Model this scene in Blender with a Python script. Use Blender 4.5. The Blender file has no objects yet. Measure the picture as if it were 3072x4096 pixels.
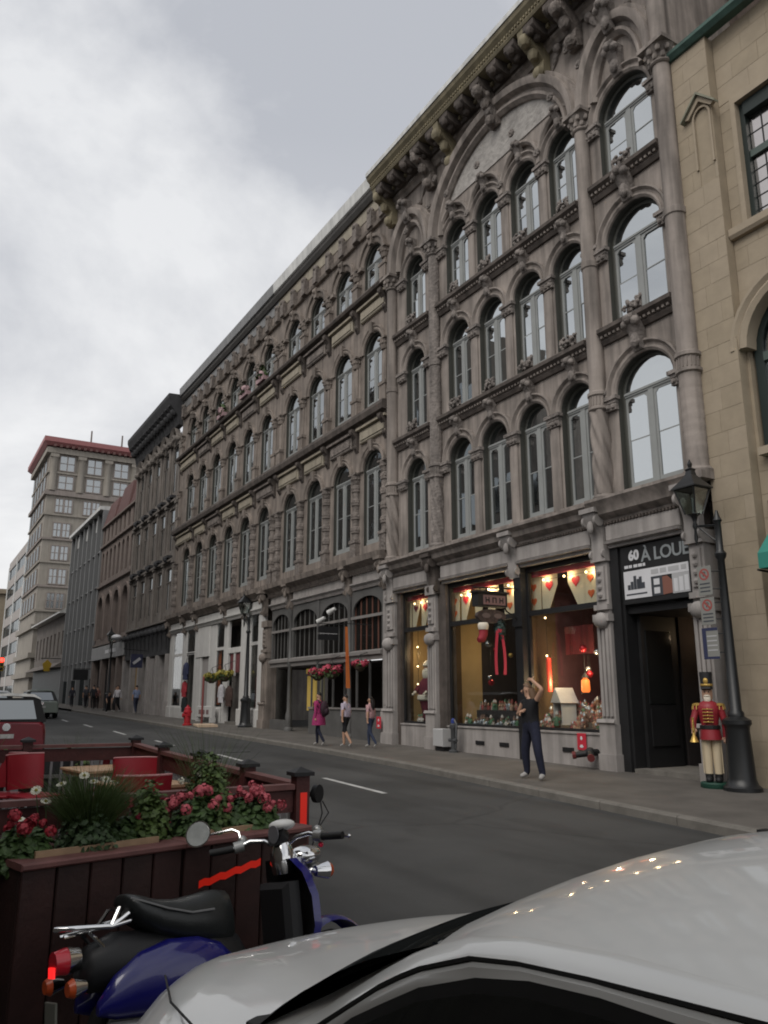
import bpy, bmesh, math, random
from mathutils import Vector, Matrix, Quaternion
random.seed(7)
R = math.radians
sc = bpy.context.scene
COL = sc.collection

# ---------------------------------------------------------------- camera
YAW, PITCH, ROLL = R(59.8093), R(13.0493), R(-0.0147)
cam_d = bpy.data.cameras.new('camera')
cam = bpy.data.objects.new('camera', cam_d)
COL.objects.link(cam)
_f = Vector((-math.sin(YAW)*math.cos(PITCH), math.cos(YAW)*math.cos(PITCH), math.sin(PITCH)))
_r = Vector((math.cos(YAW), math.sin(YAW), 0)); _u = _r.cross(_f)
_r2 = math.cos(ROLL)*_r + math.sin(ROLL)*_u; _u2 = -math.sin(ROLL)*_r + math.cos(ROLL)*_u
M3 = Matrix((_r2, _u2, -_f)).transposed().to_4x4()
cam.matrix_world = Matrix.Translation((0, 0, 1.575)) @ M3
cam_d.sensor_fit = 'VERTICAL'; cam_d.sensor_height = 36; cam_d.lens = 28.125
cam_d.clip_start = 0.02; cam_d.clip_end = 3000
sc.camera = cam

# ---------------------------------------------------------------- sky and sun (overcast evening)
SUN_EL, SUN_AZ = R(48), R(200)
world = bpy.data.worlds.new('World'); sc.world = world; world.use_nodes = True
nt = world.node_tree; N = nt.nodes; L = nt.links
N.clear()
out = N.new('ShaderNodeOutputWorld'); bg = N.new('ShaderNodeBackground'); bg.inputs[1].default_value = 0.1
L.new(bg.outputs[0], out.inputs[0])
sky = N.new('ShaderNodeTexSky'); sky.sky_type = 'NISHITA'; sky.sun_disc = False
sky.sun_elevation = SUN_EL; sky.sun_rotation = SUN_AZ; sky.dust_density = 3
tc = N.new('ShaderNodeTexCoord'); sep = N.new('ShaderNodeSeparateXYZ'); L.new(tc.outputs['Generated'], sep.inputs[0])
mz = N.new('ShaderNodeMath'); mz.operation = 'MAXIMUM'; L.new(sep.outputs[2], mz.inputs[0]); mz.inputs[1].default_value = 0.0
az = N.new('ShaderNodeMath'); az.operation = 'ADD'; L.new(mz.outputs[0], az.inputs[0]); az.inputs[1].default_value = 0.22
dx = N.new('ShaderNodeMath'); dx.operation = 'DIVIDE'; L.new(sep.outputs[0], dx.inputs[0]); L.new(az.outputs[0], dx.inputs[1])
dy = N.new('ShaderNodeMath'); dy.operation = 'DIVIDE'; L.new(sep.outputs[1], dy.inputs[0]); L.new(az.outputs[0], dy.inputs[1])
cmb = N.new('ShaderNodeCombineXYZ'); L.new(dx.outputs[0], cmb.inputs[0]); L.new(dy.outputs[0], cmb.inputs[1])
n1 = N.new('ShaderNodeTexNoise'); n1.inputs['Scale'].default_value = 1.5; n1.inputs['Detail'].default_value = 7
n1.inputs['Roughness'].default_value = 0.58; n1.inputs['Distortion'].default_value = 0.25
off = N.new('ShaderNodeVectorMath'); off.operation = 'ADD'; off.inputs[1].default_value = (3.4, 1.2, 0.0)
L.new(cmb.outputs[0], off.inputs[0]); L.new(off.outputs[0], n1.inputs['Vector'])
cr = N.new('ShaderNodeValToRGB'); L.new(n1.outputs[0], cr.inputs[0])
cr.color_ramp.elements[0].position = 0.42; cr.color_ramp.elements[0].color = (4.0, 4.13, 4.45, 1)
cr.color_ramp.elements[1].position = 0.6; cr.color_ramp.elements[1].color = (6.5, 6.55, 6.65, 1)
# brighter, whiter cloud towards the whole horizon
hz = N.new('ShaderNodeMapRange'); L.new(mz.outputs[0], hz.inputs[0])
hz.inputs[1].default_value = 0.05; hz.inputs[2].default_value = 0.62; hz.inputs[3].default_value = 0.8; hz.inputs[4].default_value = 0.0
hm = N.new('ShaderNodeMixRGB'); L.new(hz.outputs[0], hm.inputs[0]); L.new(cr.outputs[0], hm.inputs[1]); hm.inputs[2].default_value = (7.7, 7.65, 7.6, 1)
sm = N.new('ShaderNodeMixRGB'); sm.inputs[0].default_value = 0.93
L.new(sky.outputs[0], sm.inputs[1]); L.new(hm.outputs[0], sm.inputs[2]); L.new(sm.outputs[0], bg.inputs[0])

sun_d = bpy.data.lights.new('sun', 'SUN'); sun_d.energy = 1.4; sun_d.angle = R(40); sun_d.color = (1, 0.95, 0.88)
sun = bpy.data.objects.new('sun', sun_d); COL.objects.link(sun)
# sun stands to the right of and behind the camera
_sd = Vector((math.cos(SUN_EL)*0.45, -math.cos(SUN_EL)*0.89, math.sin(SUN_EL)))
sun.rotation_euler = _sd.to_track_quat('Z', 'Y').to_euler()

sc.view_settings.view_transform = 'Standard'; sc.view_settings.look = 'None'
sc.view_settings.exposure = 0.38; sc.view_settings.gamma = 1; sc.view_settings.use_curve_mapping = False
sc.cycles.max_bounces = 8; sc.cycles.transparent_max_bounces = 12
sc.cycles.use_denoising = True
sc.cycles.pixel_filter_type = 'BLACKMAN_HARRIS'; sc.cycles.filter_width = 1.9
sc.cycles.sample_clamp_indirect = 4.0

# ---------------------------------------------------------------- materials
MATS = {}
def mat(name, col, rough=0.75, metal=0.0, spec=0.4, var=0.0, scale=2.0, streak=0.0, bump=0.0, bscale=40.0, emit=None, estr=0.0, col2=None, coat=0.0, alpha=None, gloss=None, bdist=0.01):
    if name in MATS: return MATS[name]
    m = bpy.data.materials.new(name); m.use_nodes = True
    t = m.node_tree; n = t.nodes; l = t.links
    b = n['Principled BSDF']
    b.inputs['Base Color'].default_value = (*col, 1); b.inputs['Roughness'].default_value = rough
    b.inputs['Metallic'].default_value = metal
    b.inputs['Specular IOR Level'].default_value = spec
    if coat: b.inputs['Coat Weight'].default_value = coat; b.inputs['Coat Roughness'].default_value = 0.05
    if emit: b.inputs['Emission Color'].default_value = (*emit, 1); b.inputs['Emission Strength'].default_value = estr
    geo = n.new('ShaderNodeNewGeometry')
    if var or streak or col2:
        nz = n.new('ShaderNodeTexNoise'); nz.inputs['Scale'].default_value = scale; nz.inputs['Detail'].default_value = 7
        nz.inputs['Roughness'].default_value = 0.62
        l.new(geo.outputs['Position'], nz.inputs['Vector'])
        r = n.new('ShaderNodeMapRange'); l.new(nz.outputs[0], r.inputs[0])
        r.inputs[1].default_value = 0.3; r.inputs[2].default_value = 0.7
        mx = n.new('ShaderNodeMixRGB'); l.new(r.outputs[0], mx.inputs[0])
        c2 = col2 or tuple(min(1, c*(1+var)) for c in col)
        c1 = col if col2 else tuple(c*(1-var) for c in col)
        mx.inputs[1].default_value = (*c1, 1); mx.inputs[2].default_value = (*c2, 1)
        last = mx.outputs[0]
        if streak:
            mp = n.new('ShaderNodeMapping'); mp.inputs['Scale'].default_value = (5, 5, 0.45)
            l.new(geo.outputs['Position'], mp.inputs[0])
            ns = n.new('ShaderNodeTexNoise'); ns.inputs['Scale'].default_value = 1.0; ns.inputs['Detail'].default_value = 5
            l.new(mp.outputs[0], ns.inputs['Vector'])
            r2 = n.new('ShaderNodeMapRange'); l.new(ns.outputs[0], r2.inputs[0])
            r2.inputs[1].default_value = 0.38; r2.inputs[2].default_value = 0.68; r2.inputs[3].default_value = 1.0; r2.inputs[4].default_value = 1-streak
            ml = n.new('ShaderNodeMixRGB'); ml.blend_type = 'MULTIPLY'; ml.inputs[0].default_value = 1
            l.new(last, ml.inputs[1]); l.new(r2.outputs[0], ml.inputs[2]); last = ml.outputs[0]
        l.new(last, b.inputs['Base Color'])
    if bump:
        nb = n.new('ShaderNodeTexNoise'); nb.inputs['Scale'].default_value = bscale; nb.inputs['Detail'].default_value = 5
        l.new(geo.outputs['Position'], nb.inputs['Vector'])
        bp = n.new('ShaderNodeBump'); bp.inputs['Strength'].default_value = bump; bp.inputs['Distance'].default_value = bdist
        l.new(nb.outputs[0], bp.inputs['Height']); l.new(bp.outputs[0], b.inputs['Normal'])
    MATS[name] = m
    return m

def glass_mat(name, refl, dark, tint=(0.8, 0.84, 0.86), rough=0.02, wav=0.0):
    """Coated window pane: part mirror, part dark room behind it."""
    m = bpy.data.materials.new(name); m.use_nodes = True
    t = m.node_tree; n = t.nodes; l = t.links; n.clear()
    o = n.new('ShaderNodeOutputMaterial'); g = n.new('ShaderNodeBsdfGlossy'); d = n.new('ShaderNodeBsdfDiffuse')
    mx = n.new('ShaderNodeMixShader'); mx.inputs[0].default_value = refl
    g.inputs[0].default_value = (*tint, 1); g.inputs[1].default_value = rough; d.inputs[0].default_value = (*dark, 1)
    if wav:
        geo = n.new('ShaderNodeNewGeometry'); nb = n.new('ShaderNodeTexNoise'); nb.inputs['Scale'].default_value = 2.2
        l.new(geo.outputs['Position'], nb.inputs['Vector'])
        bp = n.new('ShaderNodeBump'); bp.inputs['Strength'].default_value = wav; bp.inputs['Distance'].default_value = 0.02
        l.new(nb.outputs[0], bp.inputs['Height']); l.new(bp.outputs[0], g.inputs['Normal'])
    l.new(d.outputs[0], mx.inputs[1]); l.new(g.outputs[0], mx.inputs[2]); l.new(mx.outputs[0], o.inputs[0])
    MATS[name] = m
    return m

def clear_glass(name, refl=0.12, tint=(0.93, 0.95, 0.95)):
    m = bpy.data.materials.new(name); m.use_nodes = True
    t = m.node_tree; n = t.nodes; l = t.links; n.clear()
    o = n.new('ShaderNodeOutputMaterial'); g = n.new('ShaderNodeBsdfGlossy'); d = n.new('ShaderNodeBsdfTransparent')
    g.inputs[1].default_value = 0.02; d.inputs[0].default_value = (*tint, 1)
    fr = n.new('ShaderNodeLayerWeight'); fr.inputs[0].default_value = 0.5
    pw = n.new('ShaderNodeMath'); pw.operation = 'POWER'; pw.inputs[1].default_value = 4.0; l.new(fr.outputs['Facing'], pw.inputs[0])
    mm = n.new('ShaderNodeMath'); mm.operation = 'ADD'; mm.inputs[1].default_value = refl; l.new(pw.outputs[0], mm.inputs[0])
    mx = n.new('ShaderNodeMixShader'); l.new(mm.outputs[0], mx.inputs[0])
    l.new(d.outputs[0], mx.inputs[1]); l.new(g.outputs[0], mx.inputs[2]); l.new(mx.outputs[0], o.inputs[0])
    MATS[name] = m
    return m

STONE = mat('stone_grey', (0.283, 0.247, 0.222), 0.85, var=0.24, scale=1.1, streak=0.5, bump=0.35, bscale=22)
STONE_D = mat('stone_soot_shade', (0.1, 0.083, 0.073), 0.85, var=0.3, scale=3, streak=0.4, bump=0.4, bscale=25)  # soot blackening plus soffit shade, both put into the base colour
STONE_C = mat('stone_carved', (0.232, 0.205, 0.188), 0.85, var=0.3, scale=6, streak=0.4, bump=0.9, bscale=14, bdist=0.05)
STONE_B = mat('stone_brown', (0.238, 0.202, 0.176), 0.85, var=0.24, scale=1.6, streak=0.45, bump=0.35, bscale=22)
STONE_BC = mat('stone_brown_carved', (0.205, 0.177, 0.159), 0.85, var=0.35, scale=6, streak=0.4, bump=0.9, bscale=14, bdist=0.05)
CREAM = mat('painted_cream', (0.325, 0.288, 0.225), 0.7, var=0.12, scale=1.5, streak=0.25)
OLIVE = mat('cornice_olive', (0.25, 0.215, 0.14), 0.7, var=0.15, scale=2, streak=0.3)
SHOPSTONE = mat('shopfront_stone', (0.34, 0.315, 0.3), 0.8, var=0.14, scale=2, streak=0.3, bump=0.15, bscale=20)
PLASTER = mat('rough_plaster', (0.36, 0.34, 0.32), 0.9, var=0.2, scale=4, streak=0.2, bump=1.0, bscale=6, bdist=0.06)
SASH = mat('sash_paint', (0.26, 0.27, 0.265), 0.55, var=0.08)
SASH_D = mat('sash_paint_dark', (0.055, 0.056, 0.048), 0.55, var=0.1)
BLACK = mat('black_paint', (0.012, 0.012, 0.013), 0.6, var=0.3)
IRON = mat('black_iron', (0.012, 0.013, 0.014), 0.4, spec=0.5, bump=0.1, bscale=30)
METAL_W = mat('white_flashing', (0.6, 0.6, 0.58), 0.45, var=0.1, streak=0.3)
METAL_G = mat('grey_sheet_metal', (0.2, 0.2, 0.2), 0.5, var=0.12, streak=0.25)
TAN = mat('tan_stone', (0.31, 0.258, 0.19), 0.85, var=0.1, scale=2.5, bump=0.2, bscale=25)
TAN2 = mat('tan_stone_pale', (0.322, 0.268, 0.2), 0.85, var=0.1, scale=2.5, bump=0.2, bscale=25)
TAN3 = mat('tan_stone_deep', (0.298, 0.247, 0.18), 0.85, var=0.12, scale=2.5, bump=0.2, bscale=25)
BRICK_M = mat('brown_brick', (0.07, 0.052, 0.043), 0.9, var=0.3, scale=8, bump=0.4, bscale=20)
COPPER = mat('green_copper', (0.05, 0.095, 0.08), 0.6, var=0.3, scale=5)
GLASS = glass_mat('pane_glass', 0.6, (0.012, 0.013, 0.013), wav=0.05)
GLASS_B = glass_mat('old_pane_glass', 0.42, (0.015, 0.015, 0.014), wav=0.22)
GLASS_L = glass_mat('leaded_glass', 0.62, (0.03, 0.03, 0.03), rough=0.12, tint=(0.8, 0.76, 0.74), wav=0.3)
GLASS_F = glass_mat('far_glass', 0.42, (0.02, 0.022, 0.022), rough=0.08)
GLASS_E = glass_mat('curtain_wall_glass', 0.28, (0.012, 0.016, 0.017), tint=(0.66, 0.69, 0.7), rough=0.05)
SHOPGLASS = clear_glass('shop_glass', 0.05)
CARGLASS = glass_mat('car_glass', 0.11, (0.003, 0.004, 0.004), rough=0.01)
ASPHALT = mat('asphalt', (0.058, 0.058, 0.057), 0.8, spec=0.3, var=0.3, scale=0.28, bump=0.5, bscale=90)
def road_wear(m):
    # tyre-polished lanes and old repairs running along the street
    t = m.node_tree; n = t.nodes; l = t.links; b = n['Principled BSDF']
    src = b.inputs['Base Color'].links[0].from_socket
    geo = n.new('ShaderNodeNewGeometry')
    last = src
    for sc_, lo, hi, dk in (((0.03, 1.1, 1), 0.42, 0.6, 0.78), ((0.5, 0.9, 1), 0.55, 0.58, 0.86)):
        mp = n.new('ShaderNodeMapping'); mp.inputs['Scale'].default_value = sc_; l.new(geo.outputs['Position'], mp.inputs[0])
        nz = n.new('ShaderNodeTexNoise'); nz.inputs['Scale'].default_value = 1.0; nz.inputs['Detail'].default_value = 3; l.new(mp.outputs[0], nz.inputs['Vector'])
        r = n.new('ShaderNodeMapRange'); l.new(nz.outputs[0], r.inputs[0]); r.inputs[1].default_value = lo; r.inputs[2].default_value = hi; r.inputs[3].default_value = 1.0; r.inputs[4].default_value = dk
        ml = n.new('ShaderNodeMixRGB'); ml.blend_type = 'MULTIPLY'; ml.inputs[0].default_value = 1; l.new(last, ml.inputs[1]); l.new(r.outputs[0], ml.inputs[2]); last = ml.outputs[0]
    vo = n.new('ShaderNodeTexVoronoi'); vo.feature = 'DISTANCE_TO_EDGE'; vo.inputs['Scale'].default_value = 0.35
    nd = n.new('ShaderNodeTexNoise'); nd.inputs['Scale'].default_value = 1.3; nd.inputs['Detail'].default_value = 4; l.new(geo.outputs['Position'], nd.inputs['Vector'])
    ad = n.new('ShaderNodeMixRGB'); ad.inputs[0].default_value = 0.35; l.new(geo.outputs['Position'], ad.inputs[1]); l.new(nd.outputs['Color'], ad.inputs[2]); l.new(ad.outputs[0], vo.inputs['Vector'])
    r = n.new('ShaderNodeMapRange'); l.new(vo.outputs['Distance'], r.inputs[0]); r.inputs[1].default_value = 0.0; r.inputs[2].default_value = 0.012; r.inputs[3].default_value = 0.72; r.inputs[4].default_value = 1.0
    ml = n.new('ShaderNodeMixRGB'); ml.blend_type = 'MULTIPLY'; ml.inputs[0].default_value = 1; l.new(last, ml.inputs[1]); l.new(r.outputs[0], ml.inputs[2])
    l.new(ml.outputs[0], b.inputs['Base Color'])
road_wear(ASPHALT)
PAVE = mat('pavement_concrete', (0.1, 0.091, 0.081), 0.85, var=0.26, scale=1.2, bump=0.35, bscale=60)
KERB = mat('kerb_stone', (0.15, 0.14, 0.125), 0.85, var=0.2, scale=4, bump=0.3, bscale=40)
LINE = mat('road_paint', (0.42, 0.42, 0.41), 0.8, var=0.3, scale=5)

# ---------------------------------------------------------------- mesh builder
class MB:
    def __init__(s): s.v = []; s.f = []; s.m = []
    def add(s, verts, faces, mi=0):
        o = len(s.v); s.v += [tuple(p) for p in verts]
        for f in faces: s.f.append(tuple(i+o for i in f)); s.m.append(mi)
    def quad(s, a, b, c, d, mi=0): s.add([a, b, c, d], [(0, 1, 2, 3)], mi)
    def box(s, x0, x1, y0, y1, z0, z1, mi=0):
        s.add([(x0,y0,z0),(x1,y0,z0),(x1,y1,z0),(x0,y1,z0),(x0,y0,z1),(x1,y0,z1),(x1,y1,z1),(x0,y1,z1)],
              [(0,3,2,1),(4,5,6,7),(0,1,5,4),(1,2,6,5),(2,3,7,6),(3,0,4,7)], mi)
    def bevbox(s, x0, x1, y0, y1, z0, z1, b, mi=0):
        """box with chamfered front (low y) rim"""
        s.add([(x0,y1,z0),(x1,y1,z0),(x1,y1,z1),(x0,y1,z1),
               (x0,y0+b,z0),(x1,y0+b,z0),(x1,y0+b,z1),(x0,y0+b,z1),
               (x0+b,y0,z0+b),(x1-b,y0,z0+b),(x1-b,y0,z1-b),(x0+b,y0,z1-b)],
              [(3,2,1,0),(0,1,5,4),(1,2,6,5),(2,3,7,6),(3,0,4,7),(4,5,9,8),(5,6,10,9),(6,7,11,10),(7,4,8,11),(8,9,10,11)], mi)
    def obox(s, c, ax, ay, az, mi=0):
        c = Vector(c); ax = Vector(ax); ay = Vector(ay); az = Vector(az)
        p = [c+i*ax+j*ay+k*az for k in (-1,1) for j in (-1,1) for i in (-1,1)]
        s.add(p, [(0,2,3,1),(4,5,7,6),(0,1,5,4),(1,3,7,5),(3,2,6,7),(2,0,4,6)], mi)
    def beam(s, a, b, w, h, mi=0, up=(0,0,1)):
        a = Vector(a); b = Vector(b); d = (b-a); ln = d.length; d.normalize()
        sd = d.cross(Vector(up));
        if sd.length < 1e-4: sd = d.cross(Vector((1,0,0)))
        sd.normalize(); u = sd.cross(d)
        s.obox((a+b)/2, d*ln/2, sd*w/2, u*h/2, mi)
    def extr_x(s, x0, x1, prof, mi=0):
        """prof: (w,z) closed loop, w outwards (towards -y) from the facade plane"""
        n = len(prof)
        vs = [(x0, YF-w, z) for w, z in prof] + [(x1, YF-w, z) for w, z in prof]
        s.add(vs, [(i, (i+1) % n, n+(i+1) % n, n+i) for i in range(n)] + [tuple(range(n-1, -1, -1)), tuple(range(n, 2*n))], mi)
    def prism(s, poly, d, mi=0):
        """poly: 3d points, extruded by vector d"""
        n = len(poly); d = Vector(d); p = [Vector(q) for q in poly]
        s.add(p+[q+d for q in p], [(i, (i+1) % n, n+(i+1) % n, n+i) for i in range(n)] + [tuple(range(n-1, -1, -1)), tuple(range(n, 2*n))], mi)
    def tube(s, pts, r, n=8, mi=0, cap=True):
        pts = [Vector(p) for p in pts]; k = len(pts)
        rs = r if isinstance(r, (list, tuple)) else [r]*k
        o = len(s.v); ref = None
        for i, p in enumerate(pts):
            t = (pts[min(i+1, k-1)]-pts[max(i-1, 0)]).normalized()
            if ref is None: ref = t.orthogonal().normalized()
            ref = (ref - t*ref.dot(t)); ref = ref.normalized() if ref.length > 1e-6 else t.orthogonal().normalized()
            bb = t.cross(ref)
            for j in range(n):
                a = 2*math.pi*j/n; s.v.append(tuple(p+rs[i]*(math.cos(a)*ref+math.sin(a)*bb)))
        for i in range(k-1):
            for j in range(n):
                s.f.append((o+i*n+j, o+i*n+(j+1) % n, o+(i+1)*n+(j+1) % n, o+(i+1)*n+j)); s.m.append(mi)
        if cap:
            s.f.append(tuple(o+j for j in range(n-1, -1, -1))); s.m.append(mi)
            s.f.append(tuple(o+(k-1)*n+j for j in range(n))); s.m.append(mi)
    def lathe(s, cx, cy, prof, n=16, mi=0, a0=0, a1=2*math.pi, twist=None, axis='z'):
        """prof (r,z) from bottom to top"""
        full = abs(a1-a0-2*math.pi) < 1e-6; k = n if full else n+1; o = len(s.v)
        for r, z in prof:
            for j in range(k):
                a = a0+(a1-a0)*j/n; rr = r
                if twist: rr = r*(1+twist[0]*math.sin(twist[1]*a+twist[2]*z))
                x, y = rr*math.cos(a), rr*math.sin(a)
                s.v.append((cx+x, cy+y, z))
        for i in range(len(prof)-1):
            for j in range(n):
                b = (j+1) % k
                s.f.append((o+i*k+j, o+i*k+b, o+(i+1)*k+b, o+(i+1)*k+j)); s.m.append(mi)
        if full:
            s.f.append(tuple(o+j for j in range(k-1, -1, -1))); s.m.append(mi)
            q = o+(len(prof)-1)*k; s.f.append(tuple(q+j for j in range(k))); s.m.append(mi)
    def ball(s, c, r, n=10, m=7, mi=0, sq=(1,1,1)):
        c = Vector(c); o = len(s.v)
        for i in range(m+1):
            th = math.pi*i/m
            for j in range(n):
                a = 2*math.pi*j/n
                s.v.append((c.x+r*sq[0]*math.sin(th)*math.cos(a), c.y+r*sq[1]*math.sin(th)*math.sin(a), c.z+r*sq[2]*math.cos(th)))
        for i in range(m):
            for j in range(n):
                s.f.append((o+i*n+j, o+(i+1)*n+j, o+(i+1)*n+(j+1) % n, o+i*n+(j+1) % n)); s.m.append(mi)
    def grid(s, rows, mi=0, closed=False):
        """rows: list of equal length point lists"""
        o = len(s.v); k = len(rows[0])
        for r in rows: s.v += [tuple(p) for p in r]
        for i in range(len(rows)-1):
            for j in range(k if closed else k-1):
                b = (j+1) % k
                s.f.append((o+i*k+j, o+i*k+b, o+(i+1)*k+b, o+(i+1)*k+j)); s.m.append(mi)
    def mesh(s, name, mats, smooth=None):
        me = bpy.data.meshes.new(name); me.from_pydata(s.v, [], s.f)
        for m in (mats if isinstance(mats, (list, tuple)) else [mats]): me.materials.append(m)
        if any(s.m): me.polygons.foreach_set('material_index', s.m)
        if smooth is not None:
            me.polygons.foreach_set('use_smooth', [True]*len(s.f)); me.update()
            me.set_sharp_from_angle(angle=R(smooth))
        me.update(); return me
    def fix(s):
        """recalculate normals outwards"""
        me = bpy.data.meshes.new('t'); me.from_pydata(s.v, [], s.f)
        b = bmesh.new(); b.from_mesh(me); bmesh.ops.recalc_face_normals(b, faces=b.faces)
        return b

OFFS = {}
def setp(o, label=None, cat=None, group=None, kind=None):
    if label: o['label'] = label
    if cat: o['category'] = cat
    if group: o['group'] = group
    if kind: o['kind'] = kind
    return o
def thing(name, label, cat, loc=(0,0,0), group=None, rz=0.0, world=False):
    """an Empty at the base of a thing; world=True: its parts are given in world coordinates"""
    o = bpy.data.objects.new(name, None); o.empty_display_size = 0.3; COL.objects.link(o)
    o.location = loc; o.rotation_euler = (0, 0, rz)
    if world: OFFS[o.name] = Vector(loc)
    return setp(o, label, cat, group)
def part(name, src, mats, parent, loc=(0,0,0), rot=None, smooth=None, label=None, kind=None):
    me = src if isinstance(src, bpy.types.Mesh) else src.mesh(name, mats, smooth)
    o = bpy.data.objects.new(name, me); COL.objects.link(o)
    loc = Vector(loc)
    if parent is not None:
        o.parent = parent
        if parent.name in OFFS: loc = loc - OFFS[parent.name]
    o.location = loc
    if rot: o.rotation_euler = rot
    return setp(o, label, None, None, kind)
def solo(name, src, mats, label=None, cat=None, loc=(0,0,0), rot=None, group=None, kind=None, smooth=None):
    o = part(name, src, mats, None, loc, rot, smooth)
    return setp(o, label, cat, group, kind)
def dup(o, loc=None, rz=None, label=None, group=None):
    c = o.copy(); COL.objects.link(c)
    if loc is not None: c.location = loc
    if rz is not None: c.rotation_euler = (c.rotation_euler[0], c.rotation_euler[1], rz)
    if label: c['label'] = label
    if group: c['group'] = group
    for ch in list(o.children):
        d = ch.copy(); COL.objects.link(d); d.parent = c
        for g in list(ch.children):
            e = g.copy(); COL.objects.link(e); e.parent = d
    return c
def text_mesh(body, size, depth=0.004, shear=0.0, bold=0.0, spacing=1.0, align='CENTER'):
    cu = bpy.data.curves.new('lettering', 'FONT'); cu.body = body; cu.size = size; cu.extrude = depth; cu.shear = shear
    cu.offset = bold; cu.space_character = spacing; cu.align_x = align; cu.align_y = 'CENTER'; cu.resolution_u = 3
    ob = bpy.data.objects.new('lettering', cu); COL.objects.link(ob)
    dg = bpy.context.evaluated_depsgraph_get()
    me = bpy.data.meshes.new_from_object(ob.evaluated_get(dg))
    bpy.data.objects.remove(ob); me.name = 'lettering'
    return me
def lettering(body, size, m, parent, loc, rot, **k):
    me = text_mesh(body, size, **k); me.materials.clear(); me.materials.append(m)
    return part('lettering', me, m, parent, loc, rot)
FRONT = (math.pi/2, 0, 0)       # lettering on a wall that faces -y

YF = 12.4                        # the line of the street's facades
SLOPE = -0.0125
def gz(x): return SLOPE*x        # the street rises to the left
# ---------------------------------------------------------------- ground, road, pavements, kerbs
def kerb_y(x):
    pts = [(-400, 9.9), (-45, 9.95), (-20, 9.75), (-15, 9.45), (-10, 8.95), (-6, 8.55), (40, 8.4)]
    for (a, ya), (b, yb) in zip(pts, pts[1:]):
        if a <= x <= b: return ya+(yb-ya)*(x-a)/(b-a)
    return 9.9 if x < 0 else 8.4
XS = [-400, -200, -120, -80, -60, -45, -35, -28, -24, -20, -17.5, -15, -12.5, -10, -8, -6, -4, 0, 6, 15, 40]
m = MB()
m.quad((-900, -700, gz(-900)-0.3), (700, -700, gz(700)-0.3), (700, 700, gz(700)-0.3), (-900, 700, gz(-900)-0.3))
solo('ground', m, mat('far_ground', (0.06, 0.058, 0.055), 0.9, var=0.2), kind='structure')
NEARK = 0.1
m = MB(); m.grid([[(x, NEARK, gz(x)-0.12) for x in XS], [(x, kerb_y(x)+0.02, gz(x)-0.12) for x in XS]])
solo('road', m, ASPHALT, kind='structure')
m = MB(); m.grid([[(x, kerb_y(x)+0.16, gz(x)) for x in XS], [(x, 14.6, gz(x)+0.01) for x in XS]])
solo('pavement', m, PAVE, kind='structure')
m = MB(); m.grid([[(x, -3.2, gz(x)+0.02) for x in XS], [(x, NEARK-0.16, gz(x)) for x in XS]])
solo('near_pavement', m, PAVE, kind='structure')
def kerb(yfun, sgn):
    o = bpy.data.objects.new('kerb', None); COL.objects.link(o); o['kind'] = 'structure'
    x = -60.0 if sgn > 0 else -14.0
    while x < 8:
        ln = 1.5 if x > -30 else 3.0
        a, b = x, x+ln-0.012
        q = MB(); z0, z1 = gz(a), gz(b)
        ya, yb = yfun(a), yfun(b)
        w = 0.16*sgn; f = 0.02*sgn
        q.add([(a,ya,z0-0.3),(b,yb,z1-0.3),(b,yb,z1-0.02),(a,ya,z0-0.02),(b,yb+f,z1+0.004),(a,ya+f,z0+0.004),(b,yb+w,z1+0.004),(a,ya+w,z0+0.004),(a,ya+w,z0-0.3),(b,yb+w,z1-0.3)],
              [(0,1,2,3),(3,2,4,5),(5,4,6,7),(7,6,9,8),(0,3,5,7,8),(1,9,6,4,2)])
        part('kerb_stone', q, KERB, o)
        x += ln
kerb(kerb_y, 1)
kerb(lambda x: NEARK, -1)
def road_mark(x0, x1, y0, y1, w=0.11):
    q = MB(); q.quad((x0, y0-w/2, gz(x0)-0.115), (x1, y1-w/2, gz(x1)-0.115), (x1, y1+w/2, gz(x1)-0.115), (x0, y0+w/2, gz(x0)-0.115))
    part('road_marking', q, LINE, RM)
RM = bpy.data.objects.new('road_markings', None); COL.objects.link(RM); RM['kind'] = 'structure'
for k in range(-9, 1):
    xa = -13.0+k*6.2
    road_mark(xa-1.55, xa+1.0, 7.12, 7.0)
road_mark(-6.35, -4.0, 6.77, 6.75)
# ================================================================ facade kit
def arch_pts(cx, hw, zs, rise, n=14):
    return [(cx+hw*math.cos(math.pi-math.pi*k/n), zs+rise*math.sin(math.pi*k/n)) for k in range(n+1)]
def arch_cell(mb, x0, x1, z0, z1, cx, hw, zb, zs, rise, depth=0.35, y=None, n=14, mi=0, mr=1):
    """wall panel with an arched opening, its jambs, soffit and sill"""
    y = YF if y is None else y
    A = arch_pts(cx, hw, zs, rise, n)
    q = lambda a, b, c, d: mb.quad((a[0],y,a[1]), (b[0],y,b[1]), (c[0],y,c[1]), (d[0],y,d[1]), mi)
    q((x0,z0), (cx-hw,z0), (cx-hw,z1), (x0,z1)); q((cx+hw,z0), (x1,z0), (x1,z1), (cx+hw,z1))
    if zb > z0: q((cx-hw,z0), (cx+hw,z0), (cx+hw,zb), (cx-hw,zb))
    for (xa,za), (xb,zb_) in zip(A, A[1:]): q((xa,za), (xb,zb_), (xb,z1), (xa,z1))
    P = [(cx-hw,zb)]+A+[(cx+hw,zb), (cx-hw,zb)]
    for (xa,za), (xb,zb_) in zip(P, P[1:]):
        mb.quad((xa,y,za), (xa,y+depth,za), (xb,y+depth,zb_), (xb,y,zb_), mr)
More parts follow.
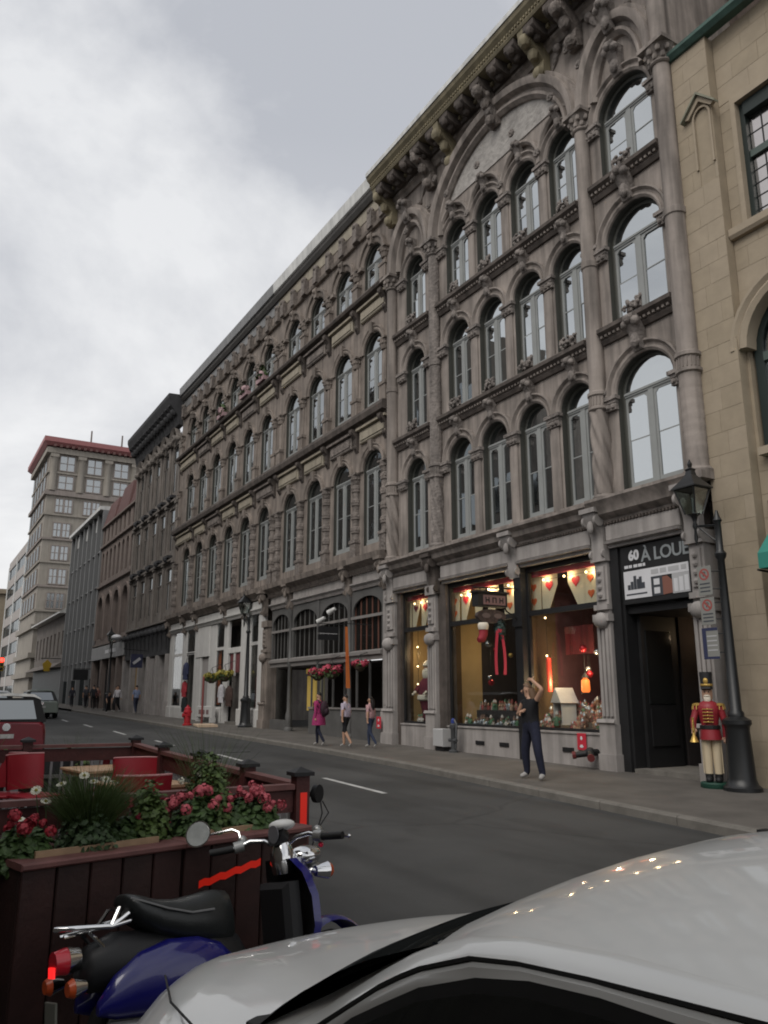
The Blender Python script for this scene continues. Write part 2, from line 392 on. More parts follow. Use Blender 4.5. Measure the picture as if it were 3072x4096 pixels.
def archivolt(mb, cx, hw, zs, rise, prof, n=16, zb=None, mi=0, y=None):
    """moulding swept round an arch; prof: closed loop of (dr,w)"""
    y = YF if y is None else y
    rows = []
    if zb is not None: rows.append([(cx-hw-dr, y-w, zb) for dr, w in prof])
    for k in range(n+1):
        a = math.pi-math.pi*k/n
        rows.append([(cx+(hw+dr)*math.cos(a), y-w, zs+(rise+dr)*math.sin(a)) for dr, w in prof])
    if zb is not None: rows.append([(cx+hw+dr, y-w, zb) for dr, w in prof])
    o = len(mb.v); k = len(prof)
    mb.grid(rows, mi, closed=True)
    mb.f.append(tuple(o+j for j in range(k))); mb.m.append(mi)
    e = o+(len(rows)-1)*k; mb.f.append(tuple(e+j for j in range(k-1, -1, -1))); mb.m.append(mi)
WCACHE = {}
def window_meshes(key, hw, H, rise, fm, gm, rows=2, tr=0.1, mul=0.065, arch=True, lights=2, fw=0.085):
    if key in WCACHE: return WCACHE[key]
    f = MB(); panes = []
    y = 0.0; fmi = 1
    if arch: archivolt(f, 0, hw, H, rise, [(-fw,0.0),(-fw,0.045),(-fw*0.6,0.06),(0.0,0.06),(0.0,0.0)], 14, 0.0, 1, 0.0)
    else:
        f.box(-hw,-hw+fw,-0.06,0,0,H+rise); f.box(hw-fw,hw,-0.06,0,0,H+rise); f.box(-hw+fw,hw-fw,-0.06,0,H+rise-fw,H+rise)
    f.box(-hw+fw,hw-fw,-0.075,0.0,H-tr/2,H+tr/2); f.box(-hw+fw,hw-fw,-0.095,-0.075,H-0.01,H+0.03)
    f.box(-hw+fw,hw-fw,-0.07,0.0,0.0,0.1)
    top = H-tr/2
    if lights == 2:
        f.box(-mul,mul,-0.07,0.0,0.1,top)
        cs = [(-hw+fw,-mul), (mul,hw-fw)]
    else: cs = [(-hw+fw,hw-fw)]
    for a, b in cs:
        t = 0.055
        f.box(a,a+t,-0.05,0,0.1,top); f.box(b-t,b,-0.05,0,0.1,top)
        f.box(a+t,b-t,-0.05,0,0.1,0.1+t+0.03); f.box(a+t,b-t,-0.05,0,top-t,top)
        # rounded upper corners of the casement
        f.prism([(a+t,-0.048,top-t),(a+t+0.07,-0.048,top-t),(a+t,-0.048,top-t-0.07)], (0,0.04,0))
        f.prism([(b-t,-0.048,top-t),(b-t,-0.048,top-t-0.07),(b-t-0.07,-0.048,top-t)], (0,0.04,0))
        z0, z1 = 0.1+t+0.03, top-t
        for r in range(rows):
            za = z0+(z1-z0)*r/rows; zb = z0+(z1-z0)*(r+1)/rows
            if r: f.box(a+t,b-t,-0.04,0,za-0.013,za+0.013)
            p = MB(); p.box(a+t,b-t,-0.03,-0.022,za+(0.013 if r else 0),zb-(0.013 if r < rows-1 else 0)); panes.append(p.mesh('pane', gm))
    p = MB()
    if arch: pl = [(x,-0.03,z) for x, z in arch_pts(0, hw-fw, H, rise-fw, 14)]; pl = [(x,y_,max(z,H+tr/2)) for x,y_,z in pl]
    else: pl = [(-hw+fw,-0.03,H+tr/2),(-hw+fw,-0.03,H+rise-fw),(hw-fw,-0.03,H+rise-fw),(hw-fw,-0.03,H+tr/2)]
    p.prism(pl, (0,0.008,0)); panes.append(p.mesh('pane', gm))
    WCACHE[key] = (f.mesh('window', [fm, SASH_D if fm in (SASH, SASH_D) else fm]), panes)
    return WCACHE[key]
WR = random.Random(3)
def put_window(parent, meshes, loc, label=None, rz=0):
    w = part('window', meshes[0], None, parent, loc, (0,0,rz) if rz else None, label=label)
    for pm in meshes[1]:
        o = part('pane', pm, None, w); o.rotation_euler = (WR.uniform(-0.007,0.007), 0, WR.uniform(-0.012,0.012))
    return w
def carved(seed, n, sx, sz, d, r0=0.05, r1=0.1):
    """a lump of carved foliage: crowded small bosses"""
    rnd = random.Random(seed); mb = MB()
    mb.bevbox(-sx*0.8, sx*0.8, -d*0.45, 0.0, -sz*0.8, sz*0.8, 0.03)
    for i in range(n):
        x, z = rnd.uniform(-sx, sx), rnd.uniform(-sz, sz); q = 1-0.5*((x/sx)**2+(z/sz)**2)
        mb.ball((x, -d*(0.35+0.5*q), z), rnd.uniform(r0, r1), 6, 4, 0, (1, 0.8, rnd.uniform(0.7, 1.3)))
    return mb
def keystone_mesh(m, s=1.0):
    mb = MB(); prof = [(0,-0.26),(0.12,-0.24),(0.2,-0.12),(0.2,0.06),(0.3,0.2),(0.38,0.34),(0.38,0.46),(0,0.46)]
    mb.prism([(-0.12*s,-w*s,z*s) for w, z in prof], (0.24*s,0,0))
    for x in (-0.12, 0.12): mb.ball((x*s,-0.3*s,0.3*s), 0.1*s, 8, 5)
    mb.ball((0,-0.2*s,-0.05*s), 0.11*s, 8, 5, 0, (1,0.7,1.5)); mb.ball((0,-0.36*s,0.36*s), 0.1*s, 8, 5)
    return mb.mesh('keystone', m, 40)
def console_mesh(m, w=0.34, h=1.0):
    """scrolled shopfront console"""
    mb = MB()
    prof = []
    for k in range(13):
        t = k/12; prof.append((0.1+0.26*t**1.6+0.03*math.sin(t*9), -h+h*t))
    mb.prism([(-w/2,0,-h)]+[(-w/2,-a,b) for a, b in prof]+[(-w/2,0,0)], (w,0,0))
    for x in (-w/2, w/2-0.0):
        mb.tube([(x-0.03,-0.26,-0.16),(x+0.03,-0.26,-0.16)], 0.13, 12); mb.tube([(x-0.025,-0.14,-h+0.14),(x+0.025,-0.14,-h+0.14)], 0.085, 10)
    mb.box(-w/2-0.05, w/2+0.05, -0.42, 0, 0.0, 0.1)
    mb.ball((0,-0.32,-0.3), 0.08, 8, 5, 0, (1,0.8,1.8))
    return mb.mesh('console', m, 40)
def capital(mb, cx, y, z0, r, h=0.42):
    mb.lathe(cx, y, [(r,z0),(r*1.15,z0+0.03),(r*1.15,z0+0.07),(r*0.98,z0+0.09),(r*1.1,z0+h*0.5),(r*1.55,z0+h*0.86)], 14)
    for ring, zz, rr, br in ((9, 0.3, 1.12, 0.28), (9, 0.62, 1.35, 0.3)):
        for k in range(ring):
            a = 2*math.pi*k/ring+(0.35 if zz > 0.5 else 0)
            mb.ball((cx+r*rr*math.cos(a), y+r*rr*math.sin(a), z0+h*zz), r*br, 6, 4, 0, (1,1,1.4))
    mb.box(cx-r*1.6, cx+r*1.6, y-r*1.6, y+r*0.8, z0+h*0.86, z0+h*1.06)

# ================================================================ the ornate building with the Christmas shop
A = thing('commercial_building', 'ornate grey stone four storey building with twisted columns, great arch and lit shop window below', 'building', (-15, YF, gz(-15)), world=True)
AX0, AX1 = -20.75, -9.32
ROWS_A = [(5.5, 9.08, 5.72, 8.53), (9.3, 12.58, 9.45, 12.04), (12.82, 15.75, 12.98, 15.22)]
MIDC = [-17.08, -15.58, -14.08, -12.58]; LC = -19.33; RC = -10.63
COLX = [-20.6, -18.15, -11.85, -9.47]
wall = MB()
for z0, z1, zb, zt in ROWS_A:
    top = {15.75: 17.75}.get(z1, z1+0.25)
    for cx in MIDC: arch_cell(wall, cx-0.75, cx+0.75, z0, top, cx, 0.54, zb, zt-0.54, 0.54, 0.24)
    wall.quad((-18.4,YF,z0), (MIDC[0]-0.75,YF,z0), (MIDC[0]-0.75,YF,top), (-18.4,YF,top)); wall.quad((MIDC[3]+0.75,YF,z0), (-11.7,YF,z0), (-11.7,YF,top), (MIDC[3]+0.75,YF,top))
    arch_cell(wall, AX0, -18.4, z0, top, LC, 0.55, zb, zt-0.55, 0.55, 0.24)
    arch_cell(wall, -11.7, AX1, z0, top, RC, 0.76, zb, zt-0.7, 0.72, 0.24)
wall.box(AX0, AX1, YF+0.8, YF+9, 5.3, 18.3)          # body behind the face
wall.quad((AX0,YF,17.75), (AX1,YF,17.75), (AX1,YF,18.3), (AX0,YF,18.3))
wall.quad((AX1,YF,5.5), (AX1,YF+0.8,5.5), (AX1,YF+0.8,18.3), (AX1,YF,18.3))
wall.quad((AX0,YF,5.5), (AX0,YF,18.3), (AX0,YF+0.8,18.3), (AX0,YF+0.8,5.5))
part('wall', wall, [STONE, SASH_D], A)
KEY = keystone_mesh(STONE_C, 0.8); KEYB = keystone_mesh(STONE_C, 1.05)
AVP = [(0.0,0.0),(0.0,0.05),(0.05,0.09),(0.09,0.09),(0.1,0.05),(0.15,0.06),(0.2,0.13),(0.235,0.13),(0.235,0.0)]
def avm(hw, rise):
    k = ('av', hw, rise)
    if k not in WCACHE:
        b = MB(); archivolt(b, 0, hw, 0, rise, AVP, 16, None, 0, 0.0); WCACHE[k] = b.mesh('archivolt', STONE, 35)
    return WCACHE[k]
IMP = MB(); IMP.box(-0.21,0.21,-0.11,0,-0.02,0.05); IMP.box(-0.25,0.25,-0.15,0,0.05,0.13); IMP.box(-0.2,0.2,-0.09,0,-0.17,-0.02)
for k in range(3): IMP.ball((-0.13+0.13*k,-0.1,-0.09), 0.06, 6, 4)
IMP = IMP.mesh('impost', STONE_C, 40)
CARV = [carved(s, 22, 0.25, 0.13, 0.12, 0.03, 0.055).mesh('sill_carving', STONE_C, 50) for s in range(3)]
ROS = MB()
for k in range(8): ROS.ball((0.07*math.cos(k*math.pi/4),-0.06,0.07*math.sin(k*math.pi/4)), 0.045, 6, 4)
ROS.ball((0,-0.08,0), 0.05, 6, 4); ROS = ROS.mesh('rosette', STONE_C, 40)
for ri, (z0, z1, zb, zt) in enumerate(ROWS_A):
    H = zt-0.54-zb
    wm = window_meshes(('A', ri), 0.54, H, 0.54, SASH, GLASS, fw=0.07); wr = window_meshes(('AR', ri), 0.76, zt-0.7-zb, 0.72, SASH, GLASS, fw=0.08)
    for cx in MIDC: put_window(A, wm, (cx, YF+0.21, zb))
    put_window(A, wm, (LC, YF+0.21, zb)); put_window(A, wr, (RC, YF+0.2, zb))
    for i, cx in enumerate([LC]+MIDC):
        part('archivolt', avm(0.54, 0.54), None, A, (cx, YF, zt-0.54))
        if ri < 2: part('keystone', KEY, None, A, (cx, YF, zt+0.22)); part('sill_carving', CARV[(i+ri) % 3], None, A, (cx, YF-0.12, z1+0.46))
        else: part('keystone', KEY, None, A, (cx, YF, zt+0.2)); part('rosette', ROS, None, A, (cx+0.02, YF-0.3, zt+0.78))
        sl = MB(); sl.box(-0.66,0.66,-0.1,0.0,-0.12,0.0); sl.box(-0.6,0.6,-0.06,0,-0.2,-0.12)
        part('sill', sl, STONE, A, (cx, YF, zb-0.002))
    part('archivolt', avm(0.76, 0.72), None, A, (RC, YF, zt-0.7))
    part('keystone', KEYB, None, A, (RC, YF, zt+0.3))
    if ri < 2: part('sill_carving', CARV[ri], None, A, (RC, YF-0.14, z1+0.5), label='carved crest over the widest window')
    for xp in [-18.0+0.17]+[(a+b)/2 for a, b in zip(MIDC, MIDC[1:])]+[-11.83, -20.08, -18.6]:
        part('impost', IMP, None, A, (xp, YF, zt-0.66))
    part('impost', IMP, None, A, (-11.58, YF, zt-0.82)); part('impost', IMP, None, A, (-9.72, YF, zt-0.82))
    # slim pilasters in front of the piers
    for xp in [(a+b)/2 for a, b in zip(MIDC, MIDC[1:])]:
        p = MB(); p.bevbox(xp-0.13, xp+0.13, YF-0.06, YF, zb-0.1, zt-0.83, 0.03); part('pilaster', p, STONE, A)
SCP = [(0,0.0),(0.06,0.0),(0.1,0.08),(0.1,0.14),(0.24,0.24),(0.24,0.33),(0.0,0.36)]
for zc in (9.02, 12.54):
    for a, b, up in ((-20.4,-18.36,0), (-17.95,-12.05,0), (-11.65,-9.66,0.06)):
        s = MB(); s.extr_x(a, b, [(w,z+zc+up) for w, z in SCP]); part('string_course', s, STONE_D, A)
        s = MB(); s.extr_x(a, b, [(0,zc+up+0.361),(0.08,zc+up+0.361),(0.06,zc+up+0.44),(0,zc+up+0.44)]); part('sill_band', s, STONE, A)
        s = MB()
        n = int((b-a)/0.12)
        for k in range(n): s.box(a+0.03+k*0.12, a+0.09+k*0.12, YF-0.165, YF-0.1, zc+up+0.13, zc+up+0.19)
        part('dentil_row', s, STONE, A, kind='stuff')
# giant columns
for i, cx in enumerate(COLX):
    r = 0.19 if i != 3 else 0.21; y = YF-0.1
    c = MB(); zb = 5.48
    c.box(cx-0.27, cx+0.27, y-0.27, YF, zb, zb+0.14)
    c.lathe(cx, y, [(r*1.3,zb+0.14),(r*1.35,zb+0.2),(r*1.1,zb+0.26)], 18)
    zs = [zb+0.26+(7.6-zb-0.26)*k/26 for k in range(27)]
    if i < 3: c.lathe(cx, y, [(r,z) for z in zs], 40, 0, twist=(0.17 if i != 1 else 0.1, 5, 9.0))
    else: c.lathe(cx, y, [(r*(1+0.03*math.sin(z*30)),z) for z in zs], 18)
    c.lathe(cx, y, [(r*1.0,7.6),(r*1.22,7.63),(r*1.22,7.69),(r*1.02,7.71),(r*1.02,7.93),(r*1.22,7.95),(r*1.22,8.02),(r*0.98,8.05),(r*0.94,11.0),(r*1.06,11.02),(r*1.06,11.16),(r*0.93,11.18),(r*0.88,14.56)], 18)
    for k in range(10):
        a = math.pi+math.pi*k/9; c.box(cx+r*1.04*math.cos(a)-0.012, cx+r*1.04*math.cos(a)+0.012, y+r*1.04*math.sin(a)-0.012, y+r*1.04*math.sin(a)+0.012, 7.72, 7.92)
    capital(c, cx, y, 14.56, r, 0.46)
    if i in (3,): c.lathe(cx, y, [(r*0.95,15.05),(r*0.95,17.7)], 16)
    part('column', c, STONE_C if i == 1 else STONE, A, smooth=35)
# great arches over the top windows
GAP = [(-0.1,0.0),(-0.1,0.1),(-0.02,0.2),(0.05,0.2),(0.07,0.12),(0.16,0.14),(0.22,0.3),(0.34,0.34),(0.4,0.34),(0.42,0.2),(0.52,0.22),(0.55,0.0)]
for cx, hw, rise in ((-15.0, 2.72, 2.18), (-19.38, 0.78, 1.35), (-10.66, 0.72, 1.35)):
    g = MB(); archivolt(g, cx, hw, 15.04, rise, GAP, 32); part('great_arch', g, STONE, A, smooth=30)
    if cx != -15.0: part('keystone', KEYB, None, A, (cx, YF-0.15, 15.04+rise+0.25), label='carved head at the crown of a narrow arch')
    else: part('keystone', KEYB, None, A, (cx, YF-0.15, 15.04+rise+0.2))
# rough tympanum under the middle arch, with its hood moulding
ty = MB(); P = [(x, YF-0.03, z) for x, z in arch_pts(-15.0, 2.62, 15.95, 1.2, 24)]; ty.prism(P, (0,0.03,0)); part('tympanum', ty, PLASTER, A)
for k, cx in enumerate(MIDC):
    hd = MB(); archivolt(hd, cx, 0.7, 14.72, 0.95, [(0,0.0),(0,0.1),(0.06,0.16),(0.12,0.16),(0.14,0.0)], 12); part('hood_mould', hd, STONE, A, smooth=35)
for a, b in zip(MIDC, MIDC[1:]):
    part('rosette', ROS, None, A, ((a+b)/2, YF-0.12, 15.0))
part('rosette', ROS, None, A, (-17.9, YF-0.12, 17.1)); part('rosette', ROS, None, A, (-12.1, YF-0.12, 17.1)); part('rosette', ROS, None, A, (-18.3, YF-0.1, 16.4)); part('rosette', ROS, None, A, (-11.75, YF-0.1, 16.4))
for xs, s in ((-17.5, 1), (-12.5, -1), (-20.2, 1), (-18.6, -1), (-11.4, 1), (-9.9, -1)):
    q = MB(); q.tube([(xs+s*0.35*t, YF-0.03, 17.55-0.9*t+0.3*t*t) for t in [k/8 for k in range(9)]], [0.05+0.04*math.sin(k*0.8) for k in range(9)], 7)
    q.ball((xs, YF-0.06, 17.5), 0.13, 8, 5); q.ball((xs+s*0.34, YF-0.06, 16.9), 0.09, 8, 5); part('scroll_ornament', q, STONE_C, A, smooth=40)
# bracketed cornice
cm = MB(); cm.extr_x(AX0, AX1, [(0,17.62),(0.08,17.62),(0.14,17.72),(0.22,17.78),(0.22,17.86),(0,17.86)]); part('bed_mould', cm, STONE, A)
cm = MB(); cm.extr_x(AX0, AX1, [(0,18.16),(0.82,18.16),(0.86,18.22),(0.86,18.34),(0.98,18.46),(1.02,18.56),(0,18.6)]); part('cornice', cm, OLIVE, A)
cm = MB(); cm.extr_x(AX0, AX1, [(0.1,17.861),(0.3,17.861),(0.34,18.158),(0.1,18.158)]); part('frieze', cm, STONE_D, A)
cm = MB()
for k in range(int((AX1-AX0)/0.19)): cm.box(AX0+0.05+k*0.19, AX0+0.15+k*0.19, YF-0.4, YF-0.3, 17.98, 18.08)
for k in range(int((AX1-AX0)/0.11)): cm.box(AX0+0.03+k*0.11, AX0+0.085+k*0.11, YF-0.905, YF-0.86, 18.27, 18.33)
part('dentil_row', cm, OLIVE, A, kind='stuff')
mo = MB(); mo.prism([(-0.2,-0.3,0.28),(-0.2,-0.3,-0.02),(-0.2,-0.45,-0.06),(-0.2,-0.72,0.02),(-0.2,-0.8,0.12),(-0.2,-0.8,0.28)], (0.4,0,0))
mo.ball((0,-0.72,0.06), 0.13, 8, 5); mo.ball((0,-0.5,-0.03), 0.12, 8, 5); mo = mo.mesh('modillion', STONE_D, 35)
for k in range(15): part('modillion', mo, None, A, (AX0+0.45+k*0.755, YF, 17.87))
br = MB(); br.prism([(-0.17,0,0.75),(-0.17,0,-0.45),(-0.17,-0.16,-0.5),(-0.17,-0.24,-0.3),(-0.17,-0.22,-0.05),(-0.17,-0.45,0.2),(-0.17,-0.72,0.4),(-0.17,-0.78,0.75)], (0.34,0,0))
br.ball((0,-0.24,-0.34), 0.17, 8, 5); br.ball((0,-0.66,0.42), 0.19, 8, 5); br.ball((0,-0.4,0.14), 0.16, 8, 5, 0, (1,1,1.3)); br = br.mesh('cornice_bracket', STONE_BC, 35)
brl = br.copy(); brl.materials[0] = OLIVE
for k, xb in enumerate([-20.55, -18.2, -17.0, -15.0, -13.0, -11.85, -9.55]): part('cornice_bracket', brl if k % 2 == 0 else br, None, A, (xb, YF-0.02, 17.42))
cm = MB(); cm.extr_x(AX0, AX1, [(0.5,18.601),(1.05,18.57),(1.05,18.72),(0.98,18.72),(0.5,18.66)]); part('gutter', cm, METAL_W, A)
cm = MB(); cm.box(AX0, AX1, YF+0.4, YF+0.6, 18.31, 19.0); part('parapet', cm, METAL_G, A)
vt = MB(); vt.tube([(-19.9, YF+0.3, 18.3), (-19.9, YF+0.3, 19.5)], 0.12, 10); vt.lathe(-19.9, YF+0.3, [(0.2,19.5),(0.26,19.6),(0.05,19.75)], 10); part('roof_vent', vt, METAL_G, A)

# ---------------------------------------------------------------- shopfront
CONS = console_mesh(SHOPSTONE)
CONSD = CONS.copy(); CONSD.materials[0] = STONE_D
for a, b in ((-20.83,-18.45), (-18.45,-12.1), (-12.1,-9.42)):
    e = MB(); up = 0.06 if a > -13 else 0
    e.extr_x(a+0.002, b-0.002, [(0,5.14),(0.12,5.14),(0.14,5.2),(0.3,5.3),(0.34,5.42),(0.46,5.5+up),(0.46,5.56+up),(0,5.6+up)]); part('shop_cornice', e, STONE, A, smooth=30)
for a, b in ((-20.5,-18.7), (-18.0,-15.05), (-14.75,-12.32), (-11.85,-9.95)):
    f = MB(); f.bevbox(a, b, YF-0.16, YF+0.3, 4.74, 5.08, 0.02); f.box(a, b, YF-0.1, YF+0.3, 4.6, 4.738); f.extr_x(a, b, [(0.1,4.66),(0.2,4.68),(0.22,4.73),(0.1,4.735)])
    part('fascia_panel', f, SHOPSTONE, A)
    d = MB()
    for k in range(int((b-a)/0.085)): d.box(a+0.02+k*0.085, a+0.065+k*0.085, YF-0.2, YF-0.1, 5.085, 5.137)
    part('dentil_row', d, STONE_D, A, kind='stuff')
    bk = MB(); bk.box(a-0.3, b+0.3, YF+0.05, YF+0.35, 4.6, 5.5); part('lintel', bk, STONE_D, A)
for i, (x, m_) in enumerate(((-20.7, CONS), (-18.38, CONSD), (-14.9, CONS), (-12.08, CONS), (-9.68, CONS))): part('console', m_, None, A, (x, YF-0.02, 5.36))
def shop_pier(x0, x1, carved_=True, top=4.6, m=None):
    m = m or SHOPSTONE
    z = gz((x0+x1)/2); p = MB(); w = x1-x0; xc = (x0+x1)/2
    p.box(x0-0.05, x1+0.05, YF-0.24, YF+0.3, z-0.1, z+0.32); p.box(x0-0.02, x1+0.02, YF-0.2, YF+0.3, z+0.32, z+0.9)
    p.extr_x(x0-0.05, x1+0.05, [(0.2,z+0.9),(0.25,z+0.93),(0.22,z+1.0),(0.2,z+1.0)])
    p.box(x0, x1, YF-0.12, YF+0.3, z+0.9, 3.1)
    for k in range(3): p.box(x0+w*(0.12+0.28*k), x0+w*(0.3+0.28*k), YF-0.16, YF-0.12, z+1.05, 2.95)
    p.box(x0-0.03, x1+0.03, YF-0.2, YF+0.3, 3.1, 3.25); p.ball((xc, YF-0.17, 3.12), min(w*0.45, 0.2), 10, 6)
    p.box(x0+0.02, x1-0.02, YF-0.1, YF+0.3, 3.25, top)
    p.box(x0+0.07, x1-0.07, YF-0.15, YF-0.1, 3.55, 4.25); p.box(x0, x1, YF-0.18, YF+0.3, 3.34, 3.45); p.box(x0-0.02, x1+0.02, YF-0.18, YF+0.3, 4.35, top)
    for k in range(4): p.ball((xc, YF-0.16, 3.65+0.16*k), 0.06, 6, 4)
    part('pier', p, m, A, smooth=35)
shop_pier(-21.02, -20.5); shop_pier(-18.72, -18.32); shop_pier(-12.28, -11.9); shop_pier(-9.86, -9.5)
for x0, x1 in ((-20.5, -20.3), (-18.32, -17.95)):
    p = MB(); p.box(x0+0.002, x1, YF-0.02, YF+0.3, gz(x0)-0.1, 4.6); part('inner_pier', p, STONE_D, A)
p = MB(); p.box(-14.96, -14.7, YF-0.1, YF+0.2, gz(-15)-0.1, 4.75); p.box(-15.0, -14.66, YF-0.14, YF-0.1, 3.2, 3.5); part('iron_post', p, BLACK, A)
p = MB(); p.box(-11.9+0.002, -11.66, YF-0.04, YF+0.3, gz(-12)-0.1, 4.6); part('iron_post', p, BLACK, A)
def display(x0, x1, zb=0.86):
    b = MB(); b.box(x0, x1, YF-0.02, YF+0.2, gz(x0)-0.1, zb-0.04); part('bulkhead', b, SHOPSTONE, A)
    b = MB(); b.box(x0, x1, YF-0.05, YF+0.2, zb-0.04+0.001, zb); part('window_ledge', b, SHOPSTONE, A)
    f = MB(); t = 0.06
    f.box(x0, x0+t, YF+0.08, YF+0.16, zb, 4.6); f.box(x1-t, x1, YF+0.08, YF+0.16, zb, 4.6)
    f.box(x0+t, x1-t, YF+0.08, YF+0.16, zb, zb+t); f.box(x0+t, x1-t, YF+0.06, YF+0.16, 3.44, 3.56); f.box(x0+t, x1-t, YF+0.08, YF+0.16, 4.48, 4.6)
    fr = part('window', f, BLACK, A)
    for z0, z1 in ((zb+t, 3.44), (3.56, 4.48)):
        g = MB(); g.box(x0+t, x1-t, YF+0.115, YF+0.125, z0, z1); o = part('pane', g, SHOPGLASS, fr)
display(-20.3, -18.72); display(-17.95, -14.96); display(-14.7, -12.28)
for xa in (-16.55, -15.6, -13.42):
    v = MB(); v.box(xa-0.17, xa+0.17, YF-0.045, YF-0.021, 0.44, 0.53)
    part('vent', v, BLACK, A)
# display room behind the glass
OCHRE = mat('display_ochre', (0.5, 0.36, 0.18), 0.9, var=0.1); DARKROOM = mat('dark_interior', (0.03, 0.024, 0.024), 0.9, var=0.2)
PURPLE = mat('display_purple', (0.13, 0.06, 0.07), 0.9, var=0.15, scale=4)
fl = MB(); fl.box(-20.5, -12.2, YF+0.2, YF+3.2, 0.7, 0.84); part('display_floor', fl, mat('display_floor', (0.42, 0.4, 0.37), 0.8, var=0.1), A)
fl = MB(); fl.box(-20.5, -12.2, YF+0.35, YF+3.2, 4.66, 4.72); part('display_ceiling', fl, DARKROOM, A)
fl = MB(); fl.box(-20.6, -18.5, YF+1.1, YF+1.15, 0.84, 4.66); part('display_back', fl, OCHRE, A, label='ochre backdrop of the narrow window')
fl = MB(); fl.box(-18.4, -14.75, YF+3.1, YF+3.15, 0.84, 4.66); part('display_back', fl, DARKROOM, A)
fl = MB(); fl.box(-14.75+0.002, -12.0, YF+2.4, YF+2.45, 0.84, 4.66); part('display_back', fl, PURPLE, A, label='dark purple backdrop')
BROWNP = mat('display_brown', (0.12, 0.08, 0.045), 0.9, var=0.2)
for x, ya, yb, m_ in ((-20.55,0.2,0.55,BROWNP), (-20.55,0.55,1.1,OCHRE), (-18.45,0.2,0.8,BROWNP), (-18.45,0.8,1.5,OCHRE), (-18.45,1.5,3.0,DARKROOM), (-14.8,0.2,1.0,BROWNP), (-14.8,1.0,2.4,PURPLE), (-12.1,0.2,3.0,DARKROOM)):
    fl = MB(); fl.box(x-0.03, x+0.03, YF+ya, YF+yb-0.001, 0.84, 4.66); part('display_partition', fl, m_, A)
for x0, x1 in ((-20.24,-18.78), (-17.89,-15.02), (-14.64,-12.34)):
    fl = MB(); fl.box(x0, x1, YF+0.2, YF+0.24, 4.36, 4.5); part('valance', fl, mat('valance_red', (0.3,0.03,0.05), 0.8), A)
# doorway
dz = gz(-10.8)
d = MB(); d.box(-11.66, -11.6, YF+0.02, YF+1.5, dz-0.05, 4.6); d.box(-9.92, -9.86, YF+0.02, YF+1.5, dz-0.05, 4.6); d.box(-11.6, -9.92, YF+0.1, YF+1.5, 3.22, 3.36); part('door_reveal', d, BLACK, A)
d = MB(); d.box(-11.6, -9.92, YF-0.02, YF+1.6, dz-0.1, dz+0.09); part('door_step', d, KERB, A)
d = MB(); d.box(-11.6, -9.92, YF+3.3, YF+3.4, dz+0.09, 3.3); d.box(-11.6,-11.55,YF+1.5,YF+3.3,dz,3.3); d.box(-9.97,-9.92,YF+1.5,YF+3.3,dz,3.3); d.box(-11.6,-9.92,YF+1.5,YF+3.3,dz,dz+0.09); d.box(-11.6,-9.92,YF+1.5,YF+3.3,3.22,3.3); part('hallway', d, DARKROOM, A)
dl = MB(); dl.box(-11.58, -11.5, YF+0.3, YF+1.3, dz+0.1, 3.2); dl.box(-11.5,-11.47,YF+0.42,YF+1.15,dz+0.5,1.35)
dd = part('door', dl, BLACK, A); g = MB(); g.box(-11.5, -11.488, YF+0.42, YF+1.15, 1.45, 2.9); part('pane', g, GLASS_F, dd)
# to-let sign over the doorway
sg = thing('to_let_sign', 'black and white to let sign board over the dark shop doorway', 'sign', (-10.75, YF+0.02, 3.42), world=True)
b = MB(); b.box(-11.58, -9.9, YF-0.03, YF+0.04, 3.4, 4.56); part('board', b, BLACK, sg)
WHITE = mat('sign_white', (0.62, 0.62, 0.64), 0.6, var=0.05); SGREY = mat('sign_grey', (0.25, 0.27, 0.28), 0.6); SPALE = mat('sign_pale_grey', (0.42, 0.42, 0.43), 0.6)
SDARK = mat('sign_dark', (0.05, 0.055, 0.065), 0.6); SBRICK = mat('sign_brick', (0.22, 0.095, 0.07), 0.7)
b = MB(); b.box(-11.53, -10.84, YF-0.04, YF-0.031, 3.5, 4.06); b.box(-10.84, -9.93, YF-0.04, YF-0.031, 3.88, 4.06); part('white_panel', b, WHITE, sg)
lettering('60', 0.27, WHITE, sg, (-11.24, YF-0.034, 4.36), FRONT, bold=0.012)
lettering('À LOUER', 0.36, SGREY, sg, (-10.36, YF-0.034, 4.32), FRONT, bold=0.006, spacing=0.92)
b = MB()
for x0, x1 in ((-11.5,-11.4),(-11.38,-11.3),(-11.26,-11.16),(-11.14,-11.04),(-11.02,-10.96)): b.box(x0, x1, YF-0.036, YF-0.031, 4.12, 4.18)
part('small_lettering', b, WHITE, sg)
b = MB()
for x0, x1 in ((-10.82,-10.64),(-10.6,-10.45),(-10.4,-10.15),(-10.1,-9.98)): b.box(x0, x1, YF-0.044, YF-0.0405, 3.93, 4.02)
part('small_lettering', b, SPALE, sg)
b = MB()
for x, h in ((-11.4,0.1),(-11.32,0.16),(-11.24,0.27),(-11.16,0.2),(-11.1,0.24),(-11.03,0.12)): b.box(x-0.035, x+0.035, YF-0.045, YF-0.0405, 3.68, 3.68+h)
b.box(-11.48, -10.95, YF-0.044, YF-0.0405, 3.57, 3.6); part('skyline_emblem', b, SDARK, sg)
b = MB(); b.box(-10.82, -10.56, YF-0.039, YF-0.031, 3.5, 3.878); part('picture', b, SDARK, sg)
b = MB(); b.prism([(-10.56,-0,0),(-10.33,0,0.02),(-10.33,0,0.26),(-10.45,0,0.36),(-10.56,0,0.34)] and [(-10.56,YF-0.039,3.5),(-10.33,YF-0.039,3.52),(-10.33,YF-0.039,3.76),(-10.45,YF-0.039,3.86),(-10.56,YF-0.039,3.85)], (0,0.008,0)); part('picture', b, SBRICK, sg)
b = MB(); b.box(-10.329, -9.93, YF-0.039, YF-0.031, 3.5, 3.878); part('picture', b, SPALE, sg)
b = MB()
